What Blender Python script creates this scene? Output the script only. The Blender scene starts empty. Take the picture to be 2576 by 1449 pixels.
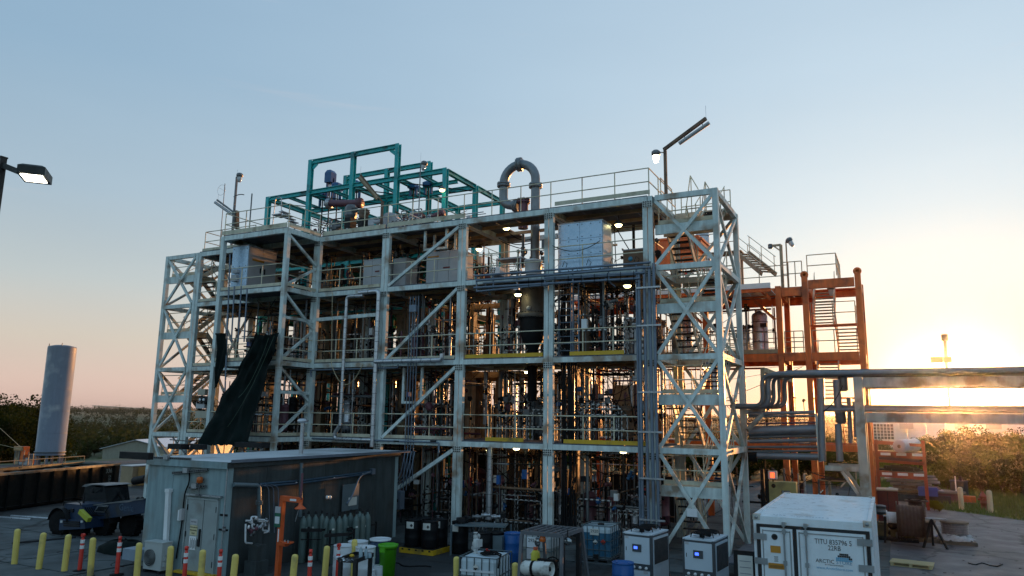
import bpy, bmesh, math, random
from mathutils import Vector as V, Matrix as M
R = math.radians
random.seed(7)
rnd = random.uniform
S = bpy.context.scene
COL = S.collection

# ---------------------------------------------------------------- camera
CAM_H, FPX = 4.65, 1858.47
yaw, pit, rol = -0.4742, 0.1732, 0.0137
fw = V((math.sin(yaw)*math.cos(pit), math.cos(yaw)*math.cos(pit), math.sin(pit)))
r0 = V((math.cos(yaw), -math.sin(yaw), 0)); u0 = r0.cross(fw)
rt = r0*math.cos(rol)+u0*math.sin(rol); up_ = -r0*math.sin(rol)+u0*math.cos(rol)
CP = V((0, 0, CAM_H))
cam = bpy.data.cameras.new('camera'); co = bpy.data.objects.new('camera', cam); COL.objects.link(co)
co.matrix_world = M(((rt.x, up_.x, -fw.x, 0), (rt.y, up_.y, -fw.y, 0), (rt.z, up_.z, -fw.z, CAM_H), (0, 0, 0, 1)))
cam.sensor_width = 36; cam.lens = 36*FPX/2576; cam.clip_end = 9000; cam.clip_start = .2
S.camera = co

def ray(x, y): return fw+rt*((x-1288)/FPX)-up_*((y-724.5)/FPX)
def at(x, y, Y):
    d = ray(x, y); return CP+d*(Y/d.y)
def atz(x, y, z):
    d = ray(x, y); return CP+d*((z-CAM_H)/d.z)
def ax(x, y, X):
    d = ray(x, y); return CP+d*(X/d.x)

# ---------------------------------------------------------------- sky, sun, exposure
SUN_EL, SUN_AZ = R(1.9), R(3.74)
SUND = V((math.sin(SUN_AZ)*math.cos(SUN_EL), math.cos(SUN_AZ)*math.cos(SUN_EL), math.sin(SUN_EL)))
W = bpy.data.worlds.new('World'); S.world = W; W.use_nodes = True
nt = W.node_tree; N = nt.nodes; L = nt.links
bg = N['Background']
def nd(t, **k):
    n = N.new(t)
    for a, b in k.items(): setattr(n, a, b)
    return n
def mth(op, a, b=None, c=None, tree=None):
    tr = tree or nt; n = tr.nodes.new('ShaderNodeMath'); n.operation = op
    for i, v in enumerate((a, b, c)):
        if v is None: continue
        if isinstance(v, (int, float)): n.inputs[i].default_value = v
        else: tr.links.new(v, n.inputs[i])
    return n.outputs[0]
def ramp(fac, stops, tree=None, interp='EASE'):
    tr = tree or nt; n = tr.nodes.new('ShaderNodeValToRGB'); tr.links.new(fac, n.inputs[0])
    n.color_ramp.interpolation = interp
    e = n.color_ramp.elements
    while len(e) < len(stops): e.new(.5)
    for i, (p, c) in enumerate(stops):
        e[i].position = p; e[i].color = (*c, 1) if len(c) == 3 else c
    return n.outputs[0]
def mixc(mode, fac, a, b, tree=None):
    tr = tree or nt; n = tr.nodes.new('ShaderNodeMix'); n.data_type = 'RGBA'; n.blend_type = mode
    for s, v in ((n.inputs[0], fac), (n.inputs[6], a), (n.inputs[7], b)):
        if isinstance(v, (int, float)): s.default_value = v
        elif isinstance(v, tuple): s.default_value = (*v, 1) if len(v) == 3 else v
        else: tr.links.new(v, s)
    return n.outputs[2]
tc = nd('ShaderNodeTexCoord'); nrm = nd('ShaderNodeVectorMath', operation='NORMALIZE'); L.new(tc.outputs['Generated'], nrm.inputs[0])
sep = nd('ShaderNodeSeparateXYZ'); L.new(nrm.outputs[0], sep.inputs[0])
elev = mth('MULTIPLY', mth('ARCSINE', sep.outputs[2]), 2/math.pi)           # 0..1 over 90 degrees
dot = nd('ShaderNodeVectorMath', operation='DOT_PRODUCT'); L.new(nrm.outputs[0], dot.inputs[0]); dot.inputs[1].default_value = SUND
th = mth('MULTIPLY', mth('ARCCOSINE', mth('MINIMUM', dot.outputs['Value'], 1.0)), 180/math.pi)
d90 = lambda d: max(0, d/90)
base = ramp(elev, [(0, (.55, .36, .31)), (d90(2.2), (.56, .41, .35)), (d90(5), (.51, .45, .38)), (d90(9), (.39, .44, .45)),
                   (d90(15), (.275, .38, .47)), (d90(24), (.20, .335, .47)), (d90(38), (.175, .31, .46)), (1, (.20, .35, .52))], interp='LINEAR')
east = ramp(elev, [(0, (.33, .46, .54)), (d90(8), (.38, .54, .63)), (d90(16), (.38, .55, .66)), (d90(36), (.22, .39, .55)), (1, (.20, .35, .52))], interp='LINEAR')
base = mixc('MIX', ramp(mth('DIVIDE', th, 180.0), [(.42, (0, 0, 0)), (.62, (1, 1, 1))]), base, east)   # the antisolar side is blue-grey, without the pink band
g1 = mth('POWER', 2.718, mth('MULTIPLY', th, -1/30.0))
g2 = mth('POWER', 2.718, mth('MULTIPLY', th, -1/5.0))
g3 = mth('LESS_THAN', th, .5)
lift = mixc('ADD', 1.0, base, mixc('MULTIPLY', 1.0, (.60, .57, .49), g1))
lift = mixc('ADD', 1.0, lift, mixc('MULTIPLY', 1.0, (.10, .05, .0), g2))
warm = mth('MULTIPLY', mth('POWER', 2.718, mth('MULTIPLY', th, -1/15.0)), mth('POWER', 2.718, mth('MULTIPLY', mth('MAXIMUM', elev, 0.0), -90/6.5)))
lift = mixc('MIX', warm, lift, mixc('MULTIPLY', 1.0, lift, (.62, .36, .05)))   # low air reddens the sky beside the sun
lift = mixc('ADD', 1.0, lift, mixc('MULTIPLY', 1.0, (60, 45, 25), g3))
# one faint streak of cirrus low in the north-west
cl = nd('ShaderNodeTexNoise'); cl.inputs['Scale'].default_value = 3.0; cl.inputs['Detail'].default_value = 5
mp = nd('ShaderNodeMapping'); mp.inputs['Scale'].default_value = (1.2, 1.2, 16); L.new(nrm.outputs[0], mp.inputs[0]); L.new(mp.outputs[0], cl.inputs[0])
cf = ramp(cl.outputs[0], [(.66, (0, 0, 0)), (.82, (.13, .13, .13))])
lift = mixc('MIX', cf, lift, (.72, .60, .56))
hn = nd('ShaderNodeTexNoise'); hn.inputs['Scale'].default_value = 2.2; hn.inputs['Detail'].default_value = 6; hp = nd('ShaderNodeMapping'); hp.inputs['Scale'].default_value = (1, 1, 4.5); L.new(nrm.outputs[0], hp.inputs[0]); L.new(hp.outputs[0], hn.inputs[0])
lift = mixc('MULTIPLY', 1.0, lift, ramp(hn.outputs[0], [(.25, (.965, .97, .975)), (.75, (1.035, 1.03, 1.025))], interp='LINEAR'))   # uneven thin haze
sk = nd('ShaderNodeTexSky', sky_type='NISHITA'); sk.sun_disc = False
sk.sun_elevation = SUN_EL; sk.sun_rotation = SUN_AZ; sk.air_density = .8; sk.dust_density = 2; sk.ozone_density = 2
L.new(mixc('ADD', .08, mixc('MULTIPLY', 1.0, lift, (10, 10, 10)), sk.outputs[0]), bg.inputs[0])
bg.inputs[1].default_value = .07
sl = bpy.data.lights.new('sun', 'SUN'); sl.energy = 5; sl.angle = R(.5); sl.color = (1, .43, .13)
so = bpy.data.objects.new('sun', sl); COL.objects.link(so)
so.rotation_euler = (-SUND).to_track_quat('-Z', 'Y').to_euler(); so.location = (60, 300, 40)
S.view_settings.view_transform = 'Standard'; S.view_settings.look = 'None'; S.view_settings.gamma = 1; S.view_settings.exposure = .72
S.view_settings.use_curve_mapping = False
S.render.engine = 'CYCLES'
cy = S.cycles; cy.max_bounces = 6; cy.diffuse_bounces = 3; cy.glossy_bounces = 3; cy.transmission_bounces = 4; cy.volume_bounces = 0
cy.transparent_max_bounces = 6; cy.sample_clamp_indirect = 4; cy.caustics_reflective = False; cy.caustics_refractive = False
try: cy.use_denoising = True; cy.denoiser = 'OPENIMAGEDENOISE'
except Exception: pass

# ---------------------------------------------------------------- materials
MT = {}
def mat(name, col, rough=.6, metal=0., var=.18, scale=2.2, stain=None, stam=.0, stsc=1.3, bump=.0, bsc=18, emit=0, streak=0., alpha=None, spec=.5, crack=0):
    if name in MT: return MT[name]
    m = bpy.data.materials.new(name); m.use_nodes = True; t = m.node_tree; b = t.nodes['Principled BSDF']
    b.inputs['Roughness'].default_value = rough; b.inputs['Metallic'].default_value = metal; b.inputs['Specular IOR Level'].default_value = spec
    g = t.nodes.new('ShaderNodeNewGeometry'); pos = g.outputs['Position']
    def noise(sc, det=4, zs=1.):
        n = t.nodes.new('ShaderNodeTexNoise'); n.inputs['Scale'].default_value = sc; n.inputs['Detail'].default_value = det
        if zs != 1.:
            q = t.nodes.new('ShaderNodeMapping'); q.inputs['Scale'].default_value = (1, 1, zs); t.links.new(pos, q.inputs[0]); t.links.new(q.outputs[0], n.inputs[0])
        else: t.links.new(pos, n.inputs[0])
        return n.outputs[0]
    c = (*col, 1)
    if var: c = mixc('MULTIPLY', 1., c, ramp(noise(scale, 6), [(.25, (1-var,)*3), (.75, (1+var*.6,)*3)], t, 'LINEAR'), t)
    if streak: c = mixc('MULTIPLY', 1., c, ramp(noise(7, 3, .12), [(.35, (1-streak,)*3), (.62, (1, 1, 1))], t, 'LINEAR'), t)
    if stam: c = mixc('MIX', ramp(noise(stsc, 7), [(.60-stam*.25, (0, 0, 0)), (.72-stam*.2, (.85,)*3)], t, 'LINEAR'), c, stain or (.12, .06, .03), t)
    if crack:                                                       # open joints and cracks that wander
        nz = t.nodes.new('ShaderNodeTexNoise'); nz.inputs['Scale'].default_value = 1.7; t.links.new(pos, nz.inputs[0]); wv = t.nodes.new('ShaderNodeVectorMath'); wv.operation = 'MULTIPLY_ADD'
        t.links.new(nz.outputs['Color'], wv.inputs[0]); wv.inputs[1].default_value = (.9, .9, 0); t.links.new(pos, wv.inputs[2])
        vo = t.nodes.new('ShaderNodeTexVoronoi'); vo.feature = 'DISTANCE_TO_EDGE'; vo.inputs['Scale'].default_value = crack; t.links.new(wv.outputs[0], vo.inputs[0])
        c = mixc('MULTIPLY', 1., c, ramp(vo.outputs['Distance'], [(.0, (.25,)*3), (.008, (.35,)*3), (.02, (1, 1, 1))], t, 'LINEAR'), t)
    if isinstance(c, tuple): b.inputs['Base Color'].default_value = c
    else: t.links.new(c, b.inputs['Base Color'])
    if rough < .95 and var:
        t.links.new(ramp(noise(scale*2.3, 3), [(.3, (max(.05, rough-.12),)*3), (.7, (min(1, rough+.12),)*3)], t, 'LINEAR'), b.inputs['Roughness'])
    if bump:
        bn = t.nodes.new('ShaderNodeBump'); bn.inputs['Strength'].default_value = bump; bn.inputs['Distance'].default_value = .02
        t.links.new(noise(bsc, 5), bn.inputs['Height']); t.links.new(bn.outputs[0], b.inputs['Normal'])
    if emit:
        b.inputs['Emission Color'].default_value = (*col, 1); b.inputs['Emission Strength'].default_value = emit
    if alpha is not None: b.inputs['Alpha'].default_value = alpha
    MT[name] = m; return m
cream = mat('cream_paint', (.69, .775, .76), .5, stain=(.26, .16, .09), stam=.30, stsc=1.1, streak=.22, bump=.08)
railp = mat('rail_paint', (.66, .60, .44), .5, stain=(.2, .12, .06), stam=.2)
toe = mat('toe_board_paint', (.62, .57, .43), .55, stain=(.2, .12, .06), stam=.2, streak=.15)
yel = mat('safety_yellow', (.62, .37, .015), .5, stain=(.1, .08, .04), stam=.2)
plate = mat('bolt_plate_paint', (.60, .61, .57), .5)
bolt = mat('bolt_steel', (.055, .06, .065), .45, .6)
deckm = mat('deck_grating', (.10, .115, .14), .65, .3, bump=.4, bsc=40)
darkd = mat('deck_underside', (.06, .065, .075), .7)
teal = mat('teal_paint', (.008, .40, .41), .45, stain=(.02, .09, .1), stam=.15)
orange = mat('orange_primer', (.80, .155, .025), .5, stain=(.22, .05, .02), stam=.25, streak=.2)
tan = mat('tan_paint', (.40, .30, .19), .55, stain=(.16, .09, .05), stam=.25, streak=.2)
steel = mat('galvanised_pipe', (.42, .44, .47), .38, .75, var=.25, scale=5)
steeld = mat('dull_pipe', (.16, .17, .18), .5, .5, var=.3)
alum = mat('aluminium_cladding', (.50, .51, .54), .35, .8, var=.15, scale=4, bump=.15, bsc=7)
dark = mat('dark_equipment', (.016, .016, .018), .6, .0, spec=.2)
brown = mat('brown_lagging', (.17, .105, .065), .7, stain=(.05, .03, .02), stam=.3)
mauve = mat('maroon_pipe', (.13, .05, .07), .5)
cond = mat('blue_grey_conduit', (.15, .19, .25), .45, .3)
whitep = mat('white_panel', (.76, .78, .80), .35, var=.06)
greyp = mat('grey_panel', (.46, .46, .48), .45, var=.1)
rubber = mat('black_rubber', (.009, .009, .01), .8, spec=.15)
cable = mat('black_cable', (.010, .010, .011), .7, spec=.15)
wired = mat('pale_cable', (.55, .45, .28), .6)
green = mat('green_plastic', (.08, .38, .01), .45)
blued = mat('blue_plastic', (.015, .10, .33), .35)
blue = mat('blue_paint', (.015, .10, .27), .45)
redp = mat('red_paint', (.42, .02, .015), .45)
lampon = mat('lit_lamp_yellow', (1, .86, .42), emit=6, var=0)
lampw = mat('lit_lamp_white', (1, .93, .74), emit=8, var=0)
lensm = mat('lamp_glass', (.55, .58, .6), .15, var=0)

# ---------------------------------------------------------------- mesh helpers
class MB:
    def __init__(s): s.v = []; s.f = []; s.sm = []
    def add(s, vs, fs, smooth=False):
        k = len(s.v); s.v += [tuple(p) for p in vs]; s.f += [tuple(i+k for i in f) for f in fs]; s.sm += [smooth]*len(fs); return s
    def box(s, c, d, rz=0, mx=None):
        c = V(c); h = V(d)/2; q = M.Rotation(rz, 3, 'Z') if mx is None else mx
        vs = [c+q @ V((a*h.x, b*h.y, e*h.z)) for e in (-1, 1) for b in (-1, 1) for a in (-1, 1)]
        return s.add(vs, [(0, 2, 3, 1), (4, 5, 7, 6), (0, 1, 5, 4), (2, 6, 7, 3), (0, 4, 6, 2), (1, 3, 7, 5)])
    def bar(s, p, q, w, h=None):
        p, q = V(p), V(q); m = frame(p, q); h = h or w; l = (q-p).length
        vs = [m @ V((a*w/2, b*h/2, e*l)) for e in (0, 1) for b in (-1, 1) for a in (-1, 1)]
        return s.add(vs, [(0, 2, 3, 1), (4, 5, 7, 6), (0, 1, 5, 4), (2, 6, 7, 3), (0, 4, 6, 2), (1, 3, 7, 5)])
    def tube(s, pts, r, n=8, cap=True, rr=None):
        pts = [V(p) for p in pts]; k = len(pts); vs = []; prev = None
        for i, p in enumerate(pts):
            d = (pts[min(i+1, k-1)]-pts[max(i-1, 0)]).normalized()
            a = prev if prev is not None else (V((0, 0, 1)) if abs(d.z) < .9 else V((1, 0, 0)))
            x = d.cross(a).normalized(); y = x.cross(d).normalized(); prev = y
            rad = rr[i] if rr else r
            vs += [p+x*math.cos(2*math.pi*j/n)*rad+y*math.sin(2*math.pi*j/n)*rad for j in range(n)]
        fs = [(i*n+j, i*n+(j+1) % n, (i+1)*n+(j+1) % n, (i+1)*n+j) for i in range(k-1) for j in range(n)]
        s.add(vs, fs, True)
        if cap: s.add(vs[:n], [tuple(range(n-1, -1, -1))]); s.add(vs[-n:], [tuple(range(n))])
        return s
    def lathe(s, prof, n=20, c=(0, 0, 0), mx=None, smooth=True):
        c = V(c); q = mx or M.Identity(3); vs = []
        for (r, z) in prof: vs += [c+q @ V((r*math.cos(2*math.pi*j/n), r*math.sin(2*math.pi*j/n), z)) for j in range(n)]
        fs = [(i*n+j, i*n+(j+1) % n, (i+1)*n+(j+1) % n, (i+1)*n+j) for i in range(len(prof)-1) for j in range(n)]
        s.add(vs, fs, smooth)
        if prof[0][0] > 1e-4: s.add(vs[:n], [tuple(range(n-1, -1, -1))])
        if prof[-1][0] > 1e-4: s.add(vs[-n:], [tuple(range(n))])
        return s
    def quad(s, a, b, c, d): return s.add([a, b, c, d], [(0, 1, 2, 3)])
    def mesh(s, name, m):
        me = bpy.data.meshes.new(name); me.from_pydata(s.v, [], s.f)
        me.polygons.foreach_set('use_smooth', s.sm); me.materials.append(m); me.update(); return me
def frame(p, q):
    p, q = V(p), V(q); z = (q-p).normalized()
    a = V((0, 0, 1)) if abs(z.z) < .98 else V((0, 1, 0))
    x = a.cross(z).normalized(); y = z.cross(x)
    return M(((x.x, y.x, z.x, p.x), (x.y, y.y, z.y, p.y), (x.z, y.z, z.z, p.z), (0, 0, 0, 1)))
def _unit(kind):
    b = MB()
    if kind == 'box': b.box((0, 0, .5), (1, 1, 1))
    elif kind == 'cyl': b.tube([(0, 0, 0), (0, 0, 1)], .5, 10)
    elif kind == 'ibeam':
        b.box((0, .44, .5), (1, .12, 1)); b.box((0, -.44, .5), (1, .12, 1)); b.box((0, 0, .5), (.14, .76, 1))
    elif kind == 'valve':
        b.lathe([(.0, -.5), (.28, -.5), (.28, -.38), (.16, -.36), (.3, -.12), (.3, .12), (.16, .36), (.28, .38), (.28, .5), (0, .5)], 10)
        b.tube([(0, 0, 0), (.5, 0, 0)], .07, 6); b.lathe([(.0, 0), (.3, 0), (.3, .08), (0, .08)], 10, (.5, 0, 0), M.Rotation(R(90), 3, 'Y'))
    elif kind == 'vessel':
        b.lathe([(0, 0), (.28, .015), (.43, .06), (.5, .12), (.5, .3), (.53, .3), (.53, .33), (.5, .33), (.5, .86), (.53, .86), (.53, .88), (.5, .88), (.44, .94), (.28, .985), (0, 1)], 18)
    elif kind == 'motor':
        b.lathe([(0, -.5), (.36, -.5), (.4, -.42), (.4, .3), (.3, .36), (.12, .38), (.12, .5), (0, .5)], 12)
        b.box((.42, 0, -.1), (.22, .3, .3)); b.box((-.45, 0, 0), (.14, .7, .7))
    return b
UM = {}
def umesh(kind, m):
    if (kind, m.name) not in UM: UM[(kind, m.name)] = _unit(kind).mesh(kind+'_'+m.name, m)
    return UM[(kind, m.name)]
WL = {}                                                             # world matrices of everything, kept by name
def put(name, data, parent=None, mw=None):
    o = bpy.data.objects.new(name, data); COL.objects.link(o)
    mw = mw or M.Identity(4)
    if parent is not None:
        o.parent = parent; o.matrix_basis = WL[parent.name].inverted() @ mw
    else: o.matrix_basis = mw
    WL[o.name] = mw; return o
def tag(o, label=None, cat=None, group=None, kind=None):
    for k, v in (('label', label), ('category', cat), ('group', group), ('kind', kind)):
        if v: o[k] = v
    return o
def thing(name, loc, label, cat, group=None, rz=0):
    o = put(name, None, None, M.Translation(V(loc)) @ M.Rotation(rz, 4, 'Z')); o.empty_display_size = .2
    return tag(o, label, cat, group)
def sub(name, parent):                                              # an Empty part that carries sub-parts
    return put(name, None, parent, WL[parent.name].copy())
def bm(name, b, m, parent=None, local=True):                        # a built mesh; local = given in the parent's own axes
    me = b.mesh(name, m)
    return put(name, me, parent, WL[parent.name].copy() if (parent is not None and local) else None)
def bar(name, parent, m, p, q, w, h=None, kind='box'):              # straight member between two world points, sharing one unit mesh
    p, q = V(p), V(q); l = (q-p).length
    if l < 1e-4: return None
    return put(name, umesh(kind, m), parent, frame(p, q) @ M.Diagonal((w, h or w, l, 1)))
def cyl(name, parent, m, p, q, d): return bar(name, parent, m, p, q, d, d, 'cyl')
def blk(name, parent, m, c, d, rz=0):
    mw = M.Translation(V(c)) @ M.Rotation(rz, 4, 'Z') @ M.Diagonal((d[0], d[1], d[2], 1)) @ M.Translation((0, 0, -.5))
    return put(name, umesh('box', m), parent, mw)
def unit(name, parent, kind, m, c, d, rot=None):
    mw = M.Translation(V(c)) @ (rot.to_4x4() if rot else M.Identity(4)) @ M.Diagonal((d[0], d[1], d[2], 1))
    return put(name, umesh(kind, m), parent, mw)
def kids(o): return [c for c in o.children]
def dup(o, mw, parent=None, label=None):                            # a thing with copies of its parts and sub-parts
    c = o.copy(); COL.objects.link(c)
    if parent is not None: c.parent = parent
    else: c.matrix_basis = mw; WL[c.name] = mw
    if label: c['label'] = label
    for k in list(o.children): dup(k, None, c)
    return c
def TR(p, rz=0): return M.Translation(V(p)) @ M.Rotation(rz, 4, 'Z')
def text(s, parent, m, c, size, rot, depth=.004, name='lettering', align='CENTER', sx=1.):
    cu = bpy.data.curves.new(name, 'FONT'); cu.body = s; cu.size = size; cu.extrude = depth; cu.align_x = align; cu.align_y = 'CENTER'; cu.resolution_u = 2
    o = bpy.data.objects.new(name, cu); COL.objects.link(o)
    dg = bpy.context.evaluated_depsgraph_get(); me = bpy.data.meshes.new_from_object(o.evaluated_get(dg)); bpy.data.objects.remove(o)
    me.materials.clear(); me.materials.append(m)
    return put(name, me, parent, M.Translation(V(c)) @ rot.to_4x4() @ M.Diagonal((sx, 1, 1, 1)))
FRONT = M.Rotation(R(90), 3, 'X')                                   # lettering standing upright and facing -Y
def sag(p, q, dz, n=8):
    p, q = V(p), V(q)
    return [p.lerp(q, i/n)-V((0, 0, dz*4*(i/n)*(1-i/n))) for i in range(n+1)]
def rail(parent, pts, z, h=1.07, m=None, step=1.35, r=.045, posts=True, ends=(1, 1), mid=True):
    m = m or railp; e = sub('railing', parent); pts = [V((p[0], p[1], 0)) for p in pts]
    for i in range(len(pts)-1):
        a, b = pts[i], pts[i+1]; l = (b-a).length
        for hh in ((h, h*.52) if mid else (h,)): cyl('rail', e, m, a+V((0, 0, z+hh)), b+V((0, 0, z+hh)), r)
        if posts:
            n = max(1, round(l/step))
            for k in range(n+1):
                if (i > 0 and k == 0) or (i == 0 and k == 0 and not ends[0]) or (i == len(pts)-2 and k == n and not ends[1]): continue
                p = a.lerp(b, k/n); cyl('post', e, m, p+V((0, 0, z)), p+V((0, 0, z+h)), r)
    return e
def flight(parent, p, q, w, n, m, tm, rails=True):                  # stair flight from the middle of its foot p to the middle of its head q
    e = sub('stair_flight', parent); p, q = V(p), V(q); d = V((q.x-p.x, q.y-p.y, 0)).normalized(); s = V((-d.y, d.x, 0))
    for k in (-1, 1):
        bar('stringer', e, m, p+s*k*w/2, q+s*k*w/2, .05, .24)
        if rails:
            o = s*k*(w/2)
            cyl('handrail', e, railp, p+o+V((0, 0, .95)), q+o+V((0, 0, .95)), .04); cyl('handrail', e, railp, p+o+V((0, 0, .5)), q+o+V((0, 0, .5)), .035)
            for f in (.05, .5, .95): t = p.lerp(q, f)+o; cyl('post', e, railp, t, t+V((0, 0, .95)), .04)
    for i in range(1, n):
        t = p.lerp(q, i/n); a = math.atan2(s.y, s.x); blk('tread', e, tm, t, (w-.06, .24, .045), a)
    return e
def tree_pts(): pass
# ---------------------------------------------------------------- ground and terrain
import numpy as np
def sst(a, b, x): t = max(0, min(1, (x-a)/(b-a))); return t*t*(3-2*t)
def hgt(x, y):
    d = max(-72-x, y-66 if x < -14 else y-120, 0); r = math.hypot(x, y)
    z = -7.5*sst(0, 55, d)*(1-sst(500, 900, r))
    z += sst(450, 1700, r)*(5.5+2.5*math.sin(x*.0021+1)+1.5*math.sin(x*.0047+y*.001))+sst(1700, 5000, r)*10
    return z-(.25*sst(0, 6, d))
def axis(a): return sorted(set([round(v, 2) for v in a]))
xs = axis([-5200, -3600, -2600]+[-1900+60*i for i in range(27)]+[-330+12*i for i in range(22)]+[-66+8*i for i in range(17)]+[70+30*i for i in range(12)]+[420+150*i for i in range(9)]+[1900, 2600, 3600, 5200])
ys = axis([-600, -200, -60, -20, 0]+[8*i for i in range(1, 18)]+[136+20*i for i in range(20)]+[536+60*i for i in range(24)]+[2000, 2500, 3200, 4200, 5600])
g = MB(); g.add([(x, y, hgt(x, y)) for y in ys for x in xs],
    [(j*len(xs)+i, j*len(xs)+i+1, (j+1)*len(xs)+i+1, (j+1)*len(xs)+i) for j in range(len(ys)-1) for i in range(len(xs)-1)], True)
earth = mat('rough_grass_earth', (.055, .075, .022), .95, var=.5, scale=.35, stain=(.11, .085, .05), stam=.25, stsc=.12, bump=.5, bsc=3)
tag(bm('ground', g, earth), kind='structure')
asph = mat('yard_asphalt', (.021, .026, .030), .75, var=.45, scale=.55, crack=.32, stain=(.060, .066, .066), stam=.45, stsc=.4, bump=.5, bsc=26)
edge = [atz(*p, 0) for p in ((2576, 1311), (2493, 1299), (2417, 1289), (2330, 1277), (2267, 1257))]
poly = [(-60, 2), (14, 2), (14, 44)]+[(p.x, p.y) for p in edge]+[(-1.5, 60), (-12, 62), (-40, 60), (-66, 56), (-70, 30), (-66, 12)]
yb = MB(); yb.add([(x, y, .012) for x, y in poly], [tuple(range(len(poly)))])
yard = tag(bm('yard', yb, asph), kind='structure')
roadm = mat('worn_road', (.115, .108, .118), .6, crack=.2, var=.3, scale=.5, stain=(.07, .066, .07), stam=.4, stsc=.35, bump=.4, bsc=30)
rb = MB(); rpl = [(-.4, 20), (6, 18), (14, 40)]+[(p.x, p.y) for p in edge]+[(-.5, 50), (-.8, 36)]; rb.add([(x, y, .017) for x, y in rpl], [tuple(range(len(rpl)))]); tag(bm('road', rb, roadm), kind='structure')
conc = mat('concrete_slab', (.072, .088, .094), .85, crack=.28, var=.35, scale=.8, stain=(.035, .042, .045), stam=.55, stsc=.7, bump=.35, bsc=22)
slabs = tag(put('pavement', None), kind='structure')                # concrete slabs under the plant, joints left open
for i in range(9):
    for j in range(5):
        blk('slab', slabs, conc, (-34+i*3.95, 25.4+j*3.9, .025), (3.86, 3.81, .05), 0)
for i in range(4):
    for j in range(3):
        blk('slab', slabs, conc, (-33.2+i*3.42, 12.2+j*4.0+.5*i*0, .022), (3.36, 3.93, .04))
# wet dark mark and a lighter worn strip, both with their own outline
# ---------------------------------------------------------------- steelwork
A0, A1, D0, C0, C1, C2, C3, C4, C5 = -34.63, -32.08, -28.02, -23.97, -19.95, -15.93, -11.89, -7.81, -5.19
YP, YF, YB = 24.36, 26.42, 30.29
ZR, Z3, Z2, Z1 = 12.98, 10.29, 6.97, 3.655
LV = (Z1, Z2, Z3, ZR)
frame_ = thing('process_structure', (-18, 28.3, 0), 'cream steel process frame, four open storeys of bolted double columns and diagonal braces', 'steel frame')
CW = .18
def column(par, x, y, z0, z1, double=True, w=CW, m=None):
    m = m or cream
    if double:
        for k in (-1, 1): bar('column', par, m, (x+k*(w/2+.014), y, z0), (x+k*(w/2+.014), y, z1), w, w)
    else: bar('column', par, m, (x, y, z0), (x, y, z1), w, w)
def bolts(par, x, y, z, w=.36, h=.25, rows=3, cols=4):              # splice plate with its rows of bolts, on the face towards -Y
    p = sub('bolt_plate', par)
    blk('plate', p, plate, (x, y-.012, z), (w, .024, h))
    b = MB()
    for i in range(cols):
        for j in range(rows):
            b.lathe([(.028, 0), (.028, .03), (0, .03)], 6, (x-w/2+w*(i+.5)/cols, y-.024, z-h/2+h*(j+.5)/rows), M.Rotation(R(90), 3, 'X'), False)
    tag(bm('bolt', b, bolt, p, local=False), kind='stuff')
def beam(par, p, q, h=.2, w=.16, m=None, name='beam'): return bar(name, par, m or cream, p, q, w, h)
for x in (C0, C1, C2, C3, C4):
    for y in (YF, YB): column(frame_, x, y, 0, ZR-.001)
    for z in LV: bolts(frame_, x, YF-CW/2, z-.31)
    blk('base_plate', frame_, plate, (x, YF, .02), (.6, .4, .04))
for x in (A1, D0):
    column(frame_, x, YB, 0, ZR-.001, False)
for z in LV:
    bh = .22 if z > 12 else .2
    for i, (xa, xb) in enumerate(((A1, D0), (D0, C0), (C0, C1), (C1, C2), (C2, C3), (C3, C4))):
        e0 = .2; yy = YP if i == 1 else YF
        if i == 1: beam(frame_, (D0+.1, YP, z-bh/2), (C0-.1, YP, z-bh/2), bh); beam(frame_, (D0+.1, YF, z-bh/2), (C0-.2, YF, z-bh/2), bh)
        else: beam(frame_, (xa+e0, YF, z-bh/2), (xb-e0+(.12 if i == 0 else 0), YF, z-bh/2), bh)
        beam(frame_, (xa+e0, YB, z-bh/2), (xb-e0, YB, z-bh/2), bh)
    for x in (A1, D0, C0, C1, C2, C3, C4):
        for dx in ((-.1, .1) if x not in (D0, A1) else (0,)):
            beam(frame_, (x+dx, YF+.1, z-bh/2), (x+dx, YB-.1, z-bh/2), bh, .14)
    for x in (D0, C0): beam(frame_, (x, YP+.1, z-bh/2), (x, YF-.1, z-bh/2), bh, .16)
    # secondary joists and deck panels
    for xa, xb in ((A1, D0), (D0, C0), (C0, C1), (C1, C2), (C2, C3), (C3, C4)):
        for k in range(1, 3): beam(frame_, (xa+.2, YF+k*(YB-YF)/3, z-.12), (xb-.2, YF+k*(YB-YF)/3, z-.12), .14, .08, tan, 'joist')
        n = 4
        for k in range(n):
            x0, x1 = xa+(xb-xa)*k/n, xa+(xb-xa)*(k+1)/n
            y0 = YP-.06 if xa == D0 else YF-.06
            if xa == C2 and k in (1, 2) and z > 9 : 
                blk('deck_panel', frame_, deckm, ((x0+x1)/2, (y0+YF+1.5)/2, z+.022), (x1-x0-.03, YF+1.5-y0, .045)); continue
            blk('deck_panel', frame_, deckm, ((x0+x1)/2, (y0+YB)/2, z+.022), (x1-x0-.03, YB-y0, .045))
# front module posts
for x in (D0, C0): column(frame_, x, YP, 0, ZR-.001, False, .2)
for z in (Z1+.1, Z2, Z3, ZR): blk('base_plate', frame_, plate, (C0, YP, z-.3), (.22, .21, .02))
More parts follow.
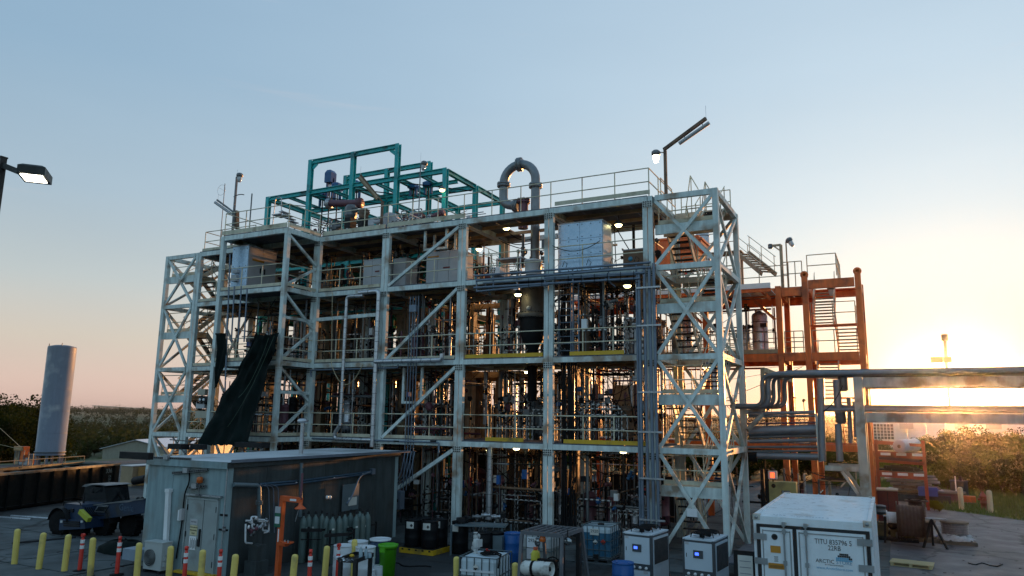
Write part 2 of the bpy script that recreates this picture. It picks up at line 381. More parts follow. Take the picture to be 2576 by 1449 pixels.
# K braces on the side of the front module, middle struts
for za, zb in ((Z3, ZR), (Z2, Z3), (Z1, Z2)):
    zm = (za+zb)/2-.12
    bar('brace', frame_, cream, (C0, YP+.1, zb-.3), (C0, YF-.12, zm+.08), .1, .11)
    bar('brace', frame_, cream, (C0, YF-.12, zm-.08), (C0, YP+.1, za+.1), .1, .11)
for z in (Z2+1.95, Z1+1.95): beam(frame_, (C0, YP+.1, z), (C0, YF-.1, z), .13, .1); 
beam(frame_, (C0+.2, YF-.02, Z2+2.05), (C1-.3, YF-.02, Z2+2.12), .16, .12)
# single diagonals in the second bay
for za, zb in ((Z3, ZR), (Z2, Z3), (Z1, Z2)):
    bar('brace', frame_, cream, (C1+.22, YF-.03, za+.06), (C2-.2, YF-.03, zb-.3), .12, .13)
bar('brace', frame_, cream, (C2-.2, YF-.03, Z1-.35), (C1+.35, YF-.03, 1.15), .14, .15)
# hanging goal-post frames
for zc, xa, xb, dz in ((ZR-.23, C1+1.9, C2-1.0, .85), ):
    for y in (YF+.25, YF+1.0):
        for x in (xa, xb): beam(frame_, (x, y, zc), (x, y, zc-dz), .1, .1, None, 'hanger')
        beam(frame_, (xa-.05, y, zc-dz), (xb+.05, y, zc-dz), .1, .1, None, 'hanger')
for x in (C1+1.0, C1+1.95): beam(frame_, (x, YF+.3, Z2-.25), (x, YF+.3, Z2-1.75), .11, .1, None, 'hanger')
beam(frame_, (C1+.95, YF+.3, Z2-1.75), (C1+2.0, YF+.3, Z2-1.75), .1, .1, None, 'hanger')
# railings and kick boards on the front edge of each deck
def board(par, p, q, z, m=None, h=.14): bar('kick_board', par, m or toe, (p[0], p[1], z+.05+h/2), (q[0], q[1], z+.05+h/2), .03, h)
for z in (Z1, Z2, Z3):
    for xa, xb in ((A1, D0), (C0, C1), (C1, C2), (C2, C3), (C3, C4)):
        rail(frame_, [(xa+.21, YF-.03), (xb-.21, YF-.03)], z, ends=(0, 0))
        if z == Z3 and xa in (C1, C2, C3): continue
        if xa == C2 and z < Z3: board(frame_, (xa+(.25 if z == Z2 else 1.3), YF-.06), (xb-(.25 if z == Z2 else 1.05), YF-.06), z, yel, .15)
        elif xa == C3 and z < Z3: board(frame_, (xa+(.9 if z == Z2 else .65), YF-.06), (xb-(1.0 if z == Z2 else .2), YF-.06), z, yel, .15)
        else: board(frame_, (xa+.25, YF-.06), (xb-.25, YF-.06), z)
    rail(frame_, [(D0+.1, YP-.03), (C0-.1, YP-.03)], z, ends=(0, 0)); board(frame_, (D0+.12, YP-.06), (C0-.12, YP-.06), z)
    rail(frame_, [(C0+.03, YP+.1), (C0+.03, YF-.1)], z, ends=(0, 0)); board(frame_, (C0+.06, YP+.1), (C0+.06, YF-.1), z)
# roof railing
rail(frame_, [(A1+.25, YB), (A1+.25, YF+.02), (D0-.2, YF+.02)], ZR, 1.1)
rail(frame_, [(D0, YB), (D0, YP), (C0, YP), (C0, YF), (C2, YF), (C4+.05, YF), (C4+.05, YB)], ZR+.02, 1.12)
board(frame_, (A1+.2, YF-.05), (D0-.1, YF-.05), ZR); board(frame_, (D0-.05, YP-.08), (C0, YP-.08), ZR, None, .2); board(frame_, (C0+.06, YP), (C0+.06, YF), ZR, None, .2)
board(frame_, (C0+.3, YF-.06), (C1-.1, YF-.06), ZR, None, .2); board(frame_, (C1+.05, YF-.06), (C2+.1, YF-.06), ZR+.02, None, .2); board(frame_, (C3+.25, YF-.06), (C4+.1, YF-.06), ZR+.04, None, .16)

# ---------------------------------------------------------------- stair towers
stairp = mat('stair_paint', (.60, .55, .43), .55, stain=(.2, .13, .08), stam=.25, streak=.15)
def tower(x0, x1, label, dbl_left, flip):
    t = thing('stair_tower', ((x0+x1)/2, (YF+YB)/2, 0), label, 'stair tower', 'stair towers at the ends of the frame')
    xl, xr = x0+.1, x1-.1
    for (x, y) in ((xl, YF), (xl, YB), (xr, YF), (xr, YB)):
        inner = (x == xl) == dbl_left
        if inner: 
            column(t, x0 if dbl_left else x1, y, 0, ZR-.001)
        else: bar('column', t, cream, (x, y, 0), (x, y, ZR), .2, .2)
    if dbl_left: xl = x0+.19
    else: xr = x1-.19
    zs = (0,)+LV
    for a, b in zip(zs, zs[1:]):
        zm = (a+b)/2+ (.05 if a else .35)
        for y in (YF, YB):
            beam(t, (xl+.1, y, b-.1), (xr-.1, y, b-.1), .2); 
            s = .01 if y == YF else -.01
            zt, zb = b-.22, (a if a else .1)+.02
            c = V(((xl+xr)/2, y-.02, (zt+zb)/2))
            bar('brace', t, cream, (xl+.1, y-.02, zt), (xr-.1, y-.02, zb), .1, .12)
            bar('brace', t, cream, (xl+.1, y-.03, zb), (xr-.1, y-.03, zt), .1, .12)
        beam(t, (xl+.05, YF+.12, zm-.02), (xr-.1, YF+.12, zm-.02), .36, .1)
        for x in (xl, xr):
            if x == (xl if dbl_left else xr): 
                beam(t, (x, YF+.1, b-.1), (x, YB-.1, b-.1), .2); continue
            beam(t, (x, YF+.1, b-.1), (x, YB-.1, b-.1), .2)
            bar('brace', t, cream, (x-.02, YF+.1, b-.22), (x-.02, YB-.1, (a if a else .1)+.02), .1, .12)
            bar('brace', t, cream, (x+.02, YF+.1, (a if a else .1)+.02), (x+.02, YB-.1, b-.22), .1, .12)
        # landings: half level at the front, full level at the back
        zl = zm+.16
        blk('landing', t, stairp, ((xl+xr)/2, YF+.62, zl), (xr-xl-.2, 1.0, .05)); blk('landing', t, stairp, ((xl+xr)/2, YB-.5, b), (xr-xl-.2, 1.0, .05))
        beam(t, (xl+.1, YF+1.1, zl-.12), (xr-.1, YF+1.1, zl-.12), .2, .08, stairp); beam(t, (xl+.1, YB-1.0, b-.12), (xr-.1, YB-1.0, b-.12), .2, .08, stairp)
        rail(t, [(xl+.15, YF+.24), (xr-.15, YF+.24)], zl, 1.05, step=1.9); board(t, (xl+.15, YF+.2), (xr-.15, YF+.2), zl, None, .15)
        rail(t, [(xl+.15, YB-.1), (xr-.15, YB-.1)], b, 1.05, step=1.9)
        q = (xr-xl)/4; fl, fr = xl+q+.02, xr-q-.02
        if flip: fl, fr = fr, fl
        flight(t, (fr, YB-.95, a+.03), (fr, YF+1.12, zl), .78, 8, stairp, dark)
        flight(t, (fl, YF+1.12, zl), (fl, YB-.95, b), .78, 8, stairp, dark)
    for (x, y) in ((xl, YF), (xr, YF), (xl, YB), (xr, YB)): blk('base_plate', t, plate, (x, y, .02), (.36, .36, .04))
    return t
tower(A0, A1, 'tall cream stair tower with X braces standing beside the hanging dark tarpaulin', False, False)
rtw = tower(C4, C5, 'tall cream stair tower with X braces standing behind the white refrigerated container', True, True)
for x in (C4, ):
    rail(rtw, [(x+.2, YF+1.1), (x+.2, YB-1.1)], ZR, 1.05)
# tall pointed handrail returns at the head of the stair
for k in (0, 1):
    p = V((-6.55+.35*k, YF+1.6+k, ZR)); e = sub('railing', rtw)
    for q0, q1 in (((-.25, 0, -.5), (0, 0, 1.15)), ((0, 0, 1.15), (.3, 0, .55)), ((.02, 0, 1.1), (.02, 0, -.4))): cyl('rail', e, railp, p+V(q0), p+V(q1), .04)
# ---------------------------------------------------------------- teal frame behind the roof
TX = (-33.25, -30.0, -26.8, -23.68, -20.5); TY = (32.0, 35.2, 38.5); TL, TH = 17.72, 19.6
tf = thing('teal_structure', (-27, 35, 0), 'teal painted open I-beam frame rising above the flat roof, two taller portals in its middle', 'steel frame')
def ib(par, m, p, q, w=.22, h=.26, name='beam'): return bar(name, par, m, p, q, w, h, 'ibeam')
for j, y in enumerate(TY):
    for i, x in enumerate(TX):
        top = TH if (i in (1, 2, 3) and j < 2) else TL
        put('column', umesh('ibeam', teal), tf, M.Translation((x, y, 0)) @ M.Diagonal((.24, .27, top, 1)))
    for z in (3.5, 6.9, 10.2, 13.1, TL-.13):
        for i in range(4):
            ib(tf, teal, (TX[i]+.13, y, z), (TX[i+1]-.13, y, z))
    if j < 2:
        ib(tf, teal, (TX[1]+.13, y, TH-.13), (TX[2]-.1, y, TH-.13)); ib(tf, teal, (TX[2]+.1, y, TH-.13), (TX[3]-.13, y, TH-.13))
        for i in (1, 3): bar('gusset', tf, teal, (TX[i]+(.15 if i == 1 else -.15), y-.02, TH-.55), (TX[i]+(.5 if i == 1 else -.5), y-.02, TH-.27), .02, .22)
for i, x in enumerate(TX):
    for j in range(2):
        for z in (3.5, 6.9, 10.2, 13.1, TL-.13): ib(tf, teal, (x, TY[j]+.14, z), (x, TY[j+1]-.14, z))
for x in (-31.7, -28.4, -25.2, -22.1):
    ib(tf, teal, (x, TY[0]+.1, TL-.16), (x, TY[1]-.1, TL-.16), .14, .18)
    bar('brace', tf, dark, (x-1.4, TY[0]+.1, TL-.35), (x+1.4, TY[1]-.1, TL-.35), .05, .05)
ib(tf, teal, (-22.9, 33.4, TL-.3), (-20.6, 33.4, TL-.3), .16, .2); ib(tf, teal, (-26.7, 33.9, TL-.35), (-23.8, 33.9, TL-.35), .16, .2)
for z in (3.5, 6.9, 10.2, 13.1):
    for i in range(4):
        for j in range(2):
            blk('deck_panel', tf, deckm, ((TX[i]+TX[i+1])/2, (TY[j]+TY[j+1])/2, z+.15), (TX[i+1]-TX[i]-.06, TY[j+1]-TY[j]-.06, .04))
    rail(tf, [(TX[0], TY[2]), (TX[4], TY[2])], z+.17, step=1.6); rail(tf, [(TX[4], TY[0]), (TX[4], TY[2])], z+.17, step=1.6)
rail(tf, [(TX[0], TY[0]), (TX[4], TY[0])], 13.27, m=steel, step=1.5)

# ---------------------------------------------------------------- brown rear frame that fills the depth behind the front bays
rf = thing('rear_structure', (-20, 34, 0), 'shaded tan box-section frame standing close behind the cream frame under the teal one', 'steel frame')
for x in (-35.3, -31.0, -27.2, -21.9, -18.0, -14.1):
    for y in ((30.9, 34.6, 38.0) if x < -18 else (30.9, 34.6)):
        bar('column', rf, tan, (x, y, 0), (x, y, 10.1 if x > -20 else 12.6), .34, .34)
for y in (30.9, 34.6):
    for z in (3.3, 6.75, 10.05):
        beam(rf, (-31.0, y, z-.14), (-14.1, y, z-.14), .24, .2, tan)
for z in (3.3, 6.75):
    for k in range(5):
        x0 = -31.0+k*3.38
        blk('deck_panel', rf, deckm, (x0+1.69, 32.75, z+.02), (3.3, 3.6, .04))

# ---------------------------------------------------------------- orange frame with the open stair
OZ = at(2090, 694, 38).z; OD = at(2100, 886, 38).z; OM = at(2100, 822, 39).z
OXB, OXA, OXL = at(2157, 690, 38).x, at(2023, 690, 38).x, at(1958, 740, 38).x
of = thing('orange_structure', (-6, 39.5, 0), 'orange-primed steel frame with an open zigzag stair in its outermost bay beside the low sun', 'steel frame')
OXS = (OXB, OXA, OXL, OXL-3.6, OXL-7.2, OXL-10.6)
for i, x in enumerate(OXS):
    for y in (38, 41.2):
        top = OZ if i < 2 else OZ-.35
        bar('column', of, orange, (x, y, 0), (x, y, top), .27, .27)
        if i < 2 and y == 38:
            b = MB(); b.lathe([(.07, -.03), (.19, -.03), (.19, .03), (.07, .03), (.07, -.03)], 14, (x, y, top+.14), M.Rotation(R(90), 3, 'X'))
            bm('lifting_eye', b, orange, of, local=False)
    for z, h in ((3.6, .3), (OD, .38), (OZ-.45 if i > 1 else OZ-.2, .36)):
        beam(of, (x, 38.16, z-h/2), (x, 41.04, z-h/2), h, .2, orange)
for y in (38, 41.2):
    for z, h in ((3.6, .3), (OD, .38), (OZ-.15, .42)):
        for i in range(5):
            if i > 0 and z > OZ-.3: zz = OZ-.45
            else: zz = z
            beam(of, (OXS[i+1]+.16, y, zz-h/2), (OXS[i]-.16, y, zz-h/2), h, .22, orange)
for z in (3.6, OD, OZ-.45):
    for i in range(1, 5):
        n = 3
        for k in range(n):
            x1, x0 = OXS[i]-(OXS[i]-OXS[i+1])*k/n, OXS[i]-(OXS[i]-OXS[i+1])*(k+1)/n
            blk('deck_panel', of, deckm, ((x0+x1)/2, 39.6, z+.02), (x1-x0-.03, 3.1, .04))
xm = (OXA+OXB)/2
flight(of, (xm-.45, 38.5, OM), (xm-.45, 40.6, OZ-.25), .95, 12, orange, tan); flight(of, (xm+.52, 40.6, OD), (xm+.52, 38.7, OM), .95, 9, orange, tan)
blk('landing', of, orange, (xm, 38.45, OM), (OXB-OXA-.3, .7, .06)); blk('landing', of, orange, (xm, 40.9, OD), (OXB-OXA-.3, .7, .06)); blk('landing', of, orange, (xm, 40.95, OZ-.22), (OXB-OXA-.3, .6, .06))
flight(of, (xm-.45, 38.5, 5.75), (xm-.45, 40.6, OD), .95, 11, orange, tan); flight(of, (xm+.52, 40.6, 3.6), (xm+.52, 38.7, 5.75), .95, 11, orange, tan); blk('landing', of, orange, (xm, 38.45, 5.75), (OXB-OXA-.3, .7, .06))
for z in (OD, OM): rail(of, [(OXA+.2, 37.95), (OXB-.2, 37.95)], z, m=tan, step=1)
rail(of, [(OXS[3], 38), (OXL+.5, 38)], OZ-.4, 1.1, m=tan); rail(of, [(OXA+.15, 38), (OXB-.9, 38), (OXB-.9, 41)], OZ, 1.1, m=tan, step=1.1)
rail(of, [(OXL+.2, 38), (OXA-.2, 38)], OD, m=tan, step=.35); rail(of, [(OXL+.2, 38.05), (OXA-.1, 38.05)], OZ-.4, 1.25, m=tan, step=.33); rail(of, [(OXS[4], 38), (OXL-.2, 38)], OD, m=tan)
rail(of, [(OXS[4], 41), (OXA, 41)], OD, m=tan); rail(of, [(OXS[5], 38), (OXA-.2, 38)], 3.65, m=tan, step=1.1)
for i in (2, 3): bar('brace', of, orange, (OXS[i]-.2, 38, OZ-2.0), (OXS[i]-1.3, 38, OZ-.85), .14, .14)
for k in (0, 1, 2, 3): bar('kick_board', of, tan, (OXS[4], 37.9-.0*k, OD+.12), (OXL, 37.9, OD+.12), .03, .2) if k == 0 else None
flight(of, at(1935, 690, 39), at(1866, 634, 41), .8, 9, tan, tan)
q_ = at(1866, 634, 41); blk('landing', of, tan, q_+V((-.9, .1, .0)), (1.9, 1.1, .06))
for dx in (-1.7, -.1):
    for dy in (-.35, .5): bar('column', of, tan, (q_.x+dx, q_.y+dy, OZ-.45), (q_.x+dx, q_.y+dy, q_.z-.03), .12, .12)
rail(of, [(q_.x-1.8, q_.y-.4), (q_.x-.1, q_.y-.4)], q_.z, m=tan)
# pale canopy under the upper orange deck
cn = thing('canopy', (-8, 37, OZ-1), 'long white corrugated canopy roof hung under the upper orange deck', 'canopy roof')
for k in range(9):
    x1 = OXL-.1-k*1.15
    blk('roof_panel', cn, whitep, (x1-.57, 36.7, OZ-.78), (1.12, 2.6, .05))
bar('fascia', cn, whitep, (OXL-10.4, 35.35, OZ-.72), (OXL, 35.35, OZ-.72), .05, .24)
for k in range(6): beam(cn, (OXL-.4-k*1.9, 35.5, OZ-.95), (OXL-.4-k*1.9, 37.95, OZ-.95), .16, .1, orange)
beam(cn, (OXL-10.2, 35.45, OZ-.92), (OXL, 35.45, OZ-.92), .16, .1, orange)

# ---------------------------------------------------------------- pipe rack reaching out to the right
PR = 29.2; PX = at(2158, 955, PR).x
rk = thing('pipe_rack', (PX, PR, 0), 'weathered cream pipe rack with two long beams running past the setting sun', 'pipe rack')
zb1, zb2 = at(2154, 950, PR).z, at(2160, 1038, PR).z
wcream = mat('weathered_cream', (.50, .46, .40), .6, stain=(.20, .13, .08), stam=.4, stsc=1.6, streak=.2)
for y, m_ in ((PR, wcream), (PR+1.6, wcream)):
    bar('column', rk, m_, (PX, y, 0), (PX, y, zb1+.02), .3, .3)
    beam(rk, (PX+.16, y, zb1-.17), (19, y, zb1-.17), .34, .2, wcream); beam(rk, (PX+.16, y, zb2-.17), (19, y, zb2-.17), .34, .2, wcream)
    bar('column', rk, m_, (13, y, 0), (13, y, zb1+.02), .3, .3)
    beam(rk, (PX-1.25, y, 3.02), (PX-.16, y, 3.02), .17, .16, wcream)
    bar('brace', rk, wcream, (PX-.7, y, 2.93), (PX-.12, y, 2.0), .11, .11)
for z in (zb1-.1, zb2-.1, 3.02): beam(rk, (PX, PR+.16, z), (PX, PR+1.44, z), .2, .16)
for x in (3.5, 8, 12): beam(rk, (x, PR+.12, zb1-.1), (x, PR+1.48, zb1-.1), .16, .12); beam(rk, (x, PR+.12, zb2-.1), (x, PR+1.48, zb2-.1), .16, .12)
bar('column', rk, cream, at(2053, 1040, PR+.2), at(2063, 1162, PR+.2), .09, .09); bar('column', rk, tan, at(1918, 930, PR+.8), at(1922, 1035, PR+.8), .14, .14)
beam(rk, at(1875, 1036, PR+.8), at(1925, 1034, PR+.8), .18, .16); bar('brace', rk, wcream, at(1924, 1036, PR+.6), at(1880, 1082, PR-.2), .12, .12)
beam(rk, at(1918, 930, PR+.8), at(1990, 957, PR+3.2), .18, .16, tan)
rp = thing('pipe_bundle', (PX, PR, 6), 'silver lagged pipes lying along the cream pipe rack with elbows beside the stair tower', 'pipes')
def pipe(par, pts, r, m, n=10, name='pipe'):
    b = MB(); b.tube(pts, r, n); return bm(name, b, m, par, local=False)
def bend(pts, rad=.3, n=5):                                         # round off the corners of a polyline
    pts = [V(p) for p in pts]; o = [pts[0]]
    for a, b, c in zip(pts, pts[1:], pts[2:]):
        r = min(rad, (b-a).length*.49, (c-b).length*.49); p, q = b+(a-b).normalized()*r, b+(c-b).normalized()*r
        for i in range(n+1): t = i/n; o.append(p*(1-t)**2+b*2*t*(1-t)+q*t*t)
    return o+[pts[-1]]
dpipe = mat('backlit_lagged_pipe', (.22, .22, .24), .45, .5, var=.2)  # pipes seen against the sun, backlit darkness put into the grey
for k, (dy, dz, r, m_) in enumerate(((.05, .14, .075, steeld), (.3, .17, .11, dpipe), (.62, .13, .075, steeld), (.9, .30, .06, steeld), (1.2, .15, .09, steeld))):
    x0 = at(1915+k*14, 925, PR+dy).x
    pipe(rp, bend([(x0-1.2-.1*k, PR+dy, 5.18), (x0, PR+dy, 5.18), (x0, PR+dy, zb1+dz), (19, PR+dy, zb1+dz)], .38), r, m_)
for dy, dz, r, m_ in ((.1, .10, .07, dpipe), (.35, .14, .10, steeld), (.7, .09, .06, dpipe), (.95, .24, .05, steeld), (1.3, .12, .08, steeld)):
    pipe(rp, [(PX-1.4, PR+dy, zb2+dz), (19, PR+dy, zb2+dz)], r, m_)
for x, y0, y1, dy, r in ((2066, 952, 1160, .1, .13), (2106, 955, 1040, .2, .13), (2110, 1066, 1160, .2, .12), (2137, 1000, 1115, .5, .08), (2150, 1010, 1100, .6, .06)):
    pipe(rp, [at(x-2, y0, PR+dy), at(x+3, y1, PR+dy)], r, dpipe)
for p, q, r, m_ in (((1882, 1041), (2050, 1037), .07, dpipe), ((1884, 1048), (2060, 1046), .05, steeld), ((1884, 1085), (2070, 1079), .19, dpipe), ((1886, 1110), (2064, 1107), .08, dpipe), ((1880, 1125), (2060, 1124), .05, steeld), ((1880, 1136), (2060, 1134), .04, steeld), ((1880, 1066), (2060, 1063), .04, mauve), ((1886, 1100), (2064, 1096), .06, steeld), ((1905, 1146), (2075, 1150), .13, dpipe), ((1886, 1150), (1905, 1150), .17, rubber)):
    pipe(rp, [at(*p, PR+.5), at(*q, PR+.5)], r, m_)
for x, y, d in ((2120, 962, .34), (2114, 1042, .36)):
    b = MB(); c = at(x, y, PR+.5); b.lathe([(0, -.5), (.3, -.5), (.5, -.42), (.5, .42), (.3, .5), (0, .5)], 14)
    o = bm('pump_can', b, steeld, rp, local=False); mw = M.Translation(c) @ M.Diagonal((d, d, d*1.9, 1)); o.matrix_basis = WL[rp.name].inverted() @ mw; WL[o.name] = mw
pipe(rp, sag(at(2070, 1035, PR), at(2120, 970, PR), .15), .015, cable, 5, 'hose')

# ---------------------------------------------------------------- concrete control building
BX0, BX1, BY0, BY1, BH = -20.97, -17.49, 16.05, 24.3, 3.24
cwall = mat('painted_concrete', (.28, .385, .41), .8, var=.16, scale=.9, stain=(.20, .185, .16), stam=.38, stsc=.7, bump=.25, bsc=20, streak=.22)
cwall2 = mat('shaded_concrete', (.050, .064, .068), .85, var=.3, scale=.9, stain=(.04, .04, .038), stam=.4, stsc=.6, bump=.3, bsc=20, streak=.3)  # darker copy of the hut concrete, the side wall's shade put into it
roofm = mat('white_roof_membrane', (.52, .55, .58), .6, var=.12, scale=.8, stain=(.30, .31, .32), stam=.3, stsc=.5)
door_m = mat('grey_door_paint', (.30, .345, .35), .5, var=.1, stain=(.2, .2, .19), stam=.15)
cb = thing('concrete_building', ((BX0+BX1)/2, (BY0+BY1)/2, 0), 'flat-roofed concrete hut with a pale grey door and white roof below the steel frame', 'building')
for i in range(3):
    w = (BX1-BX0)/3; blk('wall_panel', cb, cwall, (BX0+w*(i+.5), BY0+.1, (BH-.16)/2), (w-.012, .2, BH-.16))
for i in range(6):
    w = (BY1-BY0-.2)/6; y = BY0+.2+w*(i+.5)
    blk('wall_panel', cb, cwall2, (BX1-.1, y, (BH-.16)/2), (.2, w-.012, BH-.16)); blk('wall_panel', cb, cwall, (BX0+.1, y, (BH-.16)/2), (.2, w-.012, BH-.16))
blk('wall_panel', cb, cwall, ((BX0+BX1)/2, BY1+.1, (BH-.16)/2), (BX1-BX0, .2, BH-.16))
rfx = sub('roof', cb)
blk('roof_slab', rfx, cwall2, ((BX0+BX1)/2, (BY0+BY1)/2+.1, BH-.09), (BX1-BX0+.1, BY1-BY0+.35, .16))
b = MB(); b.add([(BX0-.06, BY0-.08, BH-.005), (BX1+.07, BY0-.08, BH-.005), (BX1+.30, BY1+.5, BH+.01), (BX0-.06, BY1+.5, BH+.01), (BX0+.06, BY0+.1, BH+.035), (BX1-.05, BY0+.1, BH+.03), (BX1+.1, BY1+.4, BH+.05), (BX0+.06, BY1+.4, BH+.05)],
    [(4, 5, 6, 7), (0, 1, 5, 4), (1, 2, 6, 5), (2, 3, 7, 6), (3, 0, 4, 7)]); bm('membrane', b, roofm, rfx, local=False)
bar('fascia', rfx, cond, (BX1+.09, BY0, BH+.02), (BX1+.33, BY1+.5, BH+.03), .03, .09)
bar('fascia', rfx, cwall, (BX0-.02, BY0-.07, BH-.1), (BX1+.02, BY0-.07, BH-.1), .03, .2)
# the double door
dxl, dxm, dxr = at(464, 1400, BY0).x, at(506, 1400, BY0).x, at(540, 1400, BY0).x
dzt = at(500, 1256, BY0).z
for xa, xb in ((dxl, dxm), (dxm+.012, dxr)):
    d = sub('door', cb); blk('door_leaf', d, door_m, ((xa+xb)/2, BY0-.02, (dzt+.1)/2), (xb-xa-.02, .05, dzt-.1))
    for f in (.12, .5, .88): blk('hinge', d, dark, ((xa+.02 if xa == dxl else xb-.02), BY0-.055, .1+(dzt-.1)*f), (.03, .03, .16))
    if xa == dxl:
        blk('handle', d, dark, (xb-.07, BY0-.065, 1.12), (.05, .05, .34)); blk('handle', d, dark, (xb-.09, BY0-.06, .9), (.09, .04, .2))
for xa, xb, za, zb in ((dxl-.05, dxl, .05, dzt+.05), (dxr, dxr+.05, .05, dzt+.05), (dxl-.05, dxr+.05, dzt, dzt+.05)): blk('door_frame', cb, door_m, ((xa+xb)/2, BY0-.035, (za+zb)/2), (xb-xa, .07, zb-za))
blk('threshold', cb, yel, ((dxl+dxr)/2, BY0-.12, .06), (dxr-dxl+.3, .22, .06)); blk('drip_rail', cb, steel, ((dxl+dxr)/2+.05, BY0-.06, dzt+.13), (dxr-dxl+.2, .1, .05))
def onwall(x, y, dy=.0): p = at(x, y, BY0-dy); return p
sg = thing('warning_sign', onwall(487, 1327, .06), 'white and yellow warning sign fixed on the grey door', 'sign')
signw = mat('sign_white', (.62, .62, .58), .5, var=.1); signy = mat('sign_yellow', (.62, .55, .33), .5, var=.1); ink = mat('print_black', (.02, .02, .022), .6, var=0); inkr = mat('print_red', (.5, .03, .02), .5, var=0); inkb = mat('print_blue', (.03, .14, .38), .5, var=0); inkc = mat('print_pale_blue', (.16, .42, .62), .5, var=0)
p = onwall(488, 1313, .05); q = onwall(487, 1334, .05)
blk('header', sg, greyp, p, (.30, .014, .16)); blk('panel', sg, signy, q, (.30, .012, .28))
for k, s_ in enumerate(('AUTHORIZED', 'PERSONNEL', 'ONLY')): text(s_, sg, ink, q+V((0, -.009, .085-.085*k)), .055, FRONT, .001)
text('NOTICE', sg, ink, p+V((0, -.009, 0)), .06, FRONT, .001)
nt_ = thing('notice', onwall(484, 1366, .05), 'torn white paper notice taped to the grey door under the sign', 'notice')
blk('sheet', nt_, whitep, onwall(484, 1366, .05), (.29, .012, .38))
b = MB()
for k in range(7): x = -.12+.04*k; b.add([(x, 0, -.17+.02*(k % 3)), (x+.018, 0, -.17+.02*(k % 3)), (x+.05, 0, .14-.05*(k % 2)), (x+.03, 0, .14-.05*(k % 2))], [(0, 1, 2, 3)])
o = bm('scribble', b, steeld, nt_, local=False); mw = M.Translation(onwall(484, 1366, .058)); o.matrix_basis = WL[nt_.name].inverted() @ mw
bcn = thing('beacon_light', onwall(502, 1214, .12), 'orange warning beacon on a stem above the grey door', 'beacon')
c = onwall(502, 1214, .12); b = MB(); b.lathe([(.055, -.02), (.09, .0), (.09, .13), (.07, .16), (0, .17)], 14, c); bm('lens', b, mat('amber_lens', (.55, .12, .02), .3, var=.1), bcn, local=False)
cyl('stem', bcn, steeld, c-V((0, 0, .34)), c, .035); blk('base', bcn, steeld, c-V((0, 0, .36)), (.16, .1, .04))
def strut(xa, xb, y, nm, lab, dz=0):                                # perforated channel bracket fixed flat on the wall
    t = thing(nm, onwall((xa+xb)/2, y, .05), lab, 'bracket'); p, q = onwall(xa, y+dz, .06), onwall(xb, y-dz, .06); bar('channel', t, steeld, p, q, .05, .08)
    n = int((q-p).length/.09); b = MB()
    for i in range(n): b.box(p.lerp(q, (i+.5)/n)+V((0, -.028, 0)), (.05, .012, .035))
    tag(bm('slot', b, dark, t, local=False), kind='stuff'); blk('clamp', t, steel, p.lerp(q, .45)+V((0, -.06, .04)), (.2, .1, .14)); return t
strut(434, 521, 1186, 'wall_bracket', 'perforated steel bracket high on the hut wall carrying a cable', 4)
strut(476, 517, 1225, 'wall_bracket', 'short perforated bracket behind the orange beacon stem', 2)
strut(378, 480, 1153, 'roof_bracket', 'long perforated channel laid along the front roof edge of the hut', -2)
dc = thing('drain_pipe', onwall(415, 1300, .08), 'white square line cover running down the hut wall to the air conditioner', 'pipe cover')
bar('cover', dc, whitep, onwall(417, 1368, .07), onwall(424, 1236, .07), .15, .1); blk('cap', dc, whitep, onwall(425, 1232, .06)-V((0, 0, .02)), (.2, .14, .1))
sb = thing('switch_box', onwall(457, 1291, .08), 'grey switch box on the hut wall left of the door with a black cable', 'switch box')
blk('box', sb, greyp, onwall(459, 1294, .1), (.11, .16, .32)); blk('plate', sb, whitep, onwall(452, 1296, .04), (.12, .05, .3))
pipe(sb, bend([onwall(477, 1190, .05), onwall(476, 1215, .05), onwall(466, 1236, .05), onwall(462, 1262, .05), onwall(460, 1290, .05)], .15), .022, cable, 6, 'conduit'); pipe(sb, bend([onwall(459, 1305, .05), onwall(452, 1350, .05), onwall(443, 1405, .05)], .2), .022, cable, 6, 'conduit')
for x, y in ((586.6, 1250), (497, 1270)): pass
cn_ = thing('corner_conduit', (BX1, BY0-.03, 1.5), 'thin vertical conduit on the front corner of the concrete hut', 'conduit'); cyl('pipe', cn_, steel, (BX1-.01, BY0-.04, .1), (BX1-.01, BY0-.04, 3.05), .035)
lk = thing('wall_nameplate', onwall(561, 1295, .03), 'small dark nameplate beside the door at the hut corner', 'nameplate'); blk('plate', lk, dark, onwall(563, 1296, .01), (.3, .02, .06)); blk('hasp', lk, dark, onwall(562, 1333, .03), (.34, .05, .05)); unit('padlock', lk, 'vessel', steeld, onwall(563, 1339, .06), (.12, .06, .18))
rc = thing('roof_vent', atz(760, 1128, BH), 'tall grey vent pipe with a mushroom cap through the hut roof', 'vent pipe')
vb = V((BX1-.14, 19.6, 0)); vb = V((atz(758, 1142, BH+.03).x-.02, atz(758, 1142, BH+.03).y, 0))
vt = at(762, 1062, vb.y); cyl('pipe', rc, steel, (vb.x, vb.y, BH-.2), (vb.x, vb.y, vt.z), .15)
b = MB(); b.lathe([(.1, -.08), (.19, -.06), (.2, .0), (.13, .06), (0, .08)], 16, (vb.x, vb.y, vt.z+.06)); bm('cap', b, alum, rc, local=False)

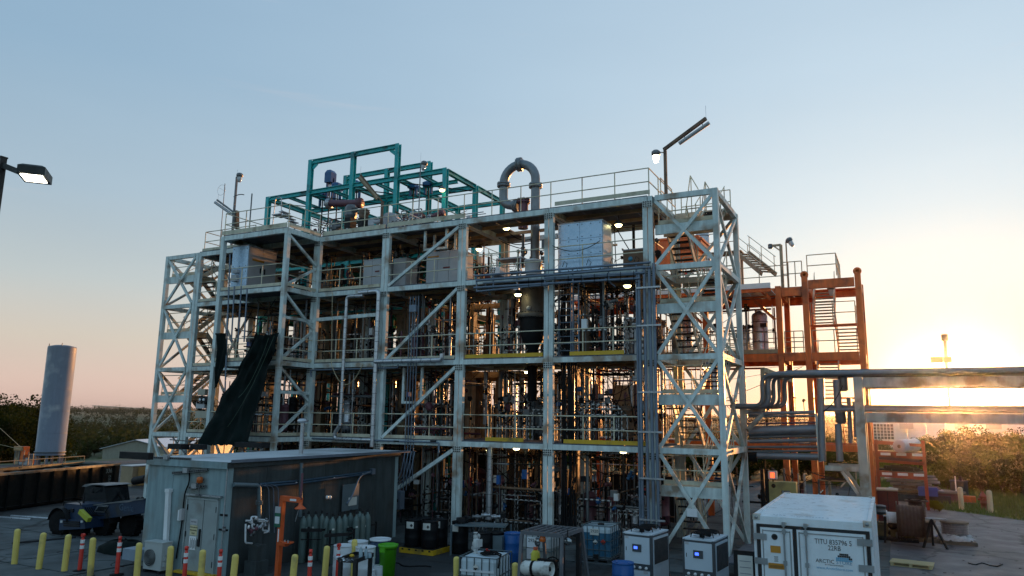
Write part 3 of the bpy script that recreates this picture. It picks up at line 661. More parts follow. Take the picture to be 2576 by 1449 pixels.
# ---------------------------------------------------------------- far buildings, silo
sil = thing('silo', (-65, 39.94, 0), 'tall grey cylindrical tank on legs catching orange light down one side', 'silo')
sp = V((-65, 39.94, 0)); szt = at(148, 873, 39.94).z; szb = at(148, 1146, 39.94).z
siloM = mat('silo_paint', (.145, .16, .20), .42, var=.1, scale=.8, stain=(.3, .3, .3), stam=.15, stsc=.6, streak=.1)
b = MB(); b.lathe([(1.08, szb), (1.17, szb), (1.17, szb+.05), (1.12, szb+.06), (1.12, szt-.1), (1.09, szt), (.6, szt+.12), (0, szt+.15)], 40, sp); bm('shell', b, siloM, sil, local=False)
b = MB(); b.lathe([(1.09, 1.5), (1.09, szb)], 40, sp); bm('skirt', b, siloM, sil, local=False)
b = MB(); b.lathe([(1.17, szb+.25), (1.2, szb+.25), (1.2, szb+.31), (1.17, szb+.31)], 32, sp); bm('hoop', b, steeld, sil, local=False)
b = MB()
for k in range(1, 5): z = szb+(szt-szb)*k/5; b.lathe([(1.12, z), (1.128, z+.015), (1.12, z+.03)], 32, sp)
bm('weld_seam', b, siloM, sil, local=False)
for a in range(6):
    an = a*math.pi/3+.3; c = sp+V((math.cos(an)*.98, math.sin(an)*.98, 0)); bar('leg', sil, siloM, c, c+V((0, 0, 1.6)), .18, .18)
for a in (-2.4, -.6): cyl('lug', sil, steeld, sp+V((math.cos(a)*1.05, math.sin(a)*1.05, szt)), sp+V((math.cos(a)*1.05, math.sin(a)*1.05, szt+.25)), .07)
mb = thing('metal_building', atz(335, 1180, -4.5), 'beige gabled metal shed with a grey roller door and pale roof among the trees', 'shed')
f0, f1 = atz(254, 1178, -4.5), atz(418, 1178, -4.5); ad = V((-.456, .89, 0)); he, ha = 3.2, 4.5; L0 = 30
mid = (f0+f1)/2; shedw = mat('beige_siding', (.30, .29, .235), .6, var=.1, streak=.1)
b = MB(); P4 = [f0, f1, f1+ad*L0, f0+ad*L0]; vs = [p-V((0, 0, 4)) for p in P4]+[p+V((0, 0, he)) for p in P4]+[mid+V((0, 0, ha)), mid+ad*L0+V((0, 0, ha))]
b.add(vs, [(0, 1, 5, 8, 4), (1, 2, 6, 5), (2, 3, 7, 9, 6), (3, 0, 4, 7)]); bm('wall', b, shedw, mb, local=False)
b = MB(); e1 = (f1-f0).normalized()*.35
for a, s_ in ((f0-e1, 1), (f1+e1, -1)):
    a2 = a-ad*.4; p = a2+V((0, 0, he-.1)); q = mid-ad*.4+V((0, 0, ha+.06)); l = ad*(L0+.8); t = V((0, 0, .1)); vs = [p, q, q+l, p+l, p+t, q+t, q+l+t, p+l+t]
    b.add(vs, [(0, 1, 2, 3), (4, 7, 6, 5), (0, 4, 5, 1), (2, 6, 7, 3), (1, 5, 6, 2), (0, 3, 7, 4)])
bm('roof', b, mat('pale_metal_roof', (.55, .6, .66), .35, .3, var=.08), mb, local=False)
dd = atz(330, 1178, -4.5); b = MB(); dx = (f1-f0).normalized(); b.bar(dd-dx*1.3-ad*.05+V((0, 0, 1.2)), dd+dx*1.3-ad*.05+V((0, 0, 1.2)), .1, 2.4); bm('roller_door', b, mat('grey_roller_door', (.10, .12, .135), .6), mb, local=False)
wh = thing('warehouse', at(2380, 1090, 112), 'long white warehouse far behind the trees under the low sun', 'warehouse')
wa, wb = at(2188, 1090, 112), at(2590, 1090, 112); zt = at(2300, 1060, 112).z
for k in range(8):
    x0 = wa.x+(wb.x-wa.x)*k/8; w = (wb.x-wa.x)/8; blk('wall_panel', wh, whitep, (x0+w/2, 112, (zt-2)/2-.5), (w-.05, .4, zt+3))
blk('roof', wh, greyp, ((wa.x+wb.x)/2, 117, zt+1.1), (wb.x-wa.x+.6, 11, .3))
wz = sub('window', wh); wp, wq = at(2196, 1066, 111.7), at(2250, 1106, 111.7)
glassd = mat('dark_glass', (.03, .04, .05), .1)
blk('pane', wz, glassd, ((wp.x+wq.x)/2, 111.74, (wp.z+wq.z)/2), (wq.x-wp.x, .08, wp.z-wq.z))
for k in range(7): x = wp.x+(wq.x-wp.x)*k/6; blk('frame', wz, whitep, (x, 111.66, (wp.z+wq.z)/2), (.08, .1, wp.z-wq.z))
for k in range(6): z = wq.z+(wp.z-wq.z)*k/5; blk('frame', wz, whitep, ((wp.x+wq.x)/2, 111.62, z), (wq.x-wp.x, .1, .07))
for x in (2280, 2420, 2500): blk('hood', wh, greyp, at(x, 1072, 111.5), (1.6, .5, .7))
# elevated road and masts on the horizon
ov = thing('overpass', at(300, 1026, 1300), 'distant elevated highway on piers along the wooded horizon', 'bridge'); pa, pb = at(236, 1021, 1500), at(372, 1029, 1250)
bar('deck', ov, tan, pa, pb, 10, 3)
for k in range(12): p = pa.lerp(pb, (k+.3)/12); bar('pier', ov, tan, p-V((0, 0, 16)), p, 3, 3)

# ---------------------------------------------------------------- trees
def leafcloud(n, shape, size, seed, clump=14):
    rs = np.random.RandomState(seed); cs = []
    while len(cs) < clump:
        p = rs.uniform(-1, 1, 3)
        if (p**2).sum() < 1: cs.append(p*np.array(shape)*.72)
    cs = np.array(cs); k = rs.randint(0, clump, n); off = rs.normal(0, 1, (n, 3)); off /= np.linalg.norm(off, axis=1)[:, None]
    off *= (rs.uniform(.25, 1, n)**.5)[:, None]*np.array(shape)*rs.uniform(.28, .46, clump)[k][:, None]
    c = cs[k]+off; c[:, 2] += shape[2]
    a = rs.normal(0, 1, (n, 3)); a /= np.linalg.norm(a, axis=1)[:, None]; bb = np.cross(a, rs.normal(0, 1, (n, 3))); bb /= np.linalg.norm(bb, axis=1)[:, None]
    s = size*rs.uniform(.6, 1.3, n)[:, None]
    vs = np.stack([c-a*s, c+bb*s*.55, c+a*s, c-bb*s*.55], 1).reshape(-1, 3)
    me = bpy.data.meshes.new('crown'); me.vertices.add(4*n); me.vertices.foreach_set('co', vs.astype(np.float32).ravel())
    me.loops.add(4*n); me.loops.foreach_set('vertex_index', np.arange(4*n, dtype=np.int32)); me.polygons.add(n)
    me.polygons.foreach_set('loop_start', np.arange(0, 4*n, 4, dtype=np.int32)); me.update(calc_edges=True); return me, cs
def foliage(name, col):
    m = mat(name, col, .96, var=.6, scale=.9, spec=.02); t = m.node_tree                  # thin leaves pass some of the light that strikes their far side
    b = t.nodes['Principled BSDF']; tr = t.nodes.new('ShaderNodeBsdfTranslucent'); mx = t.nodes.new('ShaderNodeMixShader'); mx.inputs[0].default_value = .3; src = b.inputs['Base Color'].links[0].from_socket
    t.links.new(mixc('MULTIPLY', 1., src, (2.6, 2.0, .8), t), tr.inputs[0]); t.links.new(b.outputs[0], mx.inputs[1]); t.links.new(tr.outputs[0], mx.inputs[2]); t.links.new(mx.outputs[0], t.nodes['Material Output'].inputs[0]); return m
leafA = foliage('dark_leaf', (.011, .020, .006)); leafB = foliage('olive_leaf', (.042, .066, .014)); leafC = foliage('bright_leaf', (.085, .125, .018)); bark = mat('bark', (.06, .045, .03), .9, bump=.5)
TV = []
for i, (shape, n, m_) in enumerate((((2.6, 2.6, 2.2), 9500, leafA), ((2.2, 2.2, 2.6), 8500, leafB), ((2.8, 2.6, 1.9), 9000, leafB), ((2.0, 2.0, 1.8), 6500, leafC))):
    me, cs = leafcloud(n, shape, .095, 40+i, 30); me.materials.append(m_); b = MB(); h = 1.6+shape[2]
    b.tube([(0, 0, -1.5), (.05, 0, .6), (.0, .08, 1.4), (.1, .0, h)], .1, 7, rr=[.2, .16, .12, .05])
    for c in cs[:10]: b.tube([(0, .05, .9+.1*abs(c[0])), V(c)*.5+V((0, 0, 1.0+shape[2]*.6)), V(c)+V((0, 0, 1.2+shape[2]))], .05, 5, rr=[.08, .05, .02])
    TV.append((me, b.mesh('trunk', bark)))
def tree(v, x, y, s, lab, grp, z=None, sz=1.):
    z = hgt(x, y) if z is None else z
    t = put('tree', None, None, M.Translation((x, y, z)) @ M.Rotation(rnd(0, 6), 4, 'Z') @ M.Diagonal((s, s, s*sz, 1))); tag(t, lab, 'tree', grp)
    for n_, me in (('trunk', TV[v][1]), ('crown', TV[v][0])):
        o = bpy.data.objects.new(n_, me); COL.objects.link(o); o.parent = t; o.location = (0, 0, .35 if n_ == 'crown' else -.6)
    return t
TG = 'trees in the belt behind the grass verge'
BELT = ((2305, 64, 0, 1130, 'leftmost tree of the sunlit belt, beside the orange rack'), (2338, 70, 1, 1104, 'tree of the belt rising behind the white wrapped roll'), (2374, 66, 2, 1092, 'tree of the belt behind the concrete cylinder'), (2410, 70, 1, 1080, 'tree of the belt straight below the setting sun'), (2446, 66, 0, 1078, 'tree of the belt just right of the setting sun'), (2484, 70, 2, 1084, 'tree of the belt behind the fire hydrant'), (2520, 66, 1, 1088, 'tree of the belt right of the hydrant'), (2560, 69, 0, 1084, 'tall tree of the belt at the right picture edge'), (2604, 66, 2, 1090, 'tree of the belt cut by the right picture edge'))
for px, Y, v, top, lab in BELT:
    p = at(px, 1150, Y); h = at(px, top, Y).z; tree(v, p.x, Y, h/((5.6, 6.1, 5.1, 4.7)[v])*1.32, lab, TG, sz=.93)
for i, (px, Y, v, s) in enumerate(((2320, 60, 3, .62), (2350, 60.5, 0, .66), (2380, 60, 2, .64), (2408, 59, 1, .62), (2436, 60, 3, .66), (2462, 59, 0, .7), (2490, 60, 2, .66), (2515, 58.5, 1, .68), (2542, 59, 3, .7), (2568, 57.5, 0, .72), (2596, 58, 2, .7), (2632, 58, 1, .7), (2660, 64, 1, .9), (2330, 66, 2, .7), (2470, 64, 1, .75), (2530, 63, 0, .75))):
    p = at(px, 1150, Y); tree(v, p.x, Y, s, 'low bushy tree in the front of the sunlit belt behind the verge', 'front bushes of the belt', sz=.85)
for i in range(84):  # hedge added to keep low sun off the yard and lower bays
    x = -60+i*.67; y = rnd(60, 65) if i % 2 else rnd(66, 72); tree(i % 3, x+rnd(-1, 1), y, rnd(.6, .78), 'added dark hedge tree behind the plant, blocking low sun from the yard', 'added sun-blocking hedge behind the plant', 0 if y < 67 else None, sz=.9)
for i, x in enumerate(range(-10, 26, 3)):
    y = rnd(84, 100); tree(i % 3, x+rnd(-1, 1), y, rnd(.72, .85), 'low tree in front of the white warehouse', 'low trees in front of the warehouse', sz=.85)
for px, Y, v, s in ((2200, 74, 3, .6), (2245, 78, 3, .6), (2120, 70, 3, .45), (2160, 76, 1, .5), (2150, 58, 3, .22), (2100, 60, 3, .2), (2340, 47, 3, .16), (2352, 46.4, 3, .13), (2185, 57, 3, .28)):
    p = at(px, 1150, Y); tree(v, p.x, Y, s, 'low green bush beyond the yard behind the orange frame', 'bushes beyond the yard')
for i, (px, Y, v, s) in enumerate(((14, 52, 0, 2.2), (52, 55, 0, 2.3), (-30, 50, 0, 2.3), (84, 60, 0, 2.3), (-5, 46, 0, 1.5), (30, 58, 0, 2.4), (112, 64, 0, 1.7), (140, 66, 0, 1.3), (165, 70, 0, 1.0), (70, 50, 0, 1.5), (100, 52, 0, 1.2))):
    p = at(px, 1150, Y); tree(v, p.x, p.y, s*.92, ('dark tree of the shaded clump, its crown left of the tall tank', 'tallest dark crown just left of the tall tank', 'dark tree cut by the left picture edge, farther from the tank', 'dark tree directly behind the top of the shaded clump by the tank', 'low dark tree at the left picture edge below the clump', 'dark tree between the two tallest crowns left of the tank', 'dark tree straight behind the tall tank', 'dark tree showing at the right side of the tall tank', 'low dark tree a little right of the tall tank', 'low dark bush in front of the clump left of the tank', 'low dark bush behind the foot of the tall tank')[i], 'dark trees behind the tall tank', hgt(p.x, p.y)-.5)
# nearer woodland trees one can still tell apart, then the far wood as one mass
rs = np.random.RandomState(5); placed = 0
for i in range(900):
    az = R(rnd(-66, -28)); r = 100*math.exp(rnd(0, 1.25)); x, y = r*math.sin(az), r*math.cos(az)
    if placed > 150: break
    if (V((x, y, 0))-V((mid.x, mid.y, 0))).length < 22 or y < 35: continue
    if -88 < x and y < 60: continue
    if abs(math.degrees(az)-math.degrees(math.atan2(mid.x, mid.y))) < 7 and r < mid.length+14: continue
    tree(random.choice((0, 0, 1, 2, 3)), x, y, rnd(.7, 1.15), 'rounded tree of the wooded slope below the horizon', 'trees of the wooded slope', sz=.8); placed += 1
for i in range(70):
    az = R(rnd(-27, 22)); r = rnd(120, 300); x, y = r*math.sin(az), r*math.cos(az)
    if 100 < y < 132 and wa.x-6 < x < wb.x+6: continue
    if y < 85: continue
    tree(random.choice((0, 1, 2)), x, y, rnd(.55, .85), 'low tree of the far hedge line behind the plant', 'trees of the far hedge line', sz=.8)
def wood(n, rmin, rmax, a0, a1, size, seed):
    rs = np.random.RandomState(seed); az = np.radians(rs.uniform(a0, a1, n)); r = rmin*np.exp(rs.uniform(0, math.log(rmax/rmin), n)); x, y = r*np.sin(az), r*np.cos(az)
    z = np.array([hgt(a, b_) for a, b_ in zip(x, y)]); k = 26; N_ = n*k
    cr = rs.uniform(1.7, 3.4, n)*(1+r/2600); off = rs.normal(0, .5, (n, k, 3)); off[:, :, 2] = np.abs(off[:, :, 2])*1.0
    c = np.stack([x, y, z], 1)[:, None, :]+off*cr[:, None, None]+np.array([0, 0, 1.0])*cr[:, None, None]*.7; c = c.reshape(-1, 3)
    a = rs.normal(0, 1, (N_, 3)); a /= np.linalg.norm(a, axis=1)[:, None]; bb = np.cross(a, rs.normal(0, 1, (N_, 3))); bb /= np.linalg.norm(bb, axis=1)[:, None]
    s = (np.repeat(cr, k)*size*rs.uniform(.6, 1.2, N_))[:, None]; vs = np.stack([c-a*s, c+bb*s*.7, c+a*s, c-bb*s*.7], 1).reshape(-1, 3)
    me = bpy.data.meshes.new('forest'); me.vertices.add(4*N_); me.vertices.foreach_set('co', vs.astype(np.float32).ravel()); me.loops.add(4*N_); me.loops.foreach_set('vertex_index', np.arange(4*N_, dtype=np.int32))
    me.polygons.add(N_); me.polygons.foreach_set('loop_start', np.arange(0, 4*N_, 4, dtype=np.int32)); me.update(calc_edges=True); return me
me = wood(10000, 230, 3200, -70, 30, .24, 3); me.materials.append(foliage('wood_leaf', (.014, .026, .009)))
tag(put('forest', me), kind='stuff')
wt = mat('far_white_wall', (.5, .5, .5), .7)
for k, (px, py, d) in enumerate(((258, 1088, 420), (386, 1076, 470), (350, 1063, 700), (440, 1085, 400))):
    p = at(px, py, d); h = thing('farmhouse', p, ('small pale house in the trees above the shed roof', 'pale house roof among trees left of the stair tower', 'tiny white house high on the wooded slope', 'white house seen between the stair tower braces')[k], 'house'); blk('wall', h, wt, p+V((0, 0, .5)), (9, 7, 5)); bar('roof', h, shedw, p+V((-5, 0, 3.6)), p+V((5, 0, 3.6)), 6, 1.4)
# grass verge with its blades
vg = MB(); vp = [(p.x, p.y) for p in edge]+[(-1.5, 60), (-1.5, 70), (30, 70), (30, 34), (14, 43.5)]
vg.add([(x, y, .02) for x, y in vp], [tuple(range(len(vp)))]); grassm = mat('verge_grass', (.075, .115, .016), .9, var=.45, scale=1.2, stain=(.13, .10, .05), stam=.2, bump=.5, bsc=8)
tag(bm('grass_verge', vg, grassm), kind='structure')
n = 26000; gx = rs.uniform(-1.5, 14, n); gy = rs.uniform(41, 66, n)
import mathutils.geometry as mg
ok = np.array([bool(mg.intersect_point_tri_2d is not None) for _ in range(1)])
def inside(x, y):
    c = False; j = len(vp)-1
    for i in range(len(vp)):
        (xi, yi), (xj, yj) = vp[i], vp[j]
        if (yi > y) != (yj > y) and x < (xj-xi)*(y-yi)/(yj-yi)+xi: c = not c
        j = i
    return c
gb = MB(); cnt = 0
for x, y in zip(gx, gy):
    if not inside(x, y): continue
    h = rs.uniform(.08, .3)*(1.7 if y > 52 else 1); a = rs.uniform(0, 6.3); dx_, dy_ = math.cos(a)*.035, math.sin(a)*.035; l = rs.uniform(-.1, .1, 2)
    gb.v += [(x-dx_, y-dy_, 0), (x+dx_, y+dy_, 0), (x+l[0], y+l[1], h)]; gb.f.append((cnt, cnt+1, cnt+2)); gb.sm.append(False); cnt += 3
tag(bm('grass', gb, mat('grass_blade', (.10, .16, .018), .7, var=.5, scale=.8)), kind='stuff')
# ---------------------------------------------------------------- enclosures and larger equipment on the decks
def solveY(px, X):                                                  # depth at which picture column px meets the plane x = X
    d = ray(px, 724); return X/d.x*d.y
def cabinet(name, label, x0, x1, y0, y1, z0, z1, m, nx=1, nz=1, side=0, tab=None, group=None, dots=False):
    t = thing(name, ((x0+x1)/2, (y0+y1)/2, z0), label, 'cabinet', group)
    blk('body', t, greyp if m is whitep else m, ((x0+x1)/2, (y0+y1)/2, (z0+z1)/2), (x1-x0-.02, y1-y0-.02, z1-z0))
    for i in range(nx):
        for k in range(nz):
            w, h = (x1-x0)/nx, (z1-z0)/nz; blk('panel', t, m, (x0+w*(i+.5), y0-.008, z0+h*(k+.5)), (w-.014, .03, h-.014))
            if dots:
                b = MB()
                for u in (.1, .5, .9):
                    for v in (.12, .88): b.lathe([(.022, 0), (.022, .012), (0, .012)], 6, (x0+w*(i+u), y0-.023, z0+h*(k+v)), M.Rotation(R(90), 3, 'X'), False)
                tag(bm('fastener', b, dark, t, local=False), kind='stuff')
    for k in range(side):
        d = (y1-y0)/side; blk('door_leaf', t, greyp if m is not whitep else m, (x1+.008, y0+d*(k+.5), (z0+z1)/2), (.03, d-.014, z1-z0-.04)); blk('handle', t, dark, (x1+.04, y0+d*(k+.85 if k == 0 else k+.15), z0+(z1-z0)*.5), (.05, .05, .25))
    blk('roof', t, greyp, ((x0+x1)/2, (y0+y1)/2, z1+.02), (x1-x0+.06, y1-y0+.06, .04))
    if tab:
        for f, w_, m_ in tab: blk('sticker', t, m_, (x0+(x1-x0)*f[0], y0-.03, z0+(z1-z0)*f[1]), (w_, .012, .07))
    return t
amber = mat('amber_sticker', (.50, .22, .02), .5, var=.1); stk = mat('maroon_sticker', (.16, .03, .03), .5, var=.1)
cx = at(622, 690, 24.95).x; cxl = at(582, 690, 24.95).x; cyb = solveY(690, cx)
skyb = mat('pale_blue_panel', (.46, .62, .80), .25, .2, var=.05)  # white panels with the sky's reflection put into their colour
t = cabinet('analyser_cabinet', 'large white cabinet with side doors in the top storey of the front module', cxl, cx, 24.95, min(cyb, 28.2), Z3+.06, at(622, 618, 24.95).z, skyb, 1, 2, 2, dots=True)
blk('sticker', t, amber, (cx+.03, 25.55, Z3+1.65), (.012, .75, .1)); blk('sticker', t, stk, (cx+.03, 27.3, Z3+1.1), (.012, .45, .08)); blk('sticker', t, stk, (cx+.03, 26.8, Z3+1.85), (.012, .3, .08))
blk('vent_hood', t, greyp, at(594, 683, 24.85), (.32, .18, .16)); blk('vent_hood', t, greyp, at(592, 700, 24.85), (.34, .2, .3))
for (nm, lab, pxa, pxb, pyt, Y, nx, sd, tabs) in (
    ('motor_cabinet', 'grey twin-door cabinet in the top storey between the two left double columns', 914, 958, 655, 27.2, 2, 1, [((.28, .82), .5, amber), ((.8, .62), .25, stk)]),
    ('motor_cabinet', 'pale cabinet just right of the second double column in the top storey', 989, 1020, 652, 28.0, 1, 1, None),
    ('motor_cabinet', 'wide grey cabinet with three doors behind the top long diagonal', 1072, 1158, 634, 27.2, 3, 0, [((.2, .88), .6, amber), ((.6, .52), .35, stk)]),
    ('brown_cabinet', 'dark brown box with a round blue badge beside the right stair tower top storey', 1568, 1628, 628, 27.6, 1, 1, None)):
    a, b_ = at(pxa, 700, Y), at(pxb, 700, Y); m_ = brown if 'brown' in nm else greyp
    t = cabinet(nm, lab, a.x, b_.x, Y, Y+1.1, Z3+.06, at((pxa+pxb)/2, pyt, Y).z, m_, nx, 1, sd, tabs)
    if 'brown' in nm:
        bb = MB(); bb.lathe([(.09, 0), (.09, .02), (0, .02)], 16, at(1586, 651, Y-.03), M.Rotation(R(90), 3, 'X')); bm('badge', bb, mat('badge_blue', (.05, .3, .5), .4), t, local=False)
a, b_ = at(1404, 640, 26.75), at(1516, 640, 26.75)
skyb = mat('pale_blue_panel', (.46, .62, .80), .25, .2, var=.05)
t = cabinet('bolted_cabinet', 'big white bolted panel enclosure in the top storey right of the fourth double column', a.x, b_.x, 26.75, 27.75, Z3+.06, at(1460, 560, 26.75).z, skyb, 2, 3, 0, dots=True)
blk('side_panel', t, whitep, (b_.x+.01, 27.25, (Z3+at(1460, 560, 26.75).z)/2), (.03, .96, 1.9))
t = thing('control_panel', at(1245, 683, 27), 'small pale control box with rows of buttons behind the upper blue conduits', 'control box'); c = at(1238, 683, 27.0)
blk('box', t, whitep, c+V((.12, .2, 0)), (.5, .4, .36)); bb = MB()
for i in range(3):
    for k in range(4): bb.lathe([(.022, 0), (.022, .02), (0, .02)], 6, c+V((-.08+.09*i, 0, -.12+.08*k)), M.Rotation(R(90), 3, 'X'), False)
tag(bm('button', bb, dark, t, local=False), kind='stuff')
t = thing('white_tank', at(1341, 670, 27.6), 'white lidded tub beside the tall grey pipe in the top storey', 'tub'); c = at(1341, 692, 27.6)
bb = MB(); bb.lathe([(.3, 0), (.34, .1), (.36, .55), (.39, .56), (.39, .63), (.2, .68), (0, .69)], 20, c); bm('body', bb, whitep, t, local=False)
t = thing('work_table', at(1290, 656, 27.8), 'pale tray table standing behind the button control box', 'table'); c = at(1290, 654, 27.8); blk('table_top', t, greyp, c, (1.2, .8, .07))
for dx in (-.55, .55):
    for dy in (-.35, .35): bar('leg', t, steel, (c.x+dx, c.y+dy, Z3+.05), (c.x+dx, c.y+dy, c.z-.03), .05)
# big dark vessel and gooseneck pipe
vx = at(1341, 760, 28.5).x; z_t, z_f, z_b = at(1341, 705, 28.5).z, at(1341, 795, 28.5).z, at(1341, 890, 28.5).z
t = thing('process_vessel', (vx, 28.5, z_b), 'big dark flanged vessel hanging through the deck under the tall grey pipe', 'vessel')
vm = mat('weathered_vessel', (.24, .215, .19), .5, .2, var=.35, stain=(.06, .045, .035), stam=.3)
bb = MB(); bb.lathe([(0, z_t+.1), (.3, z_t+.05), (.5, z_t-.1), (.53, z_t-.3), (.53, z_f+.08)], 28, (vx, 28.5, 0)); bm('shell', bb, vm, t, local=False)
bb = MB(); bb.lathe([(.53, z_f+.1), (.66, z_f+.1), (.66, z_f+.02), (.66, z_f-.0), (.66, z_f-.1), (.55, z_f-.1)], 28, (vx, 28.5, 0)); bm('flange', bb, vm, t, local=False)
bb = MB()
for k in range(26): a_ = k*2*math.pi/26; bb.lathe([(.03, -.14), (.03, .14), (0, .15)], 6, (vx+.61*math.cos(a_), 28.5+.61*math.sin(a_), z_f))
tag(bm('flange_bolt', bb, dark, t, local=False), kind='stuff')
bb = MB(); bb.lathe([(.55, z_f-.1), (.56, z_f-.6), (.45, z_f-1.1), (.22, z_b+.2), (.2, Z1+1.7), (0, Z1+1.65)], 24, (vx, 28.5, 0)); bm('bottom_cone', bb, dark, t, local=False)
bb = MB(); bb.lathe([(.09, 0), (.09, .1), (0, .11)], 14, at(1331, 775, 27.97), M.Rotation(R(90), 3, 'X')); bm('gauge', bb, whitep, t, local=False)
t = thing('gooseneck_pipe', (vx, 28.5, ZR), 'large grey flanged gooseneck pipe looping above the flat roof', 'pipe')
gx, gy = at(1347, 500, 28.5).x, 28.5; glx = at(1267, 470, 28.5).x; gz = at(1307, 414, 28.5).z
pm = mat('grey_cast_pipe', (.20, .215, .23), .42, .5, var=.25); rr_ = (gx-glx)/2; gr = .2
arc = [V(((gx+glx)/2+rr_*math.cos(a_), gy, gz-rr_+rr_*math.sin(a_))) for a_ in [math.pi*k/16 for k in range(17)]]
zl = at(1265, 490, 28.5).z; st = at(1309, 516, 28.5)
pipe(t, [(gx, gy, Z3+.8), (gx, gy, gz-rr_-.35)], gr, pm, 20, 'riser'); bb = MB(); bb.tube([(gx, gy, gz-rr_-.35)]+arc, gr, 20); bm('loop', bb, pm, t, local=False)
pipe(t, bend([(glx, gy, gz-rr_), (glx, gy, st.z+.12), (st.x-.1, gy, st.z-.02)], .9, 8), gr, pm, 20, 'elbow')
def flange(par, c, ax_, r, m_, w=.07):
    b = MB(); q = V((0, 0, 1)).rotation_difference(V(ax_).normalized()).to_matrix()
    b.lathe([(0, -w*1.3), (r, -w*1.3), (r, -w*.2), (r*.86, -w*.2), (r*.86, w*.2), (r, w*.2), (r, w*1.3), (0, w*1.3)], 20, c, q); bm('flange', b, m_, par, local=False)
    b = MB()
    for k in range(12): a_ = k*math.pi/6; b.box(V(c)+q @ V((r*.92*math.cos(a_), r*.92*math.sin(a_), 0)), (.035, .035, .035)).tube([V(c)+q @ V((r*.92*math.cos(a_), r*.92*math.sin(a_), -w*1.7)), V(c)+q @ V((r*.92*math.cos(a_), r*.92*math.sin(a_), w*1.7))], .018, 5)
    tag(bm('flange_bolt', b, steeld, par, local=False), kind='stuff')
flange(t, (gx, gy, gz-rr_-.3), (0, 0, 1), .3, pm); flange(t, (glx, gy, gz-rr_-.05), (0, 0, 1), .3, pm); flange(t, ((gx+glx)/2, gy, gz), (1, 0, 0), .32, pm); flange(t, st+V((-.2, 0, 0)), (1, 0, -.25), .3, pm)
pipe(t, [(st.x+.15, gy, ZR-.1), (st.x+.15, gy, st.z+.18)], .22, mauve, 18, 'stub'); flange(t, (st.x+.15, gy, st.z+.16), (0, 0, 1), .3, mauve)
# conduit bundle across the two right bays and down beside the stair tower
t = thing('conduit_bundle', (-11.5, YF-.4, Z3), 'bundle of blue-grey conduits across the third deck edge and down the right double column', 'conduits')
YC = YF-.42
for (pa, pb, r) in (((1194, 694), (1637, 660), .045), ((1198, 706), (1637, 672), .05), ((1371, 699), (1622, 686), .045), ((1192, 724), (1610, 700), .05), ((1200, 733), (1380, 716), .04), ((1215, 712), (1600, 690), .035)):
    pipe(t, [at(*pa, YC), at(*pb, YC)], r, cond, 8, 'conduit')
for px, yt, yb, r in ((1604, 700, 1310, .045), (1615, 690, 1318, .06), (1628, 668, 1322, .055), (1641, 672, 1326, .06), (1652, 662, 1330, .055)):
    a, b_ = at(px-8 if px > 1610 else px-3, yt, YC+.05), None; pipe(t, [a, V((a.x, a.y, .15))], r, cond, 8, 'conduit')
for z in (1.2, 2.6, 4.2, 5.6, 8.0, 9.4): a = at(1628, 900, YC).x; bar('clamp', t, steel, (a-.35, YC-.06, z), (a+.55, YC-.06, z), .05, .06)
for px in (1198, 1240, 1300, 1370, 1440, 1530, 1600): bar('bracket', t, cond, at(px, 690-(px-1198)*.06, YC+.03), at(px+2, 735-(px-1198)*.08, YC+.03), .05, .05); 
bar('bracket', t, cond, at(1220, 715, YC), at(1234, 742, YC+.3), .05); bar('bracket', t, cond, at(1522, 700, YC), at(1548, 722, YC+.3), .05); bar('bracket', t, cond, at(1464, 696, YC), at(1470, 722, YC+.2), .05)
bb = MB()
for k in range(9): x = 1330+k*33; p = at(x, 700-(x-1330)*.07, YC-.05); bb.tube([p, p+V((0, 0, -.35)), p+V((.1, 0, -.45)), p+V((.2, .1, -.4))], .012, 4)
for k in range(7): x = 1235+k*60; p = at(x, 684-(x-1235)*.07, YC); bb.tube([p, p+V((.08, 0, .22)), p+V((.2, 0, .1)), p+V((.1, .1, -.03))], .014, 4)
tag(bm('pigtail', bb, cable, t, local=False), kind='stuff')
# cable ladder tray
t = thing('cable_ladder', at(1420, 780, YF+.4), 'tall vertical cable ladder filled with black cables beside the fourth double column', 'cable tray')
for px in (1407, 1437, 1442, 1456): a, b_ = at(px, 712, YF+.5), at(px, 890, YF+.5); bar('side_rail', t, cond, (a.x, a.y, Z2+.1), (a.x, a.y, Z3-.3), .05, .08)
for k in range(11): z = Z2+.3+k*.28; bar('rung', t, cond, (at(1407, 800, YF+.5).x, YF+.5, z), (at(1437, 800, YF+.5).x, YF+.5, z), .04, .03); bar('rung', t, cond, (at(1442, 800, YF+.5).x, YF+.5, z), (at(1456, 800, YF+.5).x, YF+.5, z), .04, .03)
for k in range(7): x = at(1411+k*4, 800, YF+.56).x; pipe(t, [(x, YF+.58, Z2+.05), (x+rnd(-.03, .03), YF+.58, Z2+1.5), (x, YF+.58, Z3-.2)], .025, cable, 5, 'cable')
t = thing('wire_trunk', at(1420, 1000, YF+.3), 'thick black bundle of hanging cables right of the fourth double column below the second deck', 'cables')
for k in range(9): x = at(1412+k*4.5, 1000, YF+.3).x; pipe(t, [(x, YF+.3, .3), (x+rnd(-.08, .08), YF+.3+rnd(-.1, .1), 2), (x+rnd(-.08, .08), YF+.3, 4.6), (x+rnd(-.06, .06), YF+.3, Z2-.2)], .035, cable, 6, 'cable')
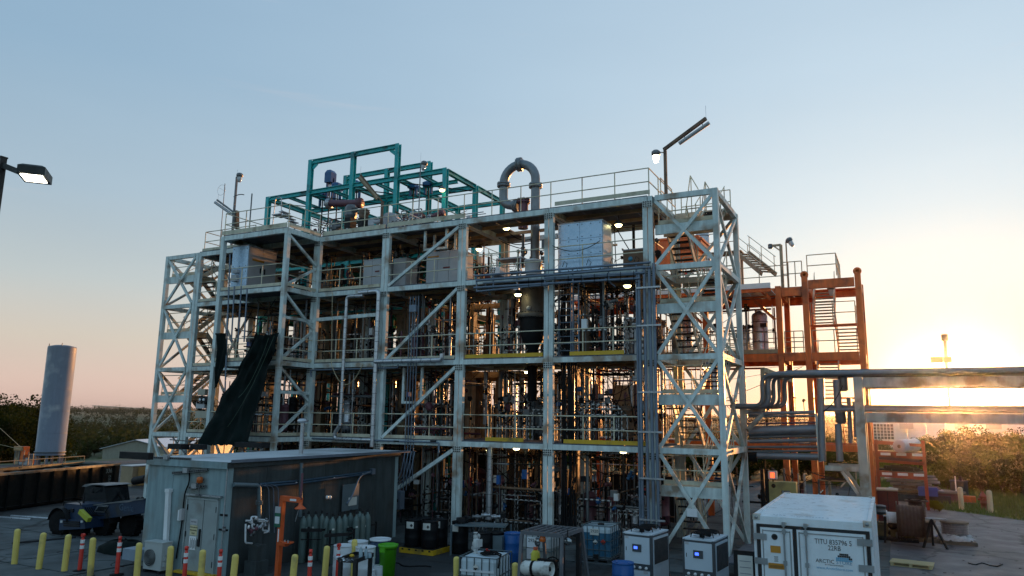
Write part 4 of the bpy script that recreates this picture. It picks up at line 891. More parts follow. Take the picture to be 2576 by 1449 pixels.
# ducts and lagged pipes near the front face
t = thing('grey_duct', at(1604, 880, YF+.7), 'grey flanged duct coming down through the deck near the right stair tower', 'duct'); a = at(1606, 820, YF+.7)
pipe(t, [(a.x, YF+.7, at(1606, 956, YF+.7).z), (a.x, YF+.7, a.z)], .17, greyp, 16); flange(t, (a.x, YF+.7, a.z), (0, 0, 1), .25, greyp); flange(t, (a.x, YF+.7, at(1606, 953, YF+.7).z), (0, 0, 1), .25, greyp)
YL = YF-.28
def lag(name, lab, pts, r, bands=True):
    t = thing(name, V(pts[0]), lab, 'pipe'); o = pipe(t, bend(pts, .18), r, alum, 14); bb = MB()
    for p, q in zip(pts, pts[1:]):
        p, q = V(p), V(q); n = int((q-p).length/.45)
        for k in range(1, n): c = p.lerp(q, k/n); d = (q-p).normalized()*.012; bb.tube([c-d, c+d], r*1.06, 14)
    tag(bm('band', bb, steeld, t, local=False), kind='stuff'); return t
def vz(px, py, Y=YL): return at(px, py, Y)
xa, xb = vz(870, 800).x, vz(950, 805).x
lag('silver_pipe', 'silver lagged downpipe with a top elbow, left of the pair in the third bay', [vz(914, 744), (xa, YL, vz(871, 746).z), (xa, YL, vz(857, 1082).z+.2)], .08)
lag('silver_pipe', 'longer silver lagged downpipe beside the second double column', [vz(903, 737), (xb, YL, vz(954, 732).z), (xb, YL, vz(940, 1124).z)], .1)
lag('silver_pipe', 'silver lagged pipe lying along the second deck edge across the diagonal bay', [(xb, YL-.05, vz(947, 910).z), (vz(1113, 907).x, YL-.05, vz(947, 910).z), (vz(1113, 907).x, YL-.05, vz(1115, 890).z)], .1)
lag('silver_pipe', 'short silver lagged pipe with an elbow along the first deck edge', [(xa, YL-.05, vz(857, 1078).z+.1), (vz(845, 1085).x, YL-.05, vz(845, 1087).z), (vz(845, 1085).x, YL-.05, vz(845, 1104).z), (xb, YL-.05, vz(845, 1104).z)], .09)
lag('silver_pipe', 'silver downpipe standing on the yard left of the fourth double column', [(vz(1233, 1130, YF+.6).x, YF+.6, Z1-.1), (vz(1233, 1130, YF+.6).x, YF+.6, .6)], .13)
t = thing('conduit', vz(900, 930), 'single blue-grey conduit crossing the bay under the second deck', 'conduit'); pipe(t, bend([vz(783, 948, YF-.2), vz(781, 931, YF-.2), vz(1001, 925, YF-.2), vz(1001, 917, YF-.2)], .1), .035, cond)
t = thing('conduit', vz(1000, 1112), 'long conduit with clamps along the first deck beam of the diagonal bay', 'conduit'); pipe(t, bend([vz(785, 1103, YF-.2), vz(1104, 1113, YF-.2), vz(1104, 1140, YF-.2)], .1), .04, cond)
for px in (998, 1090): blk('clamp', t, dark, vz(px, 1110, YF-.22), (.26, .08, .06))
t = thing('thin_pipes', vz(1040, 900), 'four thin parallel steel tubes rising in front of the long diagonal braces', 'tubes')
for k in range(4): x = vz(1027+k*7, 900, YF-.15).x; pipe(t, [(x, YF-.15, 1.4+.2*k), (x, YF-.15, vz(1035, 746, YF-.15).z)], .02, cond, 6, 'tube')
blk('junction_box', t, cond, vz(1040, 776, YF-.2), (.35, .14, .3))
for nm, lab, pts, sg_ in (('hanging_cable', 'pale cable drooping in a deep loop under the second deck left bay', ((834, 918), (913, 916)), 1.0), ('hanging_cable', 'pale cable hanging from the third deck edge left bay', ((836, 735), (834, 918)), 0.0), ('hanging_cable', 'black cable slung across the big white bolted panel enclosure', ((1390, 618), (1510, 605)), .35)):
    t = thing(nm, vz(*pts[0]), lab, 'cable'); pipe(t, sag(vz(*pts[0], YF-.25), vz(*pts[1], YF-.25), sg_*.9), .016, wired if 'pale' in lab else cable, 5)

# ---------------------------------------------------------------- pipework, vessels and instruments crowding each storey
strut_m = mat('perforated_channel', (.42, .42, .43), .4, .5, var=0)
tt = strut_m.node_tree; ck = tt.nodes.new('ShaderNodeTexChecker'); ck.inputs['Scale'].default_value = 9; ck.inputs['Color1'].default_value = (.5, .5, .5, 1); ck.inputs['Color2'].default_value = (.06, .06, .06, 1)
gg = tt.nodes.new('ShaderNodeNewGeometry'); tt.links.new(gg.outputs['Position'], ck.inputs[0]); tt.links.new(ck.outputs[0], tt.nodes['Principled BSDF'].inputs['Base Color'])
def skid(lab, x0, x1, y0, y1, z0, z1, s, nv=10, nh=8, nves=2, nval=8, ncab=10, nst=4, nbox=4, pal=None, tall=.8, big=0, top=0):
    g_ = random.Random(s); u = g_.uniform; t = thing('process_skid', ((x0+x1)/2, (y0+y1)/2, z0), lab, 'process piping', 'process piping crowding the storeys')
    pal = pal or (steeld, dark, brown, mauve, steel, dark, steeld); H = z1-z0
    def P(): return V((u(x0, x1), u(y0, y1), u(z0, z1)))
    for i in range(nv):
        x, y = u(x0, x1), u(y0, y1); d = g_.choice((.04, .05, .06, .09, .12)); a, b_ = z0+(0 if u(0, 1) < .7 else u(0, H*.4)), z1-.05-(0 if u(0, 1) < tall else u(.1, H*.6))
        if b_-a > .3: cyl('pipe', t, g_.choice(pal), (x, y, a), (x, y, b_), d)
        if u(0, 1) < .5: unit('valve', t, 'valve', g_.choice((dark, steeld, steel, redp if u(0, 1) < .15 else dark)), (x, y, u(a, b_)), (d*2.2+.1, d*2.2+.1, d*2+.14), M.Rotation(u(0, 6), 3, 'Z'))
    for i in range(nh):
        y, z = u(y0, y1), z0+H*g_.choice((u(.05, .45), u(.3, .6), u(.75, .97))); a, b_ = sorted((u(x0, x1), u(x0, x1)))
        if b_-a < .6: b_ = min(x1, a+1.2)
        cyl('pipe', t, g_.choice(pal), (a, y, z), (b_, y, z), g_.choice((.04, .05, .07, .1)))
        if i % 2: xx = u(x0, x1); cyl('pipe', t, g_.choice(pal), (xx, y0, z+.1), (xx, y1, z+.1), .06)
    for i in range(nves):
        d = u(.3, .55)+big; h = min(H*.85, u(.9, 1.7)+big*1.5); x, y = u(x0+.4, x1-.4), u(y0+.4, y1-.3)
        unit('vessel', t, 'vessel', g_.choice((steeld, brown, alum, mauve, dark)), (x, y, z0+.15), (d, d, h), None)
        for k in range(3): a_ = k*2.1+i; bar('leg', t, dark, (x+d*.42*math.cos(a_), y+d*.42*math.sin(a_), z0), (x+d*.42*math.cos(a_), y+d*.42*math.sin(a_), z0+.3), .05)
    for i in range(nval):
        p = P(); p.z = z0+u(.3, .75)*H; k = g_.choice(('valve', 'motor', 'valve')); d = u(.14, .3)
        unit('valve' if k == 'valve' else 'motor', t, k, g_.choice((dark, steeld, mauve, blue if u(0, 1) < .3 else dark)), p, (d, d, d*1.3), M.Rotation(u(0, 3), 3, g_.choice('XYZ')))
        cyl('pipe', t, dark, (p.x, p.y, z0), p, .04)
    for i in range(nst):
        y = u(y0, y0+(y1-y0)*.5); x = u(x0, x1-.8); w = u(.7, 1.7); zt = z0+u(.9, 1.8)
        x2 = min(x+w, x1)
        bar('channel', t, strut_m, (x, y, z0), (x, y, zt), .045, .045); bar('channel', t, strut_m, (x2, y, z0), (x2, y, zt), .045, .045)
        bar('channel', t, strut_m, (x, y-.03, zt), (x2, y-.03, zt), .045, .045); bar('channel', t, strut_m, (x, y-.03, z0+.55), (x2, y-.03, z0+.55), .045, .045)
    for i in range(nbox):
        p = P(); p.z = z0+u(.35, .7)*H; blk('instrument', t, g_.choice((greyp, whitep, dark, steeld, blued)), p, (u(.12, .35), u(.1, .2), u(.15, .4))); cyl('pipe', t, steeld, (p.x, p.y+.1, z0), (p.x, p.y+.1, p.z), .035)
    b = MB()
    for i in range(ncab):
        p = P(); p.z = z1-.1; q = P(); q.z = z0+u(.0, .8)*H if i % 2 else z1-.1; b.tube(sag(p, q, u(.05, .4), 7), g_.choice((.01, .014, .02)), 4)
    for i in range(ncab*2):                                         # small fittings, gauges, brackets
        p = P(); p.z = z0+u(.1, .6)*H; r = u(.02, .07); b.lathe([(0, -r), (r, -r), (r, r), (0, r)], 6, p, M.Rotation(u(0, 3), 3, 'X')); b.tube([p, p+V((u(-.3, .3), u(-.2, .2), u(-.3, .1)))], .012, 4)
    if ncab: tag(bm('wiring', b, cable, t, local=False), kind='stuff')
    return t
front = (YF+.45, YB-.3); LVL = ((0.06, Z1-.25, 'on the yard'), (Z1+.05, Z2-.25, 'on the first deck'), (Z2+.05, Z3-.25, 'on the second deck'), (Z3+.05, ZR-.25, 'in the top storey'))
BAYN = ((A1+.3, D0-.3, 'beside the left stair tower'), (D0+.3, C0-.3, 'inside the front module bay'), (C0+.3, C1-.3, 'in the silver downpipe bay'), (C1+.3, C2-.3, 'behind the long diagonal braces'), (C2+.3, C3-.3, 'in the big dark vessel bay'), (C3+.3, C4-.3, 'beside the right stair tower'))
#        nv nh nves nval ncab nst nbox
DENS = {0: {4: (12, 10, 3, 16, 22, 6, 8), 5: (12, 10, 3, 14, 20, 5, 6), 3: (14, 8, 1, 8, 14, 2, 2), 2: (14, 8, 2, 6, 8, 1, 2), 1: (14, 8, 2, 6, 6, 1, 2), 0: (8, 5, 1, 3, 5, 0, 2)},
        1: {4: (20, 15, 2, 22, 26, 9, 8), 5: (22, 15, 3, 22, 28, 9, 8), 3: (24, 10, 2, 10, 16, 2, 3), 2: (14, 7, 2, 6, 12, 1, 3), 1: (14, 12, 2, 8, 10, 2, 4), 0: (9, 6, 1, 6, 6, 0, 5)},
        2: {4: (26, 12, 2, 20, 24, 8, 4), 5: (24, 14, 3, 18, 26, 7, 5), 3: (28, 8, 2, 8, 14, 3, 2), 2: (16, 6, 2, 5, 10, 1, 2), 1: (10, 8, 1, 5, 8, 0, 2), 0: (6, 5, 0, 3, 5, 0, 3)},
        3: {4: (4, 4, 0, 3, 6, 0, 2), 5: (4, 4, 0, 4, 6, 0, 1), 3: (9, 8, 1, 6, 14, 0, 2), 2: (10, 8, 1, 6, 14, 0, 3), 1: (6, 6, 0, 3, 8, 0, 1), 0: (3, 3, 0, 2, 4, 0, 0)}}
for li, (z0, z1, ln) in enumerate(LVL):
    for bi, (x0, x1, bn) in enumerate(BAYN):
        nv, nh, nves, nval, ncab, nst, nbox = DENS[li][bi]
        y0 = 29.15 if (bi == 4 and li in (1, 2)) else (YP+.6 if (bi == 1 and li < 3) else front[0])+(.9 if li == 3 else 0)
        skid('tangle of %s %s %s' % (('dark pipes and vessels', 'pipes and channel frames', 'pipes and cables', 'overhead pipes and cables')[li], ln, bn), x0, x1, y0, front[1], z0, z1, 100+li*10+bi, nv, nh, nves, nval, ncab, nst, nbox)
# deeper rows, seen between the front ones
for li, (z0, z1) in enumerate(((.06, 3.1), (3.4, 6.5), (6.9, 9.8), (10.3, 12.9))):
    for bi, (x0, x1, bn) in enumerate(((-33, -27.5, 'deep behind the front module'), (-27.2, -22.2, 'deep behind the silver downpipe bay'), (-21.8, -17.5, 'deep behind the long diagonals'), (-17, -13.2, 'deep behind the big dark vessel'), (-12.8, -8.2, 'deep behind the right-hand bay'))):
        if li == 3 and bi > 2: continue
        k = 1.0 if bi < 3 else (.75 if li < 1 else .45)
        skid('dim %s %s %s' % (('yard-level plant', 'first-deck plant', 'second-deck plant', 'top-storey plant')[li], 'of brown pipes and vessels', bn), x0, x1, 31.2, 37.4 if bi < 3 else 36, z0, z1, 300+li*10+bi, int(34*k), int(12*k), int(6*k), int(8*k), int(8*k), 0, int(3*k), (brown, tan, steeld, brown, dark, alum), .85, .25 if bi < 3 else .1)
# wide tan uprights and ducts, added sheets that darken the depth of the bays
t = thing('duct_bank', (-22, 31.3, 0), 'row of tall tan ducts standing deep behind the left bays and diagonals', 'ducts'); g_ = random.Random(11)
for k in range(60):
    x = -31+k*.29+g_.uniform(-.2, .2); z0 = g_.choice((.05, 3.5, 6.9)); z1 = z0+3.0 if z0 else 3.1
    if g_.random() < .5: bar('duct', t, g_.choice((tan, brown, brown)), (x, 31.4+g_.random(), z0), (x, 31.4+g_.random()*0+.3, z1), g_.uniform(.25, .5), .3)
    else: cyl('duct', t, g_.choice((tan, alum, brown, steeld)), (x, 31.8, z0), (x, 31.8, z1), g_.uniform(.22, .42))
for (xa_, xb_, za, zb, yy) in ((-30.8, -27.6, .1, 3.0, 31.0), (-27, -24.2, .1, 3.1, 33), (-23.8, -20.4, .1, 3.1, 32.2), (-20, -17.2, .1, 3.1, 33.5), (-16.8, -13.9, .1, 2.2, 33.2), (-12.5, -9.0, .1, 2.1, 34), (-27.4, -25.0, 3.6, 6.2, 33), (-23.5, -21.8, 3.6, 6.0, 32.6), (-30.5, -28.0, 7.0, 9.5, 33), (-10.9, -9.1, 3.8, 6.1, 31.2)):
    tt_ = thing('screen_wall', ((xa_+xb_)/2, yy, za), 'flat %s sheet added to darken the bay %s' % (g_.choice(('brown', 'tan', 'dull')), ('under the front module', 'behind the second double column', 'behind the silver downpipes', 'behind the lowest diagonal', 'behind the big vessel bay at yard level', 'at yard level near the right stair tower', 'one deck up behind the front module', 'one deck up behind the silver downpipes', 'two decks up behind the front module', 'on the first deck beside the grey duct')[len([o for o in bpy.data.objects if o.name.startswith('screen_wall')])-0 if False else int((xa_*7+za*3) % 1) if False else [(-30.8, .1), (-27, .1), (-23.8, .1), (-20, .1), (-16.8, .1), (-12.5, .1), (-27.4, 3.6), (-23.5, 3.6), (-30.5, 7.0), (-10.9, 3.8)].index((xa_, za))]), 'sheet wall')
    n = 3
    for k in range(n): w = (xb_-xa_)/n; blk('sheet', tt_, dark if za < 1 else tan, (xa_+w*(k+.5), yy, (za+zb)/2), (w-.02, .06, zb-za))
# tall silver vessels on the orange decks and orange plant behind the stair tower
for k, (px, yt, yb, w, lab) in enumerate(((1876, 822, 882, 20, 'short silver column vessel on the orange deck right of the stair tower'), (1914, 782, 882, 34, 'tall silver column vessel on the orange deck beside the short one'), (1770, 560, 680, 30, 'silver column seen through the top of the right stair tower'), (1660, 800, 885, 24, 'brown column seen through the right stair tower at second deck height'), (1725, 780, 885, 30, 'rusty silver column seen through the middle of the right stair tower'), (1795, 915, 1000, 20, 'slim silver column behind the right stair tower below the second deck'))):
    Y = 39.4; a, b_ = at(px, yt, Y), at(px, yb, Y); d = w*43/1858.; t = thing('column_vessel', (b_.x, Y, b_.z), lab, 'vessel', 'column vessels on the orange decks')
    bb = MB(); h = a.z-b_.z; bb.lathe([(d/2, 0), (d/2, h*.86), (d*.42, h*.93), (d*.16, h*.97), (d*.16, h), (0, h)], 22, (b_.x, Y, b_.z)); bm('shell', bb, alum, t, local=False)
    bb = MB()
    for f in (.2, .45, .7): bb.lathe([(d/2, h*f), (d*.52, h*f), (d*.52, h*f+.05), (d/2, h*f+.05)], 22, (b_.x, Y, b_.z))
    bm('band', bb, steeld, t, local=False); unit('valve', t, 'valve', dark, (b_.x-d*.7, Y-.2, b_.z+h*.6), (.4, .4, .5), M.Rotation(R(90), 3, 'Y')); cyl('side_pipe', t, steeld, (b_.x-d*.5, Y-.2, b_.z+h*.6), (b_.x-d*1.1, Y-.2, b_.z+h*.6), .12)
skid('small pipes and meters around the silver columns on the orange deck', OXS[4], OXL-.3, 38.3, 41, OD+.05, OZ-1, 501, 14, 6, 0, 8, 6, 0, 2, (tan, steeld, brown, alum), .6)
skid('pipes and pumps at yard level under the orange frame', OXS[5], OXA, 38.2, 41, .1, 3.3, 502, 16, 8, 3, 10, 10, 0, 4, (tan, steeld, brown, dark), .6)
skid('orange-lit pipes on the lowest orange deck beside the stair tower', OXS[5], OXA-.3, 38.2, 41, 3.65, OD-.4, 503, 14, 8, 1, 9, 6, 0, 3, (brown, steeld, tan, orange), .7)
skid('pipes and hoses on the roof platform behind the right stair tower', OXS[5], OXS[3], 38.2, 41, OZ-.4, OZ+1.2, 504, 8, 5, 0, 6, 6, 0, 1, (tan, steeld, steel), .5)
skid('low pipe manifolds at yard level right of the stair tower', -4.6, -1.6, 31.5, 37, .1, 2.6, 505, 16, 10, 1, 12, 10, 2, 4, (steeld, dark, tan, steel), .4)
for px, py, w, h, lab in ((1706, 640, 110, 60, 'orange box duct seen through the top of the right stair tower'), (1740, 625, 60, 26, 'small orange hood above the orange box duct')):
    c = at(px, py, 36); t = thing('orange_duct', c, lab, 'duct'); blk('body', t, orange, c, (w*.0213, 1.6, h*.0213)); blk('flange', t, orange, c+V((0, 0, h*.0106)), (w*.0213+.15, 1.75, .1))

# ---------------------------------------------------------------- roof plant under and behind the teal frame
skid('pipes and gauges on the roof behind the front module railing', -31, -24.5, 30.8, 34.5, ZR+.4, ZR+2.6, 601, 40, 26, 1, 16, 14, 0, 3, (steel, steeld, mauve, steel, dark), .35)
skid('pipes and gauges on the roof below the middle teal portal', -24.5, -20.5, 30.8, 35, ZR+.4, ZR+2.4, 602, 34, 22, 1, 14, 10, 0, 3, (steel, steeld, steel, mauve, dark), .35)
skid('low pipes on the roof between railing and teal columns', -27, -16.5, 28.5, 30, ZR+.1, ZR+1.3, 603, 24, 14, 0, 12, 10, 3, 4, (steel, steeld, teal, steel), .3)
for lab, p, q, r in (('thick mauve pipe lying on the roof below the first teal portal', (828, 512), (905, 511), .2), ('mauve flanged pipe sloping up behind the last teal column', (1085, 549), (1112, 535), .16), ('mauve pipe low on the roof beside the sloping flanged pipe', (1040, 545), (1058, 549), .2)):
    t = thing('mauve_pipe', at(*p, 31.5), lab, 'pipe'); pipe(t, [at(*p, 31.5), at(*q, 31.5)], r, mauve, 14); flange(t, at(*q, 31.5), at(*q, 31.5)-at(*p, 31.5), r*1.5, mauve); flange(t, at(*p, 31.5), at(*q, 31.5)-at(*p, 31.5), r*1.5, steel)
for lab, c, w, h, m_ in (('grey hexagonal motor housing on the roof in front of the teal columns', (883, 533), .9, .9, steeld), ('grey cabinet on the roof left of the fan guard', (940, 561), .8, .6, greyp), ('dark grey cabinet on the roof near the front module corner', (845, 572), .8, .55, steeld), ('dark rusty pump block right of the grey motor housing', (915, 538), .7, .7, brown)):
    p = at(*c, 29.6); t = thing('roof_unit', p, lab, 'plant unit'); h *= .8; w *= .62; bb = MB(); bb.lathe([(w*.45, -h/2), (w*.58, -h*.3), (w*.58, h*.3), (w*.4, h/2), (0, h*.52)], 8 if 'hex' in lab else 4, p, M.Rotation(R(45), 3, 'Z'), False); bm('housing', bb, m_, t, local=False)
    blk('base', t, dark, (p.x, p.y, (p.z-h/2+ZR)/2), (w*.7, .5, max(.05, p.z-h/2-ZR))); unit('motor', t, 'motor', m_, p+V((w*.6, -.1, 0)), (.3, .3, .4), M.Rotation(R(90), 3, 'Y'))
p = at(976, 557, 29.6); t = thing('fan_guard', p, 'round spiral fan guard on the roof beside a teal column', 'fan'); bb = MB()
for k in range(5): r = .12+.08*k; bb.tube([p+V((r*math.cos(a_*.4), -.02*k, r*math.sin(a_*.4))) for a_ in range(17)], .012, 4)
bm('guard', bb, steel, t, local=False); bb = MB(); bb.lathe([(.5, 0), (.5, .3), (.2, .35), (0, .35)], 20, p+V((0, .05, 0)), M.Rotation(R(-90), 3, 'X')); bm('shroud', bb, greyp, t, local=False); blk('base', t, steeld, p+V((0, .2, -.55)), (.7, .4, .3))
for k, (px, py, h) in enumerate(((830, 470, 1.7), (849, 485, 1.0), (897, 490, 1.4), (1040, 478, .55), (1078, 473, .6), (812, 497, .9))):
    p = at(px, py, 33.4); lab = ('tall blue valve actuator left of the second teal column', 'smaller blue actuator beside the tall blue one', 'slim blue actuator behind the lamp arm', 'blue actuator box left of the roof floodlight pole', 'blue actuator box right of the roof floodlight pole', 'short blue actuator below the tall blue one')[k]
    t = thing('valve_actuator', p, lab, 'actuator', 'blue actuators above the roof'); w = .5 if h > .8 else .5
    for dx in (-w*.4, w*.4): bar('yoke', t, blue, p+V((dx, 0, -h*.6)), p+V((dx, 0, h*.3)), .1, .14)
    b = MB(); b.box(p+V((0, 0, h*.32)), (w, .5, h*.36)); b.add([p+V((-w/2, -.25, h*.5)), p+V((w/2, -.25, h*.5)), p+V((w/2, .25, h*.5)), p+V((-w/2, .25, h*.5)), p+V((-w*.25, -.2, h*.6)), p+V((w*.25, -.2, h*.6)), p+V((w*.25, .2, h*.6)), p+V((-w*.25, .2, h*.6))], [(4, 5, 6, 7), (0, 1, 5, 4), (1, 2, 6, 5), (2, 3, 7, 6), (3, 0, 4, 7)]); bm('cap', b, blue, t, local=False)
    cyl('stem', t, dark, (p.x, p.y, ZR+.5), p+V((0, 0, h*.2)), .08)
t = thing('platform_ladder', at(705, 545, 29), 'small silver step platform with hoop handrails on the front module roof', 'steps'); p = at(705, 570, 29)
for dx in (-.28, .28):
    pipe(t, bend([p+V((dx-.3, 0, 0)), p+V((dx-.22, 0, 1.7)), p+V((dx+.22, 0, 1.7)), p+V((dx+.3, 0, .6))], .25), .025, steel, 6, 'hoop') if dx < 0 else bar('stringer', t, steel, p+V((.0, 0, .9)), p+V((1.1, 0, 0)), .05, .12)
for k in range(4): blk('tread', t, steel, p+V((.25+.22*k, 0, .75-.2*k)), (.3, .6, .04))
blk('platform', t, steel, p+V((-.05, 0, .62)), (.6, .7, .05))

# ---------------------------------------------------------------- lamps
def disc_light(px, py, Y, lab, m_=None, d=.36):
    p = at(px, py, Y); t = thing('ceiling_light', p, lab, 'lamp', 'lit lamps under the decks'); b = MB(); b.lathe([(d*.42, 0), (d*.5, .06), (d*.42, .13), (d*.2, .2), (0, .2)], 16, p); bm('housing', b, steeld, t, local=False)
    b = MB(); b.lathe([(0, -.09), (d*.3, -.07), (d*.44, -.0), (d*.44, .01)], 16, p); bm('lens', b, m_ or lampon, t, local=False); cyl('stem', t, dark, p+V((0, 0, .18)), p+V((0, 0, .45)), .03); return t
for px, py, Y, lab in ((1274, 574, 28, 'lit ceiling light under the roof left of the tall grey pipe'), (1556, 566, 28, 'lit ceiling light under the roof right of the bolted enclosure'), (1578, 719, 27.2, 'lit ceiling light under the third deck near the conduit bundle'), (1303, 741, 27.6, 'lit ceiling light left of the big dark vessel'), (1299, 1127, 26.9, 'lit ceiling light under the first deck below the big vessel bay'), (1568, 1135, 26.9, 'lit ceiling light under the first deck near the right stair tower'), (1778, 925, 29, 'lit strip lamp inside the right stair tower'), (1205, 627, 30, 'lit lamp at a back corner of the top storey beside a teal post'), (1324, 935, 29, 'small lit lamp below the big dark vessel'), (1228, 1133, 28, 'tiny lit lamp beside the silver downpipe on the yard'), (833, 512, 31.5, 'lit lamp on the roof below the tall blue actuator'), (905, 511, 31.5, 'tiny lit lamp on the roof right of the mauve pipe'), (1112, 478, 31.5, 'lit lamp on a stem beside the last front teal column')):
    disc_light(px, py, Y, lab, None, .34 if 'tiny' not in lab and 'small' not in lab else .2)
def flood(name, lab, p, on, dirx=1, tilt=0):
    t = thing(name, p, lab, 'floodlight'); q = M.Rotation(tilt, 3, 'Y'); b = MB(); b.lathe([(.12, -.06), (.17, -.02), (.17, .1), (.1, .16), (0, .17)], 16, p, q); bm('housing', b, steeld, t, local=False)
    b = MB(); b.lathe([(0, -.34), (.07, -.33), (.11, -.2), (.12, -.06)], 16, p, q); bm('globe', b, lampw if on else lensm, t, local=False); return t
def pole(t, p, q, w, m_=None): return bar('pole', t, m_ or brown, p, q, w, w)
# right-hand roof lamp mast
a, b_ = at(1674, 492, 27), at(1673, 376, 27); a = V((b_.x, 27, ZR)); e_ = at(1776, 298, 26.2)
t = thing('lamp_mast', a, 'tall lamp mast with a raised fluorescent arm at the right end of the roof', 'lamp mast'); pole(t, a, b_, .11); bar('arm', t, brown, b_+V((-.05, 0, 0)), e_, .1, .12)
f0, f1 = at(1709, 361, 26.4), at(1784, 309, 26.1); b = MB(); b.tube([f0, f1], .075, 10); bm('tube_fixture', b, greyp, t, local=False)
for f in (.2, .8): c = f0.lerp(f1, f); cyl('bracket', t, dark, c, c+V((-.03, 0, .16)), .03)
cyl('whip', t, steel, e_, e_+V((0, 0, .5)), .012); flood('floodlight', 'bright lit globe floodlight clamped on the tall roof lamp mast', at(1650, 388, 27), True); cyl('bracket', t, steeld, at(1655, 383, 27), at(1672, 384, 27), .05)
# left roof mast and whip aerials
b_ = at(596, 445, 26.6); a = V((b_.x, 26.6, ZR)); t = thing('lamp_mast', a, 'thin lamp mast with an unlit floodlight at the left end of the roof', 'lamp mast'); pole(t, a, b_, .09, steeld); flood('floodlight', 'unlit globe floodlight on top of the left roof mast', at(603, 443, 26.6), False); cyl('whip', t, steel, b_, b_+V((0, 0, .4)), .012)
pole(t, at(595, 575, 26.8), at(595, 531, 26.8), .2); e0, e1 = at(592, 537, 26.8), at(546, 503, 26.6); bar('arm', t, steeld, e0, e1, .09, .09); b = MB(); b.tube([at(586, 541, 26.8), at(541, 509, 26.6)], .075, 10); bm('tube_fixture', b, greyp, t, local=False); pipe(t, sag(at(588, 495, 26.6), at(614, 490, 26.6), -.06, 5), .025, dark, 5, 'horn')
p = at(566, 462, 27.5); t = thing('aerial', (p.x, 27.5, ZR), 'thin aerial pole with a wire hoop at the far left of the roof', 'aerial'); cyl('pole', t, steeld, (p.x, 27.5, ZR), p, .04); c = at(557, 478, 27.5); pipe(t, [c+V((.3*math.cos(k*.45), 0, .3*math.sin(k*.45))) for k in range(15)], .008, steel, 4, 'hoop'); cyl('rod', t, steel, c+V((-.2, 0, -.2)), c+V((-.22, 0, -.8)), .012); cyl('rod', t, steel, c+V((-.2, 0, .15)), c+V((.3, 0, -.1)), .012)
p = at(634, 487, 28); t = thing('standpipe', (p.x, 28, ZR), 'plain grey standpipe on the roof behind the front module railing', 'pole'); cyl('pole', t, steeld, (p.x, 28, ZR), p, .07)
# middle mast with the leaning arm
b_ = at(962, 508, 28); a = V((b_.x, 28, ZR)); e_ = at(907, 440, 27.4); t = thing('lamp_mast', a, 'lamp mast with a fluorescent arm leaning left between the teal columns', 'lamp mast'); pole(t, a, b_, .1); bar('arm', t, brown, b_, e_, .09, .09); b = MB(); b.tube([at(950, 500, 27.9), at(904, 446, 27.4)], .1, 10); bm('tube_fixture', b, tan, t, local=False); cyl('whip', t, steel, e_, e_+V((0, 0, .45)), .012)
b_ = at(1058, 412, 30); t = thing('lamp_mast', (b_.x, 30, ZR), 'thin pole with an unlit box floodlight left of the last teal column', 'lamp mast'); cyl('pole', t, steeld, (b_.x, 30, ZR), b_, .06); flood('floodlight', 'unlit floodlight on the thin pole between teal columns', at(1067, 413, 30), False, tilt=.2); cyl('whip', t, steel, b_, b_+V((0, 0, .6)), .012)
# small lamps over the orange frame
b_ = at(1964, 616, 38); t = thing('lamp_bracket', (b_.x, 38, OZ-.4), 'post with a braced side arm and small lamp over the orange deck', 'lamp post'); bar('pole', t, tan, (b_.x, 38, OZ-.5), b_, .14, .14); bar('arm', t, tan, b_, at(1936, 619, 38), .1, .1); bar('strut', t, tan, at(1962, 630, 38), at(1946, 619, 38), .06, .06); unit('lamp', t, 'vessel', steeld, at(1938, 626, 38), (.22, .22, .25))
b_ = at(1977, 608, 38.4); t = thing('lamp_bracket', (b_.x, 38.4, OZ-.4), 'thin lamp post with a tilted unlit floodlight over the orange deck', 'lamp post'); cyl('pole', t, tan, (b_.x, 38.4, OZ-.5), b_, .07); flood('floodlight', 'tilted unlit floodlight on the thin post over the orange frame', at(1986, 606, 38.4), False, tilt=-.5)
flood('floodlight', 'unlit lamp hanging under the top of the orange stair bay', at(2090, 726, 38.3), False)
# street lamp at the upper left
t = thing('street_lamp', (at(0, 700, 9.2).x, at(0, 700, 9.2).y, 0), 'dark street lamp with a lit square head at the upper left', 'street lamp'); lampd = mat('lamp_black', (.018, .02, .02), .45, .3)
p0 = at(6, 398, 8.0); pole_w = .125; bar('pole', t, lampd, (p0.x, p0.y, -.0), p0, pole_w, pole_w); blk('cap', t, lampd, p0+V((0, 0, .01)), (.145, .145, .03))
h = at(88, 440, 8.0); d = V((.62, -.55, 0)).normalized(); hz = h.z
q = M.Rotation(math.atan2(d.y, d.x), 3, 'Z'); b = MB(); b.box(h, (.66, .46, .16), 0, q); b.add([h+q @ V((x, y, z)) for x, y, z in ((-.33, -.23, .08), (.33, -.23, .08), (.33, .23, .08), (-.33, .23, .08), (-.24, -.16, .12), (.28, -.16, .12), (.28, .16, .12), (-.24, .16, .12))], [(4, 5, 6, 7), (0, 1, 5, 4), (1, 2, 6, 5), (2, 3, 7, 6), (3, 0, 4, 7)]); bm('head', b, lampd, t, local=False)
b = MB(); b.box(h+V((0, 0, -.083))+q @ V((.05, 0, 0)), (.46, .36, .02), 0, q); bm('lens', b, lampw, t, local=False); bar('arm', t, lampd, p0+V((0, 0, -.14)), h+q @ V((-.32, 0, .0)), .08, .11)
